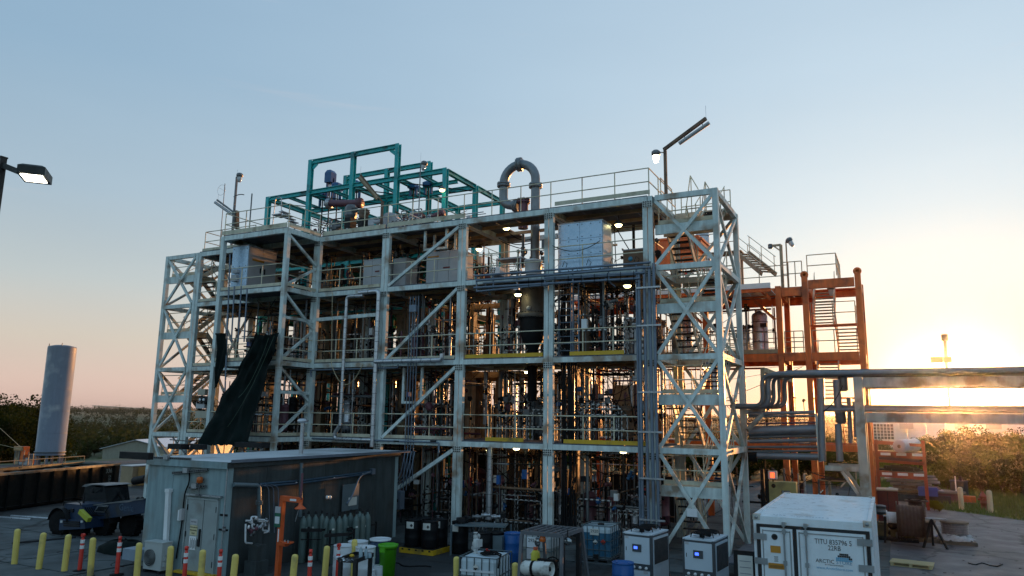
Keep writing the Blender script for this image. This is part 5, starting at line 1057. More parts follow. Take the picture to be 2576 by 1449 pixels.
# ---------------------------------------------------------------- bollards and delineator posts
bolm = mat('bollard_yellow', (.68, .53, .13), .5, var=.12, stain=(.25, .2, .1), stam=.18)
def bollard_mesh(h=1.07, r=.085):
    b = MB(); b.lathe([(r, 0), (r, h-r*.9), (r*.92, h-r*.45), (r*.7, h-r*.18), (r*.35, h-.02*r), (0, h)], 18); return b
bt = thing('bollard', (0, 0, 0), 'x', 'bollard', 'yellow bollards round the hut'); bm('tube', bollard_mesh(), bolm, bt)
b = MB(); b.lathe([(.13, 0), (.13, .03), (0, .03)], 14); bm('footing', b, conc, bt)
BL = (((47, 1330), 'yellow bollard, outermost of the row on the far left of the yard'), ((108, 1340), 'yellow bollard, second from the far left, in front of the blue telehandler wheel'), ((172, 1344), 'yellow bollard third from the far left, beside a red post'), ((237, 1352), 'yellow bollard between the two first red posts'), ((352, 1365), 'yellow bollard in front of the air conditioner'), ((432, 1373), 'yellow bollard between the air conditioner and the grey door'), ((511, 1383), 'yellow bollard in front of the grey door leaf'), ((590, 1394), 'yellow bollard at the corner of the concrete hut'), ((739, 1394), 'yellow bollard right beside the orange safety shower foot'), ((820, 1373), 'yellow bollard left of the white drums'), ((893, 1357), 'yellow bollard among the white drums'), ((1298, 1415), 'short yellow bollard left of the white propane cylinder'), ((1151, 1400), 'yellow bollard half hidden behind the white liquid tote corner'))
for i, (p, lab) in enumerate(BL):
    q = atz(*p, 1.07); (q.__setattr__('z', 0)); o = dup(bt, TR(q) @ M.Rotation(R(rnd(-1.6, 1.6)), 4, 'X') @ M.Rotation(R(rnd(-1.6, 1.6)), 4, 'Y'), None, lab)
for c in list(bt.children): bpy.data.objects.remove(c)
bpy.data.objects.remove(bt)
dt = thing('delineator_post', (0, 0, 0), 'x', 'traffic post', 'red delineator posts')
delr = mat('delineator_red', (.62, .035, .02), .45, var=.1); refl = mat('reflective_white', (.75, .76, .78), .35, var=.05)
b = MB(); b.lathe([(.06, .05), (.055, .9), (.035, .96), (.03, 1.0), (0, 1.0)], 14).lathe([(.02, -.04), (.055, -.04), (.055, .04), (.02, .04), (.02, -.04)], 12, (0, 0, 1.04), M.Rotation(R(90), 3, 'X')); bm('tube', b, delr, dt)
for z in (.66, .82): b = MB(); b.lathe([(.0605, z), (.0605, z+.1)], 14); bm('reflective_band', b, refl, dt)
b = MB(); b.lathe([(.2, 0), (.19, .05), (.07, .07), (0, .07)], 8); bm('rubber_base', b, rubber, dt)
for p, lab in (((210, 1343), 'red delineator post with white bands, first on the left'), ((303, 1350), 'red delineator post in front of the dark tarp heap'), ((470, 1375), 'red delineator post in front of the door hinge side'), ((556, 1383), 'red delineator post at the right edge of the grey door'), ((782, 1383), 'red delineator post in front of the gas cylinders'), ((853, 1368), 'red delineator post against the white drums')):
    q = atz(*p, 1.08); q.z = 0; dup(dt, TR(q, rnd(0, 3)), None, lab)
for c in list(dt.children): bpy.data.objects.remove(c)
bpy.data.objects.remove(dt)

# ---------------------------------------------------------------- along the hut
p0, p1 = at(364, 1362, BY0-.55), at(418, 1369, BY0-.45); t = thing('air_conditioner', ((p0.x+p1.x)/2, BY0-.4, 0), 'white outdoor air conditioner unit at the hut wall behind a bollard', 'air conditioner')
acm = mat('ac_white', (.42, .46, .46), .45, var=.08); zc = p0.z; xm_ = (p0.x+p1.x)/2; w = p1.x-p0.x-.05
blk('casing', t, acm, (xm_, BY0-.38, zc/2+.05), (w, .34, zc-.1)); blk('top_cover', t, acm, (xm_, BY0-.38, zc+.01), (w+.03, .37, .03))
b = MB(); b.lathe([(.24, 0), (.24, .02), (.05, .03), (0, .03)], 24, (xm_-.12, BY0-.55, zc*.5), M.Rotation(R(90), 3, 'X')); bm('fan_well', b, dark, t, local=False); b = MB()
for k in range(5): r = .05*k+.04; b.tube([(xm_-.12+r*math.cos(a*.393), BY0-.585, zc*.5+r*math.sin(a*.393)) for a in range(17)], .006, 4)
bm('fan_guard', b, acm, t, local=False)
for k in range(3): blk('valve_cover', t, acm, (xm_+w/2+.02, BY0-.42+.02*k, zc*(.3+.2*k)), (.05, .14, .12))
for dx in (-.3, .3): blk('foot', t, dark, (xm_+dx, BY0-.38, .05), (.08, .36, .08))
XW = BX1+.32
def sw(px, py, dx=0): return ax(px, py, BX1+.1+dx)
t = thing('wall_pipe', sw(650, 1240, .1), 'grey-blue pipe leaving the hut corner and dropping to the valve manifold', 'pipe')
bp = mat('grey_blue_pipe', (.12, .165, .19), .45, .2, var=.2)
pipe(t, bend([sw(588, 1219, .02), sw(652, 1221, .1), sw(652, 1302, .1)], .12), .065, bp, 14); flange(t, sw(652, 1264, .1), (0, 0, 1), .1, bp, .04)
t = thing('conduit_pair', sw(780, 1205), 'two blue conduits sloping along the shaded side wall of the hut', 'conduits')
for dz in (0, 6): pipe(t, [sw(652, 1218+dz), sw(760, 1209+dz), sw(936, 1186+dz*.7)], .035, mat('blue_conduit', (.045, .095, .15), .4, .3), 8, 'conduit')
blk('junction_box', t, cond, sw(937, 1186), (.12, .2, .2)); pipe(t, bend([sw(932, 1186, .05), sw(905, 1198, .05), sw(885, 1250, .05), sw(872, 1268, .05)], .2), .03, cond, 7, 'conduit')
for px in (745, 840, 912): blk('fixing', t, whitep, sw(px, 1214-(px-745)*.13), (.05, .06, .06))
t = thing('vent_riser', sw(757, 1230, .12), 'grey riser pipe on the hut wall below the mushroom vent', 'pipe'); pipe(t, [sw(758, 1165, .12), sw(755, 1300, .12)], .06, bp, 10)
t = thing('thin_conduits', sw(690, 1260, .06), 'thin curved conduits beside the grey-blue wall pipe', 'conduits')
for dx in (0, 12, 24): pipe(t, bend([sw(655+dx, 1219, .06), sw(676+dx, 1224, .06), sw(678+dx, 1340, .06)], .15), .015, cond, 6, 'conduit')
t = thing('valve_manifold', sw(645, 1330, .3), 'white valve manifold with gauges standing at the hut side wall', 'manifold'); whp = mat('white_pipe', (.62, .66, .70), .35, .2, var=.1)
for pts in (((618, 1310), (632, 1310), (632, 1300), (648, 1300), (648, 1312), (672, 1310), (676, 1318), (676, 1338), (664, 1340)), ((634, 1304), (634, 1330), (645, 1330), (648, 1320)), ((618, 1318), (617, 1366), (634, 1367)), ((660, 1314), (660, 1335), (672, 1335)), ((640, 1306), (665, 1308)), ((626, 1312), (640, 1320))):
    pipe(t, bend([sw(*p, .35+.04*(i % 2)) for i, p in enumerate(pts)], .08), .028, whp, 8)
for px, py in ((644, 1303), (625, 1326)):
    b = MB(); b.lathe([(.055, 0), (.055, .03), (0, .03)], 14, sw(px, py, .4), M.Rotation(R(90), 3, 'Y') @ M.Rotation(R(-20), 3, 'X')); bm('gauge', b, whitep, t, local=False)
for px, py, m_ in ((640, 1330, mauve), (652, 1326, steel), (664, 1322, steel), (634, 1340, steeld), (628, 1334, mauve), (668, 1312, steel)): unit('valve', t, 'valve', m_, sw(px, py, .36), (.16, .16, .2), M.Rotation(rnd(0, 3), 3, 'X'))
q = sw(650, 1345, .35); blk('pedestal', t, cwall2, (q.x, q.y, .42), (.34, .36, .84)); blk('pedestal', t, cwall2, (q.x, q.y, .2), (.46, .5, .4))
# safety shower
t = thing('safety_shower', atz(698, 1446, .05), 'orange safety shower stand with overhead arm in front of the hut side wall', 'safety shower'); osh = mat('shower_orange', (.62, .10, .02), .45, var=.15, stain=(.3, .05, .02), stam=.15)
f = atz(698, 1446, .05); f.z = 0; k1 = at(711, 1253, f.y); k2 = at(755, 1256, f.y-.05)
bar('upright', t, osh, f, V((f.x+.02, f.y, k1.z)), .13, .13); bar('arm', t, osh, V((f.x-.03, f.y, k1.z)), V((k2.x, f.y, k1.z-.02)), .14, .14)
b = MB(); b.lathe([(.055, .1), (.055, -.02), (.07, -.05), (.16, -.12), (.17, -.14), (.0, -.13)], 18, (k2.x-.02, f.y, k1.z-.12)); bm('shower_head', b, osh, t, local=False)
pipe(t, [(k2.x-.02, f.y, k1.z), (k2.x-.02, f.y, k1.z+.75)], .035, mauve, 8); bar('pull_rod', t, steel, (k2.x-.05, f.y, k1.z-.2), (k2.x-.18, f.y, k1.z-.62), .015, .015)
blk('sign', t, greyp, (f.x-.07, f.y-.08, k1.z-.33), (.2, .02, .18)); blk('sign', t, mat('sign_green', (.02, .12, .07), .5, var=0), (f.x-.06, f.y-.08, k1.z-.62), (.22, .02, .4)); blk('sign', t, whitep, (f.x-.06, f.y-.095, k1.z-.62), (.17, .012, .2)); blk('sticker', t, whitep, ((f.x+k2.x)/2+.12, f.y-.075, k1.z-.02), (.24, .01, .06)); blk('tag', t, whitep, (f.x-.0, f.y-.07, k1.z-1.05), (.04, .012, .36))
bar('eyewash_arm', t, osh, (f.x+.06, f.y-.05, .95), (f.x+.38, f.y-.1, .95), .12, .12); b = MB(); b.lathe([(.05, 0), (.17, .06), (.17, .08), (.05, .04)], 16, (f.x+.42, f.y-.1, .93)); bm('eyewash_bowl', b, osh, t, local=False)
for dx in (.3, .42): cyl('nozzle', t, steel, (f.x+dx, f.y-.1, .97), (f.x+dx, f.y-.1, 1.06), .05)
# gas cylinders
gasm = mat('cylinder_grey_green', (.10, .15, .145), .5, .05, var=.22, stain=(.1, .12, .1), stam=.3)
gt = thing('gas_cylinder', (0, 0, 0), 'x', 'gas cylinder', 'gas cylinders beside the hut'); b = MB(); b.lathe([(.105, 0), (.115, .03), (.115, 1.17), (.105, 1.25), (.075, 1.34), (.035, 1.39), (.035, 1.43), (0, 1.43)], 20); bm('body', b, gasm, gt)
b = MB(); b.lathe([(.028, 1.42), (.028, 1.5), (0, 1.5)], 8).tube([(0, 0, 1.47), (.07, 0, 1.47)], .014, 6).lathe([(.035, 1.5), (.035, 1.53), (0, 1.53)], 8); bm('valve', b, dark, gt)
GP = [(777, 1298), (794, 1298), (810, 1296), (822, 1302), (837, 1304), (854, 1302), (868, 1298), (882, 1294), (897, 1298), (912, 1296), (925, 1292), (764, 1302), (905, 1290)]
ORD = ('second from the shower', 'third from the shower', 'fourth from the shower, set back', 'first of the middle rack', 'foremost of the middle rack', 'third of the middle rack with a paper tag', 'last of the middle rack', 'first of the far rack, set back', 'stoutest of the far rack', 'third of the far rack', 'last of the far rack beside the hut end', 'nearest the orange shower', 'squeezed behind the far rack')
for (p, w) in zip(GP, ORD):
    q = atz(*p, 1.4); q.x = max(q.x, BX1+.25); q.z = .02; o = dup(gt, TR(q, rnd(0, 6)), None, 'grey-green gas cylinder, '+w)
    b = MB(); b.box((0, -.115, 1.02+rnd(-.05, .05)), (.07, .012, .05)); bm('label', b, signw, o)
for c in list(gt.children): bpy.data.objects.remove(c)
bpy.data.objects.remove(gt)
for k, (a, c, lab) in enumerate(((atz(760, 1332, 1.05), atz(812, 1332, 1.05), 'dark rack strap round the cylinders nearest the shower'), (atz(814, 1346, .98), atz(875, 1342, .98), 'dark rack strap round the middle cylinders'), (atz(882, 1333, 1.0), atz(932, 1322, 1.0), 'dark rack strap round the far cylinders'))):
    t = thing('cylinder_rack', (a+c)/2, lab, 'rack'); n_ = (c-a).normalized().cross(V((0, 0, 1))); o = n_*.14 if n_.y < 0 else -n_*.14
    bar('strap', t, dark, a+o, c+o, .03, .1); bar('strap', t, dark, a+o-V((0, 0, .28)), c+o-V((0, 0, .28)), .02, .03)
    for p in (a, c): bar('post', t, dark, (p.x+.02, p.y+.28, 0), (p.x+.02, p.y+.28, 1.1), .05, .05); bar('tie', t, dark, p+o, (p.x+.02, p.y+.28, p.z), .03, .05)
t = thing('regulator_panel', sw(830, 1250, .05), 'pair of round white gauges on the hut wall above the gas cylinders', 'gauges')
for px in (822, 829): b = MB(); b.lathe([(.06, 0), (.06, .05), (0, .05)], 14, sw(px, 1251, .05), M.Rotation(R(90), 3, 'Y')); bm('gauge', b, whitep, t, local=False)
t = thing('wall_notice', sw(888, 1260, .03), 'white framed notice on a pale patch of the hut side wall', 'notice'); q = sw(887, 1261, .04); blk('panel', t, signw, q, (.02, .45, .28)); blk('backing', t, bp, q+V((-.02, -.1, .15)), (.02, .9, .9))
t = thing('steel_box', at(994, 1256, YF-.6), 'square blue-grey electrical box on a post beside the lowest long diagonal', 'electrical box'); c = at(994, 1257, YF-.6); blk('box', t, cond, c, (.72, .3, .72)); blk('door_leaf', t, cond, c+V((0, -.16, 0)), (.66, .02, .66)); blk('latch', t, dark, c+V((.25, -.18, 0)), (.04, .03, .12)); bar('post', t, dark, (c.x, c.y+.05, 0), (c.x, c.y+.05, c.z), .1, .1)
for k in range(4): pipe(t, bend([c+V((-.25+.16*k, 0, .36)), c+V((-.25+.16*k, 0, .6)), at(1006+k*8, 1200, YF-.5), at(1020+k*8, 1135, YF-.2)], .3), .018, cond, 6, 'conduit')

# ---------------------------------------------------------------- drums, bins, cart
wplast = mat('white_plastic', (.62, .66, .70), .4, var=.08); gblue = mat('slate_blue_plastic', (.035, .07, .13), .45); 
def drum(name, lab, p, m_, r=.29, h=.88, lidm=None, open_=False, grp=None, ribs=True):
    t = thing(name, (p.x, p.y, p.z), lab, 'drum' if 'drum' in name else 'bin', grp); b = MB(); c = V((0, 0, 0))
    pr = [(0, 0), (r*.95, 0), (r, .03)]
    for f in ((.34, .66) if ribs else ()): pr += [(r, h*f-.03), (r*1.03, h*f), (r, h*f+.03)]
    pr += [(r, h-.06), (r*.97, h-.03), (r*1.02, h-.02), (r*1.02, h)]
    pr += [(r*.95, h), (r*.93, h-.04), (0, h-.035)] if not open_ else [(r*.95, h), (r*.9, h-.3), (0, h-.32)]
    b.lathe(pr, 24, c); bm('body', b, m_, t); 
    if lidm: b = MB(); b.lathe([(r*1.05, h+.005), (r*1.06, h+.05), (r*.85, h+.06), (r*.8, h+.04), (0, h+.045)], 24, c); bm('lid', b, lidm, t)
    elif not open_:
        for k in (-1, 1): b = MB(); b.lathe([(.035, h-.035), (.035, h), (0, h)], 8, (k*r*.6, 0, 0)); bm('bung', b, m_, t)
    return t
def G(px, py, h): q = atz(px, py, h); q.z = .015; return q
drum('white_drum', 'white open drum directly behind the red post', G(866, 1372, .88), wplast, .3, .88, None, True, 'white drums by the cart')
drum('white_drum', 'white open drum at the back of the drum group', G(901, 1362, .9), wplast, .3, .9, None, True, 'white drums by the cart')
drum('white_drum', 'white drum right behind the black cart bottles', G(920, 1376, .88), wplast, .29, .88, None, False, 'white drums by the cart')
drum('slate_bin', 'slate blue bin carrying a round white lid', G(957, 1360, .9), gblue, .31, .9, wplast, False, None, False)
t = drum('slate_bin', 'slate blue bin in front of the lime green bin', G(953, 1371, .86), gblue, .29, .86, None, True, None, False)
q = G(977, 1366, .98); t = thing('green_bin', q, 'lime green plastic rubbish bin', 'bin'); b = MB(); b.lathe([(0, 0), (.21, 0), (.25, .84), (.285, .86), (.295, .93), (.26, .94), (.24, .7), (0, .68)], 22); bm('body', b, green, t)
for k in (-1, 1): b = MB(); b.box((0, -.265, .8), (.18, .06, .12)); bm('handle', b, green, t); break
drum('white_bucket', 'white bucket on the ground under the black cart', G(952, 1424, .36), wplast, .15, .37, None, False, None, False); drum('small_bucket', 'small white bucket with cans behind the cart leg', G(935, 1430, .34), wplast, .11, .3, None, True, None, False)
drum('blue_drum', 'blue drum in front of the left chiller', G(1567, 1415, .88), blued, .29, .88, None, False, 'blue drums'); drum('blue_drum', 'blue drum standing between the white totes', G(1291, 1341, .9), blued, .3, .9, None, False, 'blue drums')
cc = [atz(*p, .9) for p in ((843, 1409), (888, 1421), (943, 1400), (905, 1393))]; t = thing('tool_cart', sum(cc, V())/4-V((0, 0, .9)), 'black tool cart with bottles and foil on its tray', 'cart'); blackp = mat('black_plastic', (.013, .014, .016), .45, var=.1)
cm_ = sum(cc, V())/4; ex = (cc[1]-cc[0]); ey = (cc[2]-cc[1]); ang = math.atan2((cc[2]-cc[1]).y, (cc[2]-cc[1]).x); LX, LY = .95, .52
qm = M.Translation((cm_.x, cm_.y, 0)) @ M.Rotation(ang, 4, 'Z')
def cart(n, c, d, m_=blackp):
    mw = qm @ M.Translation(c) @ M.Diagonal((*d, 1)) @ M.Translation((0, 0, -.5)); return put(n, umesh('box', m_), t, mw)
for z in (.2, .9): cart('tray', (0, 0, z), (LX, LY, .04)); [cart('rim', (0, s*LY/2, z+.04), (LX, .03, .1)) for s in (-1, 1)]; [cart('rim', (s*LX/2, 0, z+.04), (.03, LY+.03, .1)) for s in (-1, 1)]
for sx in (-1, 1):
    for sy in (-1, 1): cart('leg', (sx*(LX/2-.05), sy*(LY/2-.05), .52), (.09, .09, .78)); cart('wheel', (sx*(LX/2-.08), sy*(LY/2-.08), .07), (.05, .12, .13), rubber)
def bottle(name, lab, px, py, h, r, m_, capm):
    p = atz(px, py, .93); p.z = .922; o = thing(name, p, lab, 'bottle', 'bottles on the black cart'); b = MB(); b.lathe([(r, 0), (r, h*.62), (r*.4, h*.78), (r*.35, h*.86), (0, h*.86)], 12); bm('body', b, m_, o); b = MB(); b.lathe([(r*.45, h*.84), (r*.5, h), (0, h)], 10); bm('cap', b, capm, o); return o
clr = mat('cloudy_bottle', (.25, .36, .42), .2, var=.1)
bottle('spray_bottle', 'clear spray bottle on the black cart', 907, 1406, .36, .05, clr, wplast); bottle('aerosol_can', 'pale can with a black cap on the cart', 920, 1404, .3, .045, clr, dark); bottle('jar', 'short clear jar on the black cart', 929, 1402, .16, .06, clr, steel)
o = thing('foil_sheet', atz(872, 1411, .93), 'crumpled shiny foil lying on the black cart', 'foil'); b = MB(); p = atz(868, 1411, .93)
for k in range(46): a = V((rnd(-.3, .2), rnd(-.14, .14), rnd(0, .06)))+p; b.add([a, a+V((rnd(-.09, .09), rnd(-.07, .07), rnd(-.02, .05))), a+V((rnd(-.09, .09), rnd(-.07, .07), rnd(-.02, .05)))], [(0, 1, 2)])
bm('sheet', b, mat('foil', (.6, .65, .7), .2, .9, var=.1), o, local=False); o = thing('yellow_rag', atz(885, 1400, .93), 'small yellow rag on the black cart', 'rag'); b = MB(); b.lathe([(.06, 0), (.07, .03), (.04, .06), (0, .05)], 8, atz(885, 1400, .93)); bm('cloth', b, yel, o, local=False)
# spill pallet with black drums
pf, pl, pr_ = atz(1092, 1398, .02), atz(1009, 1388, .02), atz(1127, 1383, .02); t = thing('spill_pallet', ((pf.x+pl.x)/2, pf.y+.6, 0), 'yellow spill pallet under the black drums', 'pallet'); x0, x1 = pl.x, pf.x; y0 = (pf.y+pl.y)/2-.1
blk('deck', t, yel, ((x0+x1)/2, y0+.62, .1), (x1-x0, 1.24, .16)); blk('grate', t, dark, ((x0+x1)/2, y0+.62, .195), (x1-x0-.1, 1.14, .03))
for k in range(5): blk('pocket', t, dark, (x0+(x1-x0)*(k+.5)/5, y0-.003, .15), (.08, .012, .05))
blackd = mat('black_drum_paint', (.006, .007, .009), .55, var=.1, spec=.2)
for k, (dx, dy, lab) in enumerate(((.32, .34, 'black drum with a white label at the left front of the spill pallet'), (1.0, .34, 'black drum at the right front of the spill pallet'), (.36, .93, 'black drum at the back left of the spill pallet'), (1.02, .93, 'black drum at the back right of the spill pallet'))):
    p = V((x0+dx, y0+dy, .21)); o = drum('black_drum', lab, p, blackd, .29, .88, None, False, 'black drums on the spill pallet'); b = MB()
    if k != 2: b.lathe([(.302, .62), (.302, .84)], 40); b.f = [f for i, f in enumerate(b.f) if 28 <= (i % 40) <= 33]; b.sm = [True]*len(b.f); bm('label', b, signw, o); b = MB(); b.add([(.11, -.29, .66), (.16, -.27, .72), (.11, -.29, .78), (.06, -.305, .72)], [(0, 1, 2, 3)]); bm('hazard_diamond', b, ink, o)
p = V((x1+.45, y0+1.0, .02)); o = drum('black_drum', 'black drum with a white label right of the spill pallet near the column foot', p, blackd, .29, 1.05); b = MB(); b.box((-.05, -.3, .85), (.3, .02, .22)); bm('label', b, signw, o)
drum('black_drum', 'black drum behind the left white tote under the workbench', G(1215, 1340, .9), blackd, .3, .9); drum('black_drum', 'second black drum under the workbench nearer the blue drum', G(1246, 1338, .9), blackd, .3, .88)
t = thing('chemical_bin', G(1257, 1362, .5), 'grey-green box below the workbench beside the blue drum', 'box'); q = atz(1257, 1345, .85); blk('box', t, bp, (q.x, q.y, .6), (.34, .3, .45))
# workbench with pumps and hoses
t = thing('workbench', atz(1210, 1322, 1.0), 'steel workbench covered with pumps and curling hoses behind the white tote', 'workbench'); q0, q1 = atz(1148, 1318, 1.0), atz(1275, 1322, 1.0); bar('worktop', t, bp, q0, q1, .75, .05)
for a in (q0, q1):
    for dy in (-.32, .32): bar('leg', t, bp, (a.x, a.y+dy, 0), (a.x, a.y+dy, 1.0), .05, .05)
bar('brace', t, bp, q1+V((0, -.3, 0)), V((q1.x-.25, q1.y-.3, .45)), .04, .04)
for px, py in ((1178, 1304), (1200, 1300), (1222, 1296), (1247, 1300), (1262, 1296), (1160, 1308)): p = atz(px, py, 1.15); unit('pump', t, random.choice(('motor', 'valve')), random.choice((steel, steeld, steel, dark)), p, (.24, .24, .32), M.Rotation(rnd(0, 3), 3, 'Z') @ M.Rotation(R(90), 3, 'X')); cyl('pump_foot', t, steeld, (p.x, p.y, 1.0), p, .06)
for k in range(7): p = atz(1160+k*17, 1312, 1.05); pipe(t, sag(p, p+V((rnd(-.5, .6), rnd(-.5, .1), rnd(-.5, .0))), rnd(.15, .45), 9), .016, steel if k % 2 else cond, 5, 'hose')

# ---------------------------------------------------------------- liquid totes
cagem = mat('tote_cage', (.10, .135, .15), .4, .6); palm = mat('tote_pallet', (.05, .06, .07), .6)
def tote(lab, p, rz, bottle_m, level=None, liquid=None, nums=None, diamonds=(), h=1.16, top=True):
    t = thing('liquid_tote', p, lab, 'liquid tote', 'liquid totes in steel cages', rz); w, d, zb = 1.0, 1.18, .15
    b = MB(); k = .09; pr = []
    def ring(z, s): return [(x*s, y*s, z) for x, y in ((-w/2+k, -d/2+.01), (w/2-k, -d/2+.01), (w/2-.01, -d/2+k), (w/2-.01, d/2-k), (w/2-k, d/2-.01), (-w/2+k, d/2-.01), (-w/2+.01, d/2-k), (-w/2+.01, -d/2+k))]
    zs = [(zb, .95), (zb+.06, .985), (h-.1, .985), (h-.03, .93), (h-.03, 0.0)]
    vs = [q for z, s in zs for q in ring(z, s)]; b.add(vs, [(i*8+j, i*8+(j+1) % 8, (i+1)*8+(j+1) % 8, (i+1)*8+j) for i in range(4) for j in range(8)]); bm('bottle', b, bottle_m, t)
    if level:
        b = MB(); vs = [q for z, s in ((zb+.03, .99), (level, .992)) for q in ring(z, s)]; b.add(vs, [(j, (j+1) % 8, 8+(j+1) % 8, 8+j) for j in range(8)]); bm('liquid', b, liquid, t)
    for z in (zb+.06, .42, .72, h): 
        for a, c in (((-w/2, -d/2), (w/2, -d/2)), ((w/2, -d/2), (w/2, d/2)), ((w/2, d/2), (-w/2, d/2)), ((-w/2, d/2), (-w/2, -d/2))): b = MB(); b.tube([(a[0], a[1], z), (c[0], c[1], z)], .014, 6); bm('cage_rail', b, cagem, t)
    for i in range(6):
        for s in (-1, 1):
            x = -w/2+w*(i)/5; b = MB(); b.tube([(x, s*d/2, zb), (x, s*d/2, h)], .012, 6); bm('cage_bar', b, cagem, t)
            y = -d/2+d*(i+.0)/5
            if 0 < i < 5: b = MB(); b.tube([(s*w/2, y, zb), (s*w/2, y, h)], .012, 6); bm('cage_bar', b, cagem, t)
    b = MB(); b.box((0, 0, .125), (w, d, .04)); 
    for x in (-.42, 0, .42):
        for y in (-.5, 0, .5): b.box((x, y, .055), (.13, .13, .1))
    bm('pallet', b, palm, t); b = MB(); b.lathe([(.11, h-.03), (.11, h+.02), (0, h+.03)], 16); bm('cap', b, dark, t)
    b = MB(); b.box((0, -d/2-.02, .22), (.14, .1, .12)); bm('outlet_valve', b, dark, t)
    if top:
        for y in (-.35, 0, .35): b = MB(); b.tube([(-w/2, y, h), (w/2, y, h)], .014, 6); bm('top_bar', b, cagem, t)
    mw = WL[t.name]
    def onf(x, z, dy=.02): return mw @ V((x, -d/2-dy, z))
    rot = M.Rotation(rz, 3, 'Z') @ FRONT
    for k, (x, z, w_, h_, m_) in enumerate(nums or ()):
        b = MB(); b.box((x, -d/2-.016, z), (w_, .012, h_)); bm('label', b, m_, t)
    return t, onf, rot
milk = mat('milky_plastic', (.50, .60, .66), .4, var=.08); blueliq = mat('blue_tote_liquid', (.035, .13, .22), .3, var=.2); greyliq = mat('grey_tote_liquid', (.17, .18, .17), .4, var=.15); halfliq = mat('pale_tote_liquid', (.22, .33, .40), .35, var=.1)
dred = mat('hazard_red', (.45, .03, .015), .5, var=0)
def diamond(t, c, s, rot, ma, mb_=None):
    q = rot; b = MB(); b.add([c+q @ V((0, -s, 0)), c+q @ V((s, 0, 0)), c+q @ V((0, s, 0)), c+q @ V((-s, 0, 0)), c+q @ V((0, -s, -.012)), c+q @ V((s, 0, -.012)), c+q @ V((0, s, -.012)), c+q @ V((-s, 0, -.012))], [(0, 1, 2, 3), (0, 4, 5, 1), (1, 5, 6, 2), (2, 6, 7, 3), (3, 7, 4, 0)]); bm('hazard_diamond', b, ma, t, local=False)
    if mb_: b = MB(); e = q @ V((0, 0, .003)); b.add([c+e+q @ V((-s*.8, -s*.1, 0)), c+e+q @ V((0, -s*.9, 0)), c+e+q @ V((s*.8, -s*.1, 0))], [(0, 1, 2)]); bm('hazard_mark', b, mb_, t, local=False)
tt_, onf, rot = tote('tote of blue liquid with 2920 label and red diamond', V((-8.98, 24.25, .02)), R(4), milk, .95, blueliq, ((-.05, .98, .3, .2, signw),)); text('2920', tt_, ink, onf(-.05, 1.0, .026), .13, rot, .001); diamond(tt_, onf(-.02, .66), .085, rot, signw, ink); diamond(tt_, onf(.24, .68), .09, rot, dred, ink)
tt_, onf, rot = tote('grey tote with 2920 label behind the forklift cage', V((-9.85, 21.5, .02)), R(3), mat('dull_plastic', (.33, .36, .37), .45), .8, greyliq, ((-.1, .95, .36, .3, wplast), (-.1, .62, .36, .3, greyp))); text('2920', tt_, ink, onf(-.1, 1.0, .026), .14, rot, .001); diamond(tt_, onf(-.1, .63, .03), .085, rot, signw, ink)
tl, onf, rot = tote('half-empty white tote with a pump and coiled hose on top', V((-9.6, 17.45, .02)), R(9), milk, .62, halfliq, ((-.02, .84, .9, .05, wplast), (-.32, .56, .38, .05, signw), (-.3, .48, .3, .07, inkb)), top=False); diamond(tl, onf(-.05, .93, .03), .08, rot, signw, ink)
pm_ = WL[tl.name]; t = thing('drum_pump', pm_ @ V((-.32, .1, 1.15)), 'pale hand pump standing on the white tote', 'pump'); c = pm_ @ V((-.32, .1, 1.15))
for dz, k, s in ((.1, 'valve', .22), (.25, 'motor', .24), (.4, 'valve', .2)): unit('pump_body', t, k, mat('pale_pump', (.48, .5, .5), .4), c+V((rnd(-.03, .03), 0, dz)), (s, s, s*1.1), M.Rotation(rnd(0, 3), 3, 'Z'))
t = thing('coiled_hose', pm_ @ V((.12, -.05, 1.16)), 'black coiled hose lying on the white tote', 'hose'); b = MB(); c = pm_ @ V((.12, -.02, 1.15)); b.tube([c+V(((.3-.004*k)*math.cos(k*.35), (.24-.003*k)*math.sin(k*.35), .01+.0015*k)) for k in range(54)]+[c+V((.45, -.3, .05)), c+V((.5, -.5, -.2))], .02, 6); bm('coil', b, rubber, t, local=False); unit('coupling', t, 'valve', redp, c+V((-.1, .0, .06)), (.12, .12, .16))
# forklift seen from behind, propane cylinder on its back
fc = V((-7.3, 16.45, 0)); t = thing('forklift', fc, 'small grey forklift with an open overhead guard seen from behind', 'forklift'); fm = mat('forklift_grey', (.13, .14, .16), .45, .4, var=.2); fz = 2.05; fx, fy = .5, .58
for sx in (-1, 1):
    bar('guard_post', t, fm, fc+V((sx*(fx+.02), -fy-.12, .8)), fc+V((sx*fx, -fy, fz)), .07, .07); bar('guard_post', t, fm, fc+V((sx*(fx+.06), fy+.35, .6)), fc+V((sx*fx, fy, fz)), .07, .07); bar('guard_rail', t, fm, fc+V((sx*fx, -fy, fz)), fc+V((sx*fx, fy, fz)), .08, .08)
for k in range(2): bar('guard_rail', t, fm, fc+V((-fx, (-1)**k*fy, fz)), fc+V((fx, (-1)**k*fy, fz)), .08, .08)
for k in range(1, 6): bar('guard_slat', t, fm, fc+V((-fx+.2*k*.83, -fy, fz+.01)), fc+V((-fx+.2*k*.83, fy, fz+.01)), .05, .04)
for k in range(1, 4): bar('guard_slat', t, fm, fc+V((-fx, -fy+.29*k, fz-.005)), fc+V((fx, -fy+.29*k, fz-.005)), .04, .03)
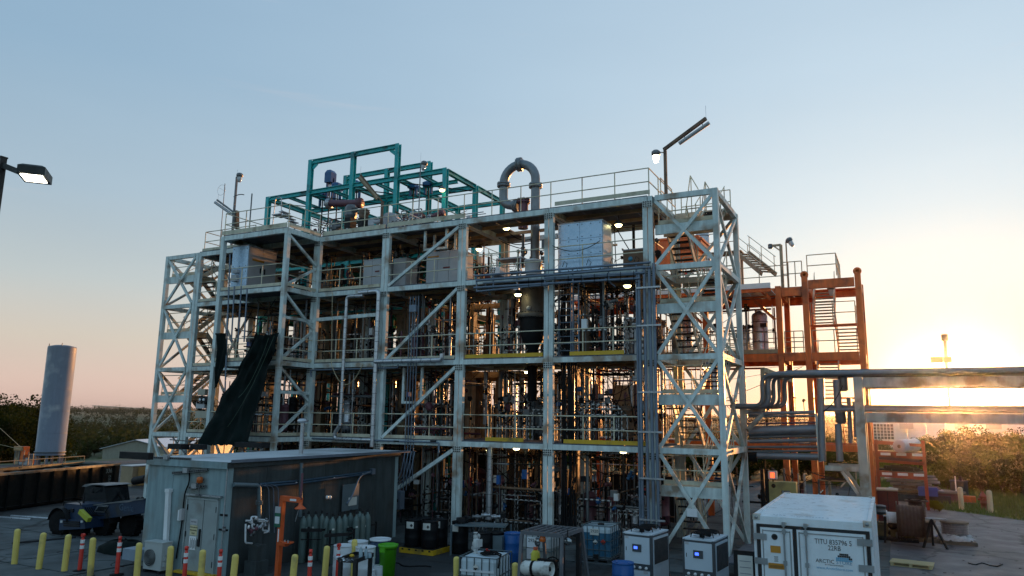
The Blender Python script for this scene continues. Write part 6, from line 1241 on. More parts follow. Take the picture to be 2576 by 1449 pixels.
b = MB(); b.add([fc+V(v) for v in ((-.52, -.95, .25), (.52, -.95, .25), (.52, .4, .25), (-.52, .4, .25), (-.5, -.9, .78), (.5, -.9, .78), (.5, .4, .85), (-.5, .4, .85))], [(4, 5, 6, 7), (0, 1, 5, 4), (1, 2, 6, 5), (2, 3, 7, 6), (3, 0, 4, 7), (3, 2, 1, 0)]); bm('counterweight', b, mat('forklift_dark', (.05, .03, .035), .5), t, local=False)
blk('seat', t, rubber, fc+V((.1, -.25, .95)), (.5, .5, .16)); blk('seat_back', t, rubber, fc+V((.1, -.48, 1.25)), (.46, .12, .5)); b = MB(); b.tube([fc+V((-.15+.19*math.cos(k*.42), .35+.05*math.sin(k*.42), 1.22+.17*math.sin(k*.42))) for k in range(16)], .018, 6); bm('steering_wheel', b, rubber, t, local=False); bar('column', t, fm, fc+V((-.15, .6, .8)), fc+V((-.15, .36, 1.22)), .05)
for sx in (-1, 1):
    for y, r in ((-.6, .24), (.6, .3)): b = MB(); b.lathe([(.1, -.11), (r, -.11), (r, .11), (.1, .11)], 20, fc+V((sx*.45, y, r)), M.Rotation(R(90), 3, 'Y')); bm('wheel', b, rubber, t, local=False)
for sx in (-.22, .22): bar('mast', t, dark, fc+V((sx, 1.1, .1)), fc+V((sx, 1.1, 1.95)), .1, .14)
b = MB(); b.lathe([(.06, 0), (.075, .02), (.06, .13), (0, .14)], 12, fc+V((.0, -fy+.05, fz-.17))); bm('beacon', b, mat('amber_lens', (.55, .12, .02)), t, local=False)
for (px, py, sx) in ((1352, 1363, .2), (1427, 1362, .25)): p = at(px, py, 16.0); b = MB(); b.lathe([(0, -.012), (.11, -.012), (.11, .012), (0, .012)], 16, p, M.Rotation(R(90), 3, 'X') @ M.Diagonal((.65, 1, 1)) if px < 1400 else M.Rotation(R(90), 3, 'X') @ M.Diagonal((1, .75, 1))); bm('mirror', b, mat('mirror_glass', (.3, .33, .35), .1, .8), t, local=False); bar('mirror_arm', t, dark, p+V((0, .02, 0)), p+V((0, .02, .25)), .02)
for k in range(2): p = at(1311+k*60, 1406, 15.7)
blk('cylinder_bracket', t, mauve, fc+V((-.5, -.85, .72)), (1.2, .45, .06))
ca, cb_ = at(1312, 1428, 15.55), at(1388, 1432, 15.5); t = thing('propane_cylinder', (ca+cb_)/2, 'scuffed white propane cylinder strapped across the back of the forklift', 'gas cylinder'); d_ = (cb_-ca); q = V((0, 0, 1)).rotation_difference(d_.normalized()).to_matrix(); l_ = d_.length; r_ = .155
b = MB(); b.lathe([(0, 0), (.07, .005), (.125, .035), (r_, .1), (r_, l_*.72), (.13, l_*.8), (.06, l_*.84), (0, l_*.84)], 24, ca, q); sw_ = mat('scuffed_white', (.60, .62, .60), .5, stain=(.16, .15, .13), stam=.3, stsc=5); bm('shell', b, sw_, t, local=False)
b = MB(); b.lathe([(.14, l_*.78), (.15, l_*.8), (.15, l_), (.14, l_), (.14, l_*.78)], 24, ca, q); bm('collar', b, sw_, t, local=False); b = MB(); b.lathe([(r_*1.01, l_*.38), (r_*1.06, l_*.38), (r_*1.06, l_*.46), (r_*1.01, l_*.46)], 24, ca, q); bm('strap', b, rubber, t, local=False)
for f in (.12, .6, .7): b = MB(); b.lathe([(r_, l_*f), (r_*1.03, l_*f+.01), (r_, l_*f+.02)], 24, ca, q); bm('weld_ring', b, sw_, t, local=False)
b = MB(); b.lathe([(.05, l_*.84), (.05, l_*.95), (0, l_*.95)], 10, ca, q); bm('valve', b, dark, t, local=False)
t = thing('yellow_canister', at(1347, 1398, 17.2), 'yellow canister with an orange cap standing behind the propane cylinder', 'canister'); p = at(1347, 1415, 17.2); b = MB(); b.lathe([(.1, -.2), (.11, 0), (.11, .22), (.06, .29), (0, .3)], 14, p); bm('body', b, mat('canister_yellow', (.55, .50, .04), .45), t, local=False); b = MB(); b.lathe([(.05, .28), (.06, .36), (0, .37)], 10, p); bm('cap', b, osh, t, local=False); bar('stand', t, dark, (p.x, p.y, 0), p-V((0, 0, .2)), .12)
# chillers
screenm = mat('lit_screen_blue', (.05, .12, .9), emit=1.6, var=0); chw = mat('chiller_white', (.55, .63, .70), .4, var=.06); chd = mat('chiller_frame', (.06, .07, .08), .5); mesh_m = mat('chiller_filter', (.03, .035, .04), .8, bump=.4, bsc=60)
def chiller(lab, x, y, rz, w=.86, d=1.25, h=1.5):
    t = thing('chiller', (x, y, 0), lab, 'chiller', 'pair of fan-topped chillers', rz)
    def B(n, c, s, m_): b = MB(); b.box(c, s); return bm(n, b, m_, t)
    B('casing', (0, 0, h/2+.04), (w-.04, d-.04, h-.1), chd)
    for sx in (-1, 1):
        for sy in (-1, 1): B('corner_post', (sx*(w/2-.03), sy*(d/2-.03), h/2), (.07, .07, h), chd)
    B('top_panel', (0, 0, h+.005), (w, d, .04), chw); B('upper_panel', (0, -d/2-.005, h-.42), (w-.12, .03, .70), chw); B('gauge_panel', (0, -d/2-.005, h-.87), (w-.12, .03, .15), chd); B('lower_panel', (0, -d/2-.005, .30), (w-.12, .03, .56), chw)
    for k in range(4): b = MB(); b.lathe([(.04, 0), (.04, .025), (0, .025)], 14, (-.27+.18*k, -d/2-.02, h-.87), M.Rotation(R(90), 3, 'X')); bm('gauge', b, whitep, t)
    B('display', (.0, -d/2-.025, h-.36), (.26, .03, .20), chd); B('screen', (-.03, -d/2-.042, h-.35), (.10, .01, .07), screenm); B('nameplate', (.25, -d/2-.022, .52), (.12, .01, .07), greyp); B('keyhole', (-.32, -d/2-.022, h-.4), (.02, .01, .1), chd); B('sticker', (-.3, -d/2-.022, h-.1), (.1, .01, .06), greyp)
    B('filter_frame', (w/2+.005, 0, h-.45), (.03, d-.16, .76), chw); B('filter', (w/2+.016, 0, h-.45), (.03, d-.26, .64), mesh_m)
    for k in (-1, 1): B('side_panel', (w/2+.005, k*(d-.14)/4, .36), (.03, (d-.16)/2-.01, .64), chw)
    for fy in (-.28, .28):
        b = MB(); r = .27
        for k in range(5): b.tube([((r*(k+1)/5)*math.cos(a*.3927), fy+(r*(k+1)/5)*math.sin(a*.3927), h+.14) for a in range(17)], .008, 4)
        for a in range(8): b.tube([(0, fy, h+.14), (r*math.cos(a*.785), fy+r*math.sin(a*.785), h+.14)], .008, 4)
        bm('fan_guard', b, rubber, t); b = MB()
        for a in range(4): an = a*1.571+.4; b.tube([(r*math.cos(an), fy+r*math.sin(an), h+.14), ((r+.03)*math.cos(an), fy+(r+.03)*math.sin(an), h+.02)], .014, 5)
        bm('guard_leg', b, rubber, t); b = MB(); b.lathe([(.07, h+.02), (.07, h+.12), (0, h+.12)], 12, (0, fy, 0))
        for a in range(5): an = a*1.257; c_, s_ = math.cos(an), math.sin(an); b.add([(.05*c_, fy+.05*s_, h+.08), (.24*c_-.07*s_, fy+.24*s_+.07*c_, h+.1), (.24*c_+.07*s_, fy+.24*s_-.07*c_, h+.06)], [(0, 1, 2)])
        bm('fan', b, rubber, t)
    return t
chiller('fan-topped white chiller with a blue screen standing nearer the blue tote', -6.52, 21.25, R(-6)); chiller('fan-topped white chiller with a blue screen nearer the refrigerated container', -4.82, 21.15, R(-5))
t = thing('wall_placard', at(1741, 1290, YF-.2), 'blank white placard wired to the crossing braces of the right stair tower', 'placard'); blk('sheet', t, whitep, at(1741, 1290, YF-.2), (.36, .015, .27))
t = thing('tower_plinth', (-4.2, 25.0, 0), 'grating-topped steel plinth with a cream edge right of the stair tower foot', 'plinth'); blk('edge_beam', t, cream, (-3.9, 25.6, .35), (.08, 3.9, .22)); blk('grating', t, deckm, (-4.4, 25.6, .42), (1.0, 3.9, .05)); 
for y in (23.8, 25.6, 27.3): blk('foot', t, dark, (-4.2, y, .18), (.2, .2, .36))
t = thing('notice_board', at(1875, 1400, 18.6), 'dark board with a white notice leaning beside the container door edge', 'notice board'); p = at(1873, 1425, 18.9); blk('board', t, dark, p+V((0, .03, -.2)), (.5, .04, 1.1)); blk('sheet', t, signw, p+V((.02, 0, -.15)), (.34, .012, .8))
for k in range(4): blk('line', t, cond, p+V((.02, -.009, .12-.14*k)), (.26, .008, .012))

# ---------------------------------------------------------------- refrigerated container
CTX, CTY, CTR, CTW, CTH, CTL = -3.04, 18.1, R(.5), 2.44, 2.55, 6.06
t = thing('refrigerated_container', (CTX, CTY, 0), 'white refrigerated shipping container with double doors facing out', 'container', None, CTR); rw = mat('container_white', (.74, .81, .86), .35, var=.06, stain=(.5, .52, .52), stam=.05, streak=.06); hw = mat('container_hinge', (.30, .33, .35), .4, .5); gask = mat('door_gasket', (.012, .013, .016), .6); rust_w = mat('corner_casting_paint', (.52, .52, .48), .5, stain=(.3, .14, .05), stam=.5, stsc=6)
def Bx(n, c, s, m_, par=t): b = MB(); b.box(c, s); return bm(n, b, m_, par)
Bx('body', (CTW/2, CTL/2+.05, CTH/2), (CTW-.1, CTL-.1, CTH-.08), rw)
for k in range(40): Bx('roof_rib', (CTW/2, .16+k*.149, CTH-.03), (CTW-.2, .075, .022), rw)
for k in range(2): Bx('top_rail', (k*(CTW-.08)+.04, CTL/2, CTH-.06), (.08, CTL-.2, .11), rw)
for x in (0, CTW-.16):
    for y in (0, CTL-.17):
        for z in (0, CTH-.12): Bx('corner_casting', (x+.08, y+.085, z+.06), (.165, .175, .12), rust_w)
for x in (.08, CTW-.08):
    b = MB(); b.lathe([(.04, 0), (.04, .006), (0, .006)], 12, (x, -.003, CTH-.06), M.Rotation(R(90), 3, 'X')); bm('casting_hole', b, hw, t); Bx('corner_post', (x, .09, CTH/2), (.14, .16, CTH-.25), rw)
Bx('header', (CTW/2, .07, CTH-.14), (CTW-.28, .14, .22), rw); Bx('sill', (CTW/2, .07, .1), (CTW-.3, .14, .16), rw)
for k in range(24): Bx('side_rib', (CTW-.01, .35+k*.245, CTH/2), (.03, .1, CTH-.35), rw)
u = lambda cx: (cx-170)/1685*CTW
def z_at(cx, cy): e = 572+(cx-165)/(1850-165)*165; return CTH-(cy-e)/700
gx0, gx1, gx2 = u(248), u(783), u(1800); gz = CTH-.235
Bx('gasket', ((gx0+gx2)/2, -.005, gz), (gx2-gx0+.07, .03, .07), gask); [Bx('gasket', (x, -.005, gz/2), (.075, .03, gz), gask) for x in (gx0, gx1, gx2)]
for xa, xb in ((gx0+.05, gx1-.045), (gx1+.045, gx2-.05)):
    d = sub('door', t); b = MB(); b.box(((xa+xb)/2, -.01, (gz-.05)/2+.05), (xb-xa, .06, gz-.12)); bm('door_leaf', b, rw, d)
    b = MB(); [b.box((x, -.042, gz/2), (.025, .01, gz-.16)) for x in (xa+.05, xb-.05)]; b.box(((xa+xb)/2, -.042, gz-.1), (xb-xa-.1, .01, .025)); bm('door_trim', b, hw, d)
for cx in (632, 945):
    x = u(cx); b = MB(); b.tube([(x, -.075, .1), (x, -.075, CTH-.17)], .018, 8); bm('lock_rod', b, hw, t)
    for z in (CTH-.17, CTH-.33, .95, 1.55): Bx('rod_bracket', (x, -.07, z), (.075, .06, .09), hw)
    Bx('cam', (x+.02, -.07, CTH-.15), (.09, .05, .04), rust_w)
for z in (CTH-.47, CTH-1.0, CTH-1.55, .4):
    Bx('hinge', (u(275), -.05, z), (.28, .03, .13), hw); Bx('hinge', (u(1755), -.05, z+.04), (.30, .03, .14), hw)
frot = M.Rotation(CTR, 3, 'Z') @ FRONT; cw_ = WL[t.name]
def ct(s, cx, cy, size, m_, sx=1., dep=.0015): return text(s, t, m_, cw_ @ V((u(cx), -.0435, z_at(cx, cy))), size, frot, dep, sx=sx)
ct('TITU 835796 5', 1322, 1022, .150, ink, .80); ct('22RB', 1335, 1108, .145, ink, .82); ct('ARCTIC', 1195, 1292, .112, ink, .95); ct('STORE', 1458, 1318, .112, mat('print_steel_blue', (.13, .30, .45), .5, var=0), .95); ct('BY TITAN CONTAINERS', 1320, 1352, .034, ink); ct('www.ArcticStore.com', 1322, 1402, .080, inkc); 
Bx('sticker', (u(497), -.045, z_at(497, 1112)), (.215, .006, .15), amber); ct('SERVICE', 497, 1138, .028, inkr); Bx('sticker', (u(497), -.045, z_at(497, 1362)), (.335, .006, .12), amber); ct('CAUTION', 497, 1335, .034, ink); [Bx('print_line', (u(497), -.049, z_at(497, 1355+14*k)), (.28, .002, .008), ink) for k in range(3)]
[Bx('print_line', (u(500), -.0435, z_at(500, 1222+17*k)), (.09-.015*(k % 2), .003, .009), ink) for k in range(5)]
b = MB(); cR = V((u(490), -.045, z_at(490, 925))); b.lathe([(.058, 0), (.066, 0), (.066, .004), (.058, .004), (.058, 0)], 24, cR, M.Rotation(R(90), 3, 'X')).lathe([(.03, 0), (.052, 0), (.052, .004), (.03, .004), (.03, 0)], 24, cR, M.Rotation(R(90), 3, 'X')); bm('round_emblem', b, ink, t); 
b = MB(); cD = V((u(1460), -.045, z_at(1460, 1300)))                # dome emblem of tiles, dark above and pale below
dk, pl_ = MB(), MB()
for i in range(-4, 5):
    for j in range(4):
        x0_, z0_ = i*.036, j*.042
        if math.hypot(x0_/.17, (z0_+.02)/.17) < 1.0: (dk if j >= 2 or i > 2 and j > 0 else pl_).box(cD+V((x0_, 0, z0_+.02)), (.032, .004, .037))
bm('emblem_tile', dk, ink, t); bm('emblem_tile', pl_, inkc, t)
flat = M.Rotation(CTR, 3, 'Z'); text('22RB', t, mat('faded_print', (.24, .34, .42), .5, var=0), cw_ @ V((u(560), .12, CTH+.002)), .13, flat, .001); text('TITU 835796 5', t, mat('faded_print', (.24, .34, .42)), cw_ @ V((u(1000), .13, CTH+.002)), .13, flat, .001)

# ---------------------------------------------------------------- tarpaulin hung on the left bays
tarp = mat('dark_tarpaulin', (.0045, .0095, .009), .8, var=.4, scale=1.5, spec=.08); t = thing('tarpaulin', (D0+1, YP-.3, 3.5), 'huge dark tarpaulin hung from the second deck and spreading down to the hut roof', 'tarpaulin')
Lf = [((642, 838), 24.1), ((617, 895), 24.0), ((588, 950), 23.95), ((556, 1000), 23.8), ((530, 1052), 23.3), ((497, 1120), 22.5)]; Rt = [((702, 836), 24.1), ((690, 880), 23.95), ((682, 905), 23.9), ((668, 965), 23.7), ((645, 1040), 23.2), ((630, 1104), 22.8), ((624, 1120), 22.7)]
b = MB(); NU, NV = 26, 6
def lerpP(A, f): k = min(int(f*(len(A)-1)), len(A)-2); g_ = f*(len(A)-1)-k; return at(*A[k][0], A[k][1]).lerp(at(*A[k+1][0], A[k+1][1]), g_)
NVV = 30; rows = []
for j in range(NVV+1):
    f = j/NVV; a, c = lerpP(Lf, f), lerpP(Rt, f); row = []
    for i in range(NU+1):
        g_ = i/NU; p = a.lerp(c, g_); amp = .04+.05*f; p = p+V((.03*math.sin(i*2.1+j*.7), amp*math.sin(i*.83+f*3.1)+.05*math.sin(j*.61+i*.37)+.03*math.sin(i*2.9-j*.8), -.10*math.sin(g_*math.pi)*(1-f)*(1 if i % 13 else .2)+.03*math.sin(i*1.9))); row.append(p)
    rows.append(row)
b.add([p for r_ in rows for p in r_], [(j*(NU+1)+i, j*(NU+1)+i+1, (j+1)*(NU+1)+i+1, (j+1)*(NU+1)+i) for j in range(NVV) for i in range(NU)], True); bm('cloth', b, tarp, t, local=False)
for a_, c_ in (((690, 845), (560, 1090)), ((676, 850), (600, 1000))): pipe(t, sag(at(*a_, 23.75), at(*c_, 23.0), .4, 10), .012, mat('green_rope', (.05, .09, .06), .6), 4, 'rope')
t = thing('tarpaulin', at(552, 880, 24.1), 'narrow black tarpaulin strip hanging left of the huge one by the corner tubes', 'tarpaulin'); b = MB(); rows = []
for j in range(15):
    f = j/14; row = [at(541+4*math.sin(f*3)-3*f, 838+140*f, 24.25).lerp(at(570+3*math.sin(f*5)-22*f*f, 838+135*f, 24.05), i/6)+V((0, .06*math.sin(i*1.7+j*.5), 0)) for i in range(7)]; rows.append(row)
b.add([p for r_ in rows for p in r_], [(j*7+i, j*7+i+1, (j+1)*7+i+1, (j+1)*7+i) for j in range(14) for i in range(6)], True); bm('cloth', b, tarp, t, local=False)
t = thing('roof_junk', atz(560, 1122, 3.4), 'dark frames and boxes piled on the hut roof at the foot of the tarpaulin', 'frames')
for (pa, pb, w_) in (((466, 1124), (510, 1120), .35), ((512, 1125), (600, 1120), .3), ((600, 1118), (632, 1122), .4), ((380, 1148), (500, 1136), .15)):
    a, c = atz(*pa, BH+.25), atz(*pb, BH+.25); a.y = c.y = min(a.y, 24.0); bar('frame_bar', t, dark, a, c, w_, .18)
t = thing('roof_frame', atz(420, 1120, 3.4), 'thin open angle frame tilted against the left stair tower above the hut roof', 'frame')
for pa, pb in (((390, 1098), (420, 1146)), ((390, 1098), (434, 1099)), ((434, 1099), (466, 1142)), ((428, 1106), (478, 1110))): bar('angle', t, steeld, at(*pa, 24.6), at(*pb, 24.2), .05, .05)
for px in (560, 567, 575, 588): 
    pass
t = thing('wall_tubes', at(575, 760, 24.1), 'four grey tubes rising past the tarpaulin up the front module corner', 'pipes')
for px, y0, y1 in ((575, 640, 985), (586, 720, 860), (603, 720, 860), (618, 725, 860)): pipe(t, [at(px+4, y0, 24.1), at(px-(9 if y1 > 900 else 4), y1, 24.1)], .035, cond, 7)
t = thing('instrument_panel', at(512, 1010, 26.2), 'cream instrument panel with gauges between the left stair tower and tarpaulin', 'panel'); c = at(512, 1012, 26.1)
for k, (dx, dz, w_, h_) in enumerate(((-.1, .5, .5, .3), (.15, .1, .7, .4), (-.1, -.15, .6, .3), (0, -.6, .8, .35))): blk('box', t, (mat('cream_box', (.42, .38, .30), .5), dark, greyp)[k % 3], c+V((dx, 0, dz)), (w_, .2, h_))
for k in range(5): b = MB(); b.lathe([(.07, 0), (.07, .03), (0, .03)], 10, c+V((-.25+.13*k, -.12, .12*(k % 2))), M.Rotation(R(90), 3, 'X')); bm('gauge', b, (dark, whitep)[k % 2], t, local=False)

# ---------------------------------------------------------------- left yard
g0, g1 = atz(0, 1289, 0), atz(293, 1246, 0); t = thing('dumpster', (g0+g1)/2, 'long black roll-off waste container with open top and number 336', 'waste container'); dv = (g1-g0).normalized(); nv_ = V((-dv.y, dv.x, 0)); nv_ = nv_ if nv_.dot(g0) > 0 else -nv_
st_ = g0-dv*3; en = g1; hh = 1.72; wd = 2.4; blk_m = mat('dumpster_black', (.006, .007, .007), .7, var=.2, spec=.15); rim_m = mat('dumpster_rim', (.10, .125, .115), .6, stain=(.05, .04, .03), stam=.3)
for a, c in ((st_, en), (st_+nv_*wd, en+nv_*wd), (en, en+nv_*wd), (st_, st_+nv_*wd)): bar('side_wall', t, blk_m, a+V((0, 0, hh/2+.12)), c+V((0, 0, hh/2+.12)), .06, hh-.2); bar('rim', t, rim_m, a+V((0, 0, hh)), c+V((0, 0, hh)), .12, .12)
bar('floor', t, blk_m, st_+nv_*wd/2+V((0, 0, .15)), en+nv_*wd/2+V((0, 0, .15)), wd, .1); 
n = int((en-st_).length/.9)
for k in range(n): p = st_+dv*(.5+.9*k)-nv_*.06; bar('rib', t, blk_m, p+V((0, 0, .1)), p+V((0, 0, hh-.05)), .1, .06)
for k in range(3): p = en+dv*.05+V((0, 0, .5+.5*k)); blk('latch', t, blk_m, p+nv_*.3, (.16, .2, .1))
drot = M.Rotation(math.atan2(dv.y, dv.x), 3, 'Z') @ FRONT; num = mat('dumpster_print', (.16, .22, .22), .5, var=0); p = at(275, 1184, g1.y-.1); dist = (en-p).dot(dv)
text('336', t, num, en-dv*.95-nv_*.10+V((0, 0, hh-.32)), .34, drot, .004); [text(s_, t, num, en-dv*.85-nv_*.10+V((0, 0, hh-.62-.16*k)), .17, drot, .004) for k, s_ in enumerate(('CR', 'DR', '22', '20'))]
b = MB(); 
for k in range(60): p = st_+dv*rnd(.3, (en-st_).length-.3)+nv_*rnd(.2, wd-.2)+V((0, 0, hh-.15)); b.box(p, (rnd(.2, .7), rnd(.1, .4), rnd(.04, .2)), rnd(0, 3))
tag(bm('rubbish', b, rim_m, t, local=False), kind='stuff')
rl = sub('railing', t); pa, pb = atz(158, 1190, hh+.25), atz(300, 1172, hh+.25)
for z in (0, .32): cyl('rail', rl, rim_m, st_+nv_*(wd-.1)+dv*5+V((0, 0, hh+.08+z)), en+nv_*(wd-.1)+V((0, 0, hh+.08+z)), .04)
for k in range(5): p = st_+nv_*(wd-.1)+dv*(5+k*((en-st_).length-5)/4); cyl('post', rl, rim_m, p+V((0, 0, hh)), p+V((0, 0, hh+.42)), .04)
# telehandler
tb = mat('telehandler_blue', (.006, .024, .062), .45, var=.2, stain=(.02, .018, .015), stam=.35); tp = atz(200, 1360, 0); t = thing('telehandler', (tp.x, tp.y, 0), 'blue telehandler with a lowered boom and big black tyres parked behind the bollards', 'telehandler')
def Z(px, py, Y): return at(px, py, Y)
YT = tp.y+.3
b = MB(); 
def prism(b, front, depth, Y):                                      # outline in the picture plane at depth Y, pushed back by depth
    a = [at(px, py, Y) for px, py in front]; c = [p+V((-.0, depth, 0)) for p in a]; n = len(a); b.add(a+c, [tuple(range(n)), tuple(range(2*n-1, n-1, -1))]+[(i, n+i, n+(i+1) % n, (i+1) % n) for i in range(n)]); return b
prism(b, ((157, 1276), (166, 1266), (206, 1270), (210, 1306), (156, 1308)), .9, YT); bm('engine_cover', b, tb, t, local=False)
b = MB(); prism(b, ((150, 1306), (212, 1308), (214, 1330), (148, 1334)), 1.1, YT-.1); bm('bumper', b, tb, t, local=False)
b = MB(); prism(b, ((228, 1274), (262, 1266), (318, 1264), (364, 1254), (364, 1290), (300, 1300), (236, 1308)), .6, YT+.5); bm('boom', b, tb, t, local=False)
b = MB(); prism(b, ((206, 1262), (214, 1225), (236, 1219), (262, 1222), (268, 1264), (262, 1290), (212, 1300)), 1.0, YT+.9); bm('cab', b, mat('cab_glass', (.012, .014, .016), .12), t, local=False)
b = MB(); prism(b, ((205, 1224), (215, 1218), (255, 1219), (268, 1222), (250, 1226)), 1.1, YT+.9); bm('cab_roof', b, steeld, t, local=False)
b = MB(); prism(b, ((236, 1288), (246, 1272), (272, 1272), (262, 1289)), .02, YT+.46); bm('side_window', b, steel, t, local=False); b = MB(); prism(b, ((239, 1286), (248, 1274), (269, 1274), (261, 1287)), .02, YT+.44); bm('pane', b, mat('cab_glass', (.012, .014, .016)), t, local=False)
bar('ram', t, mat('ram_yellow', (.40, .42, .03), .5), at(203, 1286, YT-.1), at(225, 1308, YT-.1), .16, .16)
for k in range(3): blk('lamp_cluster', t, dark, at(164+k*9, 1284+(k % 2)*2, YT-.02), (.13, .05, .13))
for px, py, Y, r in ((153, 1338, YT+.1, .48), (200, 1338, YT+.3, .46), (262, 1336, YT+.8, .46), (330, 1328, YT+1.2, .46)):
    c = at(px, py, Y); c.z = r; w_ = sub('wheel', t); b = MB(); b.lathe([(.22, -.18), (r*.9, -.18), (r, -.1), (r, .1), (r*.9, .18), (.22, .18)], 24, c, M.Rotation(R(90), 3, 'X') @ M.Rotation(R(12), 3, 'Y'))
    for k in range(18): a_ = k*.349; b.box(c+V((r*1.0*math.cos(a_), 0, r*1.0*math.sin(a_))), (.07, .34, .07))
    bm('tyre', b, rubber, w_, local=False); b = MB(); b.lathe([(0, -.12), (.22, -.14), (.22, .14), (0, .12)], 14, c, M.Rotation(R(90), 3, 'X')); bm('rim', b, tb, w_, local=False)
for px, py, Y, r in ((153, 1338, YT+.02, .52), (262, 1336, YT+.7, .5)):                # mudguards, handrails, hoses, lamps
    c = at(px, py, Y); c.z = .46; b = MB(); n_ = 10; vs = []
    for k in range(n_+1): a_ = math.pi*(.05+.9*k/n_); vs += [c+V((r*1.12*math.cos(a_), -.22, r*1.12*math.sin(a_))), c+V((r*1.12*math.cos(a_), .25, r*1.12*math.sin(a_)))]
    b.add(vs, [(2*k, 2*k+1, 2*k+3, 2*k+2) for k in range(n_)], True); bm('mudguard', b, dark, t, local=False)
for k in range(4): pipe(t, sag(at(214+k*5, 1276, YT-.05), at(240+k*7, 1296, YT+.3), .12, 6), .018, rubber, 5, 'hose')
pipe(t, bend([at(159, 1272, YT-.05), at(161, 1262, YT-.05), at(200, 1262, YT-.05), at(204, 1272, YT-.05)], .1), .02, dark, 6, 'handrail'); cyl('exhaust', t, dark, at(210, 1270, YT+.4), at(211, 1244, YT+.4), .07)
for k in range(3): bar('grille', t, dark, at(160, 1312+5*k, YT-.12), at(200, 1314+5*k, YT-.12), .03, .05)
for px in (155, 206): blk('headlamp', t, lensm, at(px, 1312, YT-.13), (.1, .04, .08))
bar('mirror_arm', t, dark, at(236, 1240, YT+.85), at(232, 1232, YT+.7), .03); blk('mirror', t, dark, at(231, 1234, YT+.7), (.12, .03, .2)); bar('boom_edge', t, steeld, at(232, 1271, YT+.45), at(362, 1255, YT+.45), .03, .05)
text('Genie', t, mat('telehandler_print', (.06, .10, .16), .5, var=0), at(318, 1278, YT+.48), .34, FRONT, .004)
for px in (347, 358): b = MB(); b.lathe([(.06, -.02), (.1, -.02), (.1, .02), (.06, .02), (.06, -.02)], 12, at(px, 1257, YT+.7), M.Rotation(R(90), 3, 'X')); bm('lifting_eye', b, dark, t, local=False)
pipe(t, bend([at(298, 1238, YT+1.5), at(312, 1256, YT+1.3), at(318, 1290, YT+1)], .3), .05, rubber, 7, 'hose')
t = thing('dark_heap', atz(300, 1392, .1), 'low black tarp heap on the yard behind a red post', 'tarp heap'); b = MB(); p = atz(312, 1392, 0); b.lathe([(1.0, -.02), (.9, .18), (.6, .36), (.25, .42), (0, .4)], 18, p, M.Diagonal((1.1, .6, 1)))
b.v = [(x+rnd(-.06, .06), y+rnd(-.06, .06), z+rnd(-.04, .05)) for x, y, z in b.v]; bm('cloth', b, tarp, t, local=False); q = atz(346, 1386, .5); t = thing('cooler_box', (q.x, q.y, 0), 'pale blue box standing on the dark tarp heap', 'box'); blk('box', t, mat('pale_blue_box', (.25, .32, .4), .5), (q.x, q.y, .42), (.75, .45, .32))
for lab, pa, pb in (('long pale pipe lying on the yard in front of the black waste container', (0, 1301), (78, 1307)), ('second long pipe lying on the yard near the telehandler', (28, 1298), (140, 1306)), ('dark bar lying on the yard between the first two bollards', (30, 1368), (190, 1353))):
    a, c = atz(*pa, .05), atz(*pb, .05); t = thing('loose_pipe', a, lab, 'pipe'); cyl('tube', t, steel if 'dark' not in lab else dark, a, c, .1)
bx0, bx1 = atz(302, 1222, 0), atz(335, 1222, 0); t = thing('tan_crate', bx0, 'tan metal crate with a yellow door behind the black waste container', 'crate'); hz_ = atz(320, 1172, 0); z_ = at(320, 1173, bx0.y).z
blk('body', t, mat('crate_tan', (.34, .25, .15), .6), ((bx0.x+bx1.x)/2+.2, bx0.y+1.2, z_/2), (bx1.x-bx0.x+.5, 2.4, z_)); blk('door_leaf', t, mat('crate_door', (.40, .24, .08), .6), (bx1.x+.5+.02, bx0.y+1.3, z_/2), (.05, 1.9, z_-.1)); blk('label', t, signw, (bx1.x+.56, bx0.y+1.4, z_-.35), (.02, .5, .3)); blk('roof', t, greyp, ((bx0.x+bx1.x)/2+.2, bx0.y+1.2, z_+.03), (bx1.x-bx0.x+.6, 2.5, .05))
q = at(348, 1165+34, bx0.y); pipe(t, [at(338, 1210, bx0.y-.3), at(368, 1204, bx0.y-.3)], .25, dark, 10, 'hose')
t = thing('pump_station', at(60, 1160, 40), 'small orange and grey pump station left of the tall tank', 'pump station'); c = at(62, 1160, 39.5)
for k, (px, py, w_, h_, m_) in enumerate(((52, 1128, .9, .35, mat('hut_wood', (.38, .22, .10), .6)), (62, 1142, .35, 1.3, orange), (52, 1140, .5, .8, tan), (66, 1160, .9, .6, greyp), (48, 1170, .4, 1.6, tan), (72, 1176, .45, 1.4, orange), (82, 1150, .7, .5, steeld))): blk('unit', t, m_, at(px, py, 39.5+.1*k), (w_*1.3, .5, h_))
for k in range(5): a = at(40+k*11, 1125+4*k, 39.3); cyl('pipe', t, steeld, a, (a.x, a.y, hgt(a.x, a.y)), .08)
t = thing('guy_wire', at(0, 1100, 40), 'pair of thin wires slanting past the pump station', 'wires'); cyl('wire', t, wired, at(0, 1077, 39), at(58, 1130, 39.3), .03); cyl('wire', t, wired, at(0, 1118, 39), at(58, 1132, 39.3), .025)

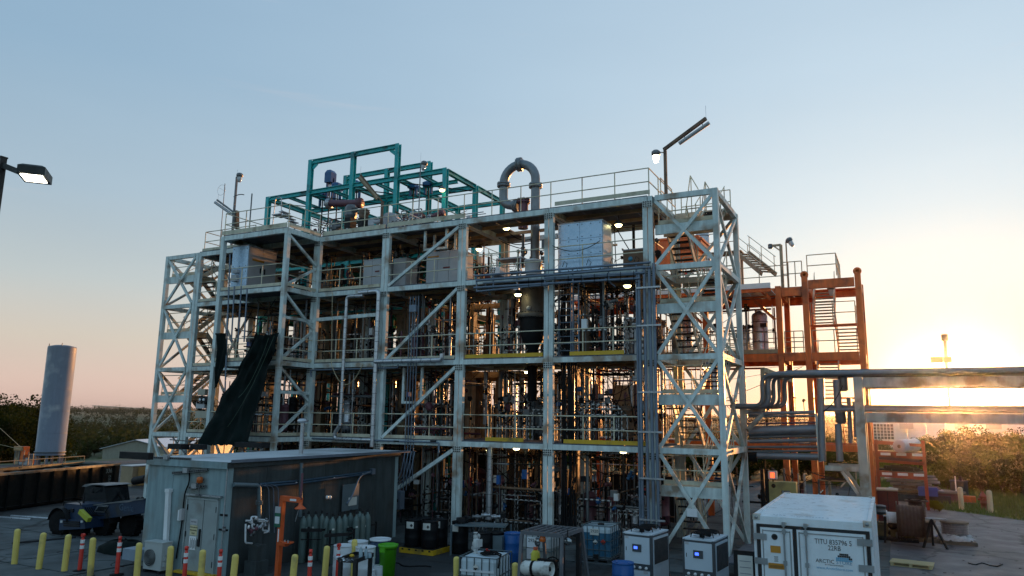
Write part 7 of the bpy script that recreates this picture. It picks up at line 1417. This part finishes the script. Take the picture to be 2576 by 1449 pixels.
# ---------------------------------------------------------------- right yard
woodm = mat('reel_wood', (.17, .13, .095), .8, var=.3, stain=(.06, .05, .04), stam=.3); reeld = mat('reel_dark', (.035, .02, .016), .7, var=.3); cabw = mat('cable_wrap', (.14, .13, .14), .4, var=.35, scale=9)
def reel(lab, p, r, h, m_, mc, axis=None, fl=.05, name='cable_reel', core=.78):
    t = thing(name, p, lab, 'cable reel', 'cable reels on the right-hand yard'); q = M.Identity(3) if axis is None else V((0, 0, 1)).rotation_difference(V(axis).normalized()).to_matrix()
    for z0 in (0, h-fl): b = MB(); b.lathe([(.05, z0), (r, z0), (r, z0+fl), (.05, z0+fl)], 26, p, q); bm('flange', b, m_, t, local=False)
    b = MB(); n_ = 7
    pr = []
    for k in range(n_): z0 = fl+(h-2*fl)*k/n_; z1 = fl+(h-2*fl)*(k+1)/n_; pr += [(r*core, z0), (r*core*1.03, (z0+z1)/2), (r*core, z1)]
    b.lathe(pr, 26, p, q); bm('cable', b, mc, t, local=False); return t
def pallet(lab, c, w, d, rz=0, m_=None, n=7):
    t = thing('pallet', c, lab, 'pallet', 'wooden pallets on the right-hand yard', rz); m_ = m_ or woodm
    for k in range(n): b = MB(); b.box((-w/2+w*(k+.5)/n, 0, .13), (w/n-.02, d, .025)); bm('plank', b, m_, t)
    for y in (-d/2+.06, 0, d/2-.06): b = MB(); b.box((0, y, .06), (w, .09, .1)); bm('bearer', b, m_, t)
    return t
p = atz(2407, 1368, 0); pallet('pallet under the shrink-wrapped cable reel', p, 1.25, 1.1, .1); reel('shrink-wrapped wooden cable reel on a pallet, alone on the right of the yard', p+V((-.02, .1, .15)), .50, .68, woodm, cabw, core=.92)
t = thing('plastic_wrap', p+V((0, 0, .15)), 'crumpled clear plastic wrap round the foot of the lone cable reel', 'plastic wrap'); b = MB(); b.lathe([(.62, 0), (.55, .12), (.5, .2)], 28, p+V((0, .1, .15))); b.v = [(x+rnd(-.08, .08), y+rnd(-.08, .08), z+rnd(-.03, .05)) for x, y, z in b.v]; bm('film', b, mat('plastic_film', (.45, .45, .47), .2, var=.3, scale=8), t, local=False)
p = atz(2322, 1362, 0); pallet('long dark pallet under the squat black cable reel', p+V((.15, .1, 0)), 1.9, 1.0, -.06); reel('squat dark cable reel on the long pallet in front of the tripod', p+V((-.05, .1, .15)), .55, .66, woodm, reeld)
reel('small dark cable reel with a loose hoop on top, farthest back', atz(2309, 1306, 0), .52, .9, reeld, reeld, core=.7); p = atz(2309, 1306, 0); t = thing('cable_hoop', p+V((0, 0, .95)), 'loose black cable hoop lying on the farthest reel', 'cable'); b = MB(); b.tube([p+V((.42*math.cos(k*.4), .4*math.sin(k*.4), .94+.04*math.sin(k))) for k in range(17)], .03, 6); bm('hoop', b, cable, t, local=False)
c = at(2291, 1311, 33.3); reel('upright dark cable reel turning on the long axle', V((c.x-.48, c.y, c.z)), .72, .96, reeld, reeld, (1, 0, 0), core=.8)
c2 = at(2250, 1302, 33.3); reel('small white cable spool on the left of the axle', V((c2.x-.27, c2.y, c2.z)), .26, .54, whitep, wplast, (1, 0, 0), .03)
t = thing('reel_axle', c, 'long steel axle on tripod stands holding the upright reels', 'axle'); a, e = at(2222, 1298, 33.3), at(2380, 1307, 33.3); cyl('axle', t, steel, a, e, .075); p = at(2343, 1306, 33.3)
for dx, dy in ((-.35, -.3), (.45, -.25), (0, .45)): bar('leg', t, dark, p, (p.x+dx, p.y+dy, 0), .07, .07)
bar('leg', t, dark, at(2226, 1299, 33.3), (a.x, a.y, 0), .08, .08); t = thing('blue_cover', atz(2362, 1354, .1), 'small bright blue cover on the ground by the tripod foot', 'cover'); b = MB(); b.lathe([(.2, 0), (.18, .1), (0, .14)], 14, atz(2364, 1356, 0)); bm('cover', b, mat('bright_blue', (.02, .04, .45), .4), t, local=False)
p = atz(2256, 1362, 0); pallet('dark pallet under the engine-driven pump', p+V((0, .3, 0)), 1.5, 1.2, .05, dark); t = thing('engine_pump', p+V((0, .3, .15)), 'dirty olive engine-driven pump with a hose on a dark pallet', 'pump'); olv = mat('olive_engine', (.09, .085, .03), .6, stain=(.03, .03, .02), stam=.4)
for dx, dz, s, k in ((-.45, .5, .5, 'motor'), (-.05, .62, .45, 'motor'), (.35, .45, .5, 'motor'), (-.2, .3, .35, 'valve'), (.15, .25, .4, 'valve'), (-.5, .95, .4, 'vessel')): unit('engine_part', t, k, random.choice((olv, dark, olv, steeld)), p+V((dx, .25+rnd(-.15, .15), dz)), (s, s, s), M.Rotation(rnd(0, 3), 3, 'Z') @ M.Rotation(R(90 if k != 'vessel' else 0), 3, 'X'))
for dx in (-.5, .0, .45): blk('engine_block', t, olv, p+V((dx, .3, .38)), (.4, .5, .44))
pipe(t, sag(p+V((-.1, .1, .9)), p+V((.6, .1, .4)), -.45, 9), .03, wired, 6, 'hose')
cS = atz(2295, 1425, 0); t = thing('slat_stack', cS, 'bright slatted wooden pallet lying alone near the container', 'pallet', None, -.12); pine = mat('fresh_pine', (.48, .38, .20), .7, var=.15)
for k in range(6): b = MB(); b.box((0, -.32+.125*k, .13), (1.25, .09, .03)); bm('plank', b, pine, t)
for x in (-.55, 0, .55): b = MB(); b.box((x, 0, .06), (.09, .75, .1)); bm('bearer', b, pine, t)
for k in range(6): b = MB(); b.box((0, -.32+.125*k, .02), (1.2, .09, .025)); bm('plank', b, pine, t)
x0_, x1_ = atz(2212, 1318, 0), atz(2264, 1318, 0); zt_ = at(2238, 1235, x0_.y).z; t = thing('maroon_locker', ((x0_.x+x1_.x)/2, x0_.y+.5, 0), 'dark maroon locker with a pale lid beside the orange column', 'locker'); blk('body', t, mat('locker_maroon', (.10, .014, .012), .6), ((x0_.x+x1_.x)/2, x0_.y+.55, zt_/2), (x1_.x-x0_.x, 1.1, zt_)); blk('lid', t, mat('locker_lid', (.40, .30, .20), .6), ((x0_.x+x1_.x)/2, x0_.y+.55, zt_+.03), (x1_.x-x0_.x+.06, 1.2, .06)); blk('door_seam', t, dark, ((x0_.x+x1_.x)/2, x0_.y-.004, zt_/2), (.02, .012, zt_-.1))
for b_, (pb, pt, lab) in enumerate((((2419.6, 1283), (2413.5, 1225), 'cream bollard beside the concrete pipe on the grass edge'), ((2493, 1292), (2487, 1233), 'cream bollard right of the red hydrant'))):
    q = atz(*pb, 0); h = at(*pt, q.y).z; t = thing('cream_bollard', q, lab, 'bollard', 'cream bollards on the verge'); bm('tube', bollard_mesh(h, .13), mat('bollard_cream', (.52, .46, .30), .6), t)
q = atz(2476, 1284, 0); t = thing('fire_hydrant', q, 'rusty red fire hydrant on the grass beside a cream bollard', 'hydrant'); hy = mat('hydrant_red', (.30, .05, .02), .55, stain=(.15, .05, .02), stam=.3)
b = MB(); b.lathe([(.2, 0), (.2, .06), (.14, .07), (.14, .35), (.18, .36), (.18, .42), (.14, .43), (.14, .68), (.19, .69), (.19, .75), (.15, .8), (.1, .9), (.05, .93), (.05, 1.0), (0, 1.0)], 18); bm('barrel', b, hy, t)
for a_ in (0, 1.57, 3.14): b = MB(); b.tube([(0, 0, .58), (.26*math.cos(a_), -.26*math.sin(a_), .58)], .07, 10); bm('outlet', b, hy, t)
q = atz(2416, 1261, 0); t = thing('concrete_pipe', q, 'grey concrete cylinder standing on the grass behind a cream bollard', 'concrete cylinder'); b = MB(); b.lathe([(.48, 0), (.46, 1.15), (.5, 1.17), (.5, 1.23), (.34, 1.23), (.3, 1.0), (0, 1.0)], 24); bm('shell', b, cwall2, t); unit('valve', t, 'valve', dark, q+V((.1, 0, 1.3)), (.3, .3, .35)); cyl('marker', t, whitep, q+V((-.2, -.5, .6)), q+V((-.2, -.5, 1.5)), .06)
# stacked sheets, blue box, reel table near the grass
q = atz(2300, 1262, 0); t = thing('sheet_stack', q, 'stack of grey sheets and planks at the edge of the grass', 'stack')
for k in range(7): blk('sheet', t, random.choice((cwall2, steeld, woodm, tan)), q+V((rnd(-.3, .2), .5, .5+k*.16)), (2.6+rnd(-.4, .5), 1.6, .07), rnd(-.05, .05)); blk('bearer', t, woodm, q+V((rnd(-.8, .8), .5, .42+k*.16)), (.15, 1.5, .08))
blk('base', t, cwall2, q+V((.2, .4, .22)), (3.4, 1.5, .42)); q2 = atz(2335, 1258, 0); t = thing('blue_tub', q2, 'blue plastic tub on the stack of sheets', 'tub'); blk('tub', t, mat('tub_blue', (.06, .09, .35), .5), at(2334, 1236, q.y-.4), (1.0, .7, .5)); blk('rim', t, mat('tub_blue', (.06, .09, .35)), at(2334, 1230, q.y-.4), (1.1, .8, .06))
q = atz(2372, 1262, 0); t = thing('reel_table', q, 'wide low wooden reel lying on the grass near the blue tub', 'cable reel'); b = MB(); b.lathe([(.1, .55), (1.25, .55), (1.25, .63), (0, .63)], 24); bm('table_top', b, woodm, t); b = MB(); b.lathe([(.95, 0), (.95, .55)], 24); bm('drum', b, mauve, t); blk('plank', t, woodm, q+V((.4, -.9, .08)), (2.6, .3, .06), -.08); blk('plank', t, orange, q+V((1.3, -.6, .28)), (.7, .5, .36))
# orange storage racks with the wrapped roll
rackp = mat('shaded_rack_orange', (.34, .06, .02), .6, stain=(.15, .04, .02), stam=.3)  # orange darkened to deep red, so the rack's shade is in the paint
rq = at(2260, 1130, 47); t = thing('storage_rack', (rq.x, 47, 0), 'orange cantilever storage rack beside the trees with stacked material', 'rack'); xa, xb = at(2196, 1150, 47).x, at(2328, 1150, 47).x
for py, th_ in ((1114, .16), (1142, .30), (1160, .14), (1192, .34)):
    z = at(2260, py, 47).z; bar('shelf_beam', t, rackp, (xa, 47, z), (xb, 47, z-.12), .12, th_); bar('shelf_beam', t, rackp, (xa, 48.4, z), (xb, 48.4, z-.12), .12, th_)
    if th_ > .2: [blk('label', t, whitep, (xa+(xb-xa)*f, 46.93, z-.02), (.5, .012, .14)) for f in (.25, .55, .85)]
    if th_ > .2: blk('shelf', t, woodm, ((xa+xb)/2, 47.7, z+.1), (xb-xa, 1.5, .06))
for x in (xa+.2, xb-.05):
    for y in (47, 48.4): bar('post', t, rackp, (x, y, 0), (x, y, at(2260, 1108, 47).z), .14, .12)
b = MB()
for k in range(30): p = V((rnd(xa+.6, xb-.5), 47.6+rnd(-.4, .5), at(2260, 1186, 47).z+rnd(0, .25))); b.box(p, (rnd(.3, 1.2), rnd(.1, .5), rnd(.04, .2)), rnd(-.3, .3))
tag(bm('stored_material', b, dark, t, local=False), kind='stuff'); blk('crate', t, mauve, ((xa+xb)/2, 47.6, at(2260, 1152, 47).z), (2.0, .9, .5))
a, c = at(2262, 1123, 46.6), at(2302, 1119, 48.6); t = thing('wrapped_roll', (a+c)/2, 'big white plastic-wrapped roll lying on the orange rack', 'roll'); q = V((0, 0, 1)).rotation_difference((c-a).normalized()).to_matrix(); l_ = (c-a).length; r_ = .36
b = MB(); b.lathe([(.1, 0), (r_*.97, 0), (r_, .04), (r_, l_-.04), (r_*.97, l_), (0, l_)], 26, a, q); bm('roll', b, mat('wrap_white', (.58, .55, .56), .35, var=.1), t, local=False); b = MB(); b.lathe([(.0, -.01), (.1, -.01), (.1, .02)], 14, a, q); bm('core', b, brown, t, local=False)
# yellow machine and cylinders behind the container
c = at(1972, 1235, 31.5); t = thing('yellow_machine', (c.x, 31.5, 0), 'pale yellow machine frame with a dark mast behind the container', 'machine'); ym = mat('machine_yellow', (.45, .40, .16), .5, stain=(.2, .17, .08), stam=.2)
z1_, z0_ = at(1972, 1212, 31.5).z, 0; xa, xb = at(1936, 1230, 31.5).x, at(2004, 1230, 31.5).x
b = MB(); 
for px0, px1, pz0, pz1 in ((xa, xb, z1_-.32, z1_), (xa, xa+.42, .2, z1_-.32), (xb-.22, xb, .2, z1_-.32), (xa+.42, xb-.22, .2, .5)): b.box(((px0+px1)/2, 31.6, (pz0+pz1)/2), (px1-px0, .5, pz1-pz0))
bm('body', b, ym, t, local=False); b = MB(); b.lathe([(.08, 0), (.08, .02), (0, .02)], 14, at(1946, 1222, 31.32), M.Rotation(R(90), 3, 'X')); bm('filler_cap', b, dark, t, local=False)
for x in (xa-.25, xa-.05): bar('mast', t, dark, (x, 31.5, 0), (x, 31.5, z1_+.45), .12, .14)
q = at(1944, 1195, 31.4); blk('lamp_housing', t, whitep, q, (.32, .2, .3)); blk('lamp', t, mat('lamp_red', (.75, .10, .03), emit=1.5, var=0), q+V((0, -.11, 0)), (.16, .03, .2)); cyl('lamp_post', t, dark, (q.x, q.y, z1_), q, .06)
for k in range(6): p = at(2010+k*7, 1200, 34); t = thing('rack_cylinder', (p.x, 34, 0), 'tan gas cylinder in the rack behind the yellow machine', 'gas cylinder', 'tan cylinders behind the yellow machine'); b = MB(); b.lathe([(.13, 0), (.13, 1.2), (.05, 1.4), (.05, 1.5), (0, 1.5)], 14, (p.x, 34, 0)); bm('body', b, tan, t, local=False); unit('valve', t, 'valve', dark, (p.x, 34, 1.58), (.1, .1, .16))
t = thing('cylinder_rail', (at(2025, 1190, 33.8).x, 33.8, 1.2), 'dark rail holding the tan cylinders behind the yellow machine', 'rail'); xa, xb = at(2004, 1200, 33.8).x, at(2052, 1200, 33.8).x
for z in (.5, 1.15): bar('rail', t, dark, (xa, 33.8, z), (xb, 33.8, z), .04, .08)
for x in (xa, xb): bar('post', t, dark, (x, 33.8, 0), (x, 33.8, 1.3), .06, .06)
# light mast far out at the setting sun
b_ = at(2377, 905, 130); tp_ = at(2377, 858, 130); t = thing('light_mast', (b_.x, 130, 0), 'distant light mast with two heads standing just above the setting sun', 'light mast'); bar('pole', t, tan, (b_.x, 130, -1), tp_, .4, .4); bar('crossarm', t, tan, at(2350, 905, 130), at(2389, 903, 130), .5, .5); unit('lamp', t, 'vessel', tan, tp_, (.9, .9, 1.1)); blk('head', t, dark, at(2356, 905, 130), (1.6, .8, .8)); blk('head', t, dark, at(2384, 905, 130), (1.0, .8, .8))

dbm = mat('yard_debris', (.07, .065, .06), .8, var=.4)
for k, (px, py, l, lab) in enumerate(((60, 1405, 2.2, 'dark hose snaking on the yard at the foot of the first bollards'), (250, 1412, 2.6, 'loose cable lying on the yard between the red posts'), (190, 1392, 1.8, 'thin hose on the yard behind the third bollard'), (2480, 1420, 1.0, 'bent black wire lying on the open yard at the far right'), (1010, 1420, 2.0, 'hose trailing on the yard in front of the spill pallet'))):
    p = atz(px, py, .03); t = thing('loose_hose', p, lab, 'hose'); g_ = random.Random(k); pts = [p+V((l*(i/10-.5), .25*math.sin(i*1.1+k)+g_.uniform(-.08, .08), 0)) for i in range(11)]; pipe(t, pts, .022, cable, 5, 'hose')
b = MB()
for k in range(150):
    p = atz(rnd(-10, 620), rnd(1290, 1445), .02) if k % 5 else atz(rnd(2230, 2570), rnd(1320, 1445), .02); s_ = rnd(.015, .06); b.box(p, (s_*rnd(.6, 2), s_, s_*.5), rnd(0, 3))
tag(bm('debris', b, dbm), kind='stuff')
# ---------------------------------------------------------------- air: one closed box of thin haze round everything
hb = MB(); hb.box((0, 2500, 8), (10700, 6500, 46)); hm = bpy.data.materials.new('haze_air'); hm.use_nodes = True; ht = hm.node_tree; ht.nodes.remove(ht.nodes['Principled BSDF'])
pv = ht.nodes.new('ShaderNodeVolumePrincipled'); pv.inputs['Color'].default_value = (.94, .93, .95, 1); pv.inputs['Density'].default_value = .00012; pv.inputs['Anisotropy'].default_value = .96
ht.links.new(pv.outputs[0], ht.nodes['Material Output'].inputs['Volume'])
tag(bm('haze', hb, hm), kind='stuff')
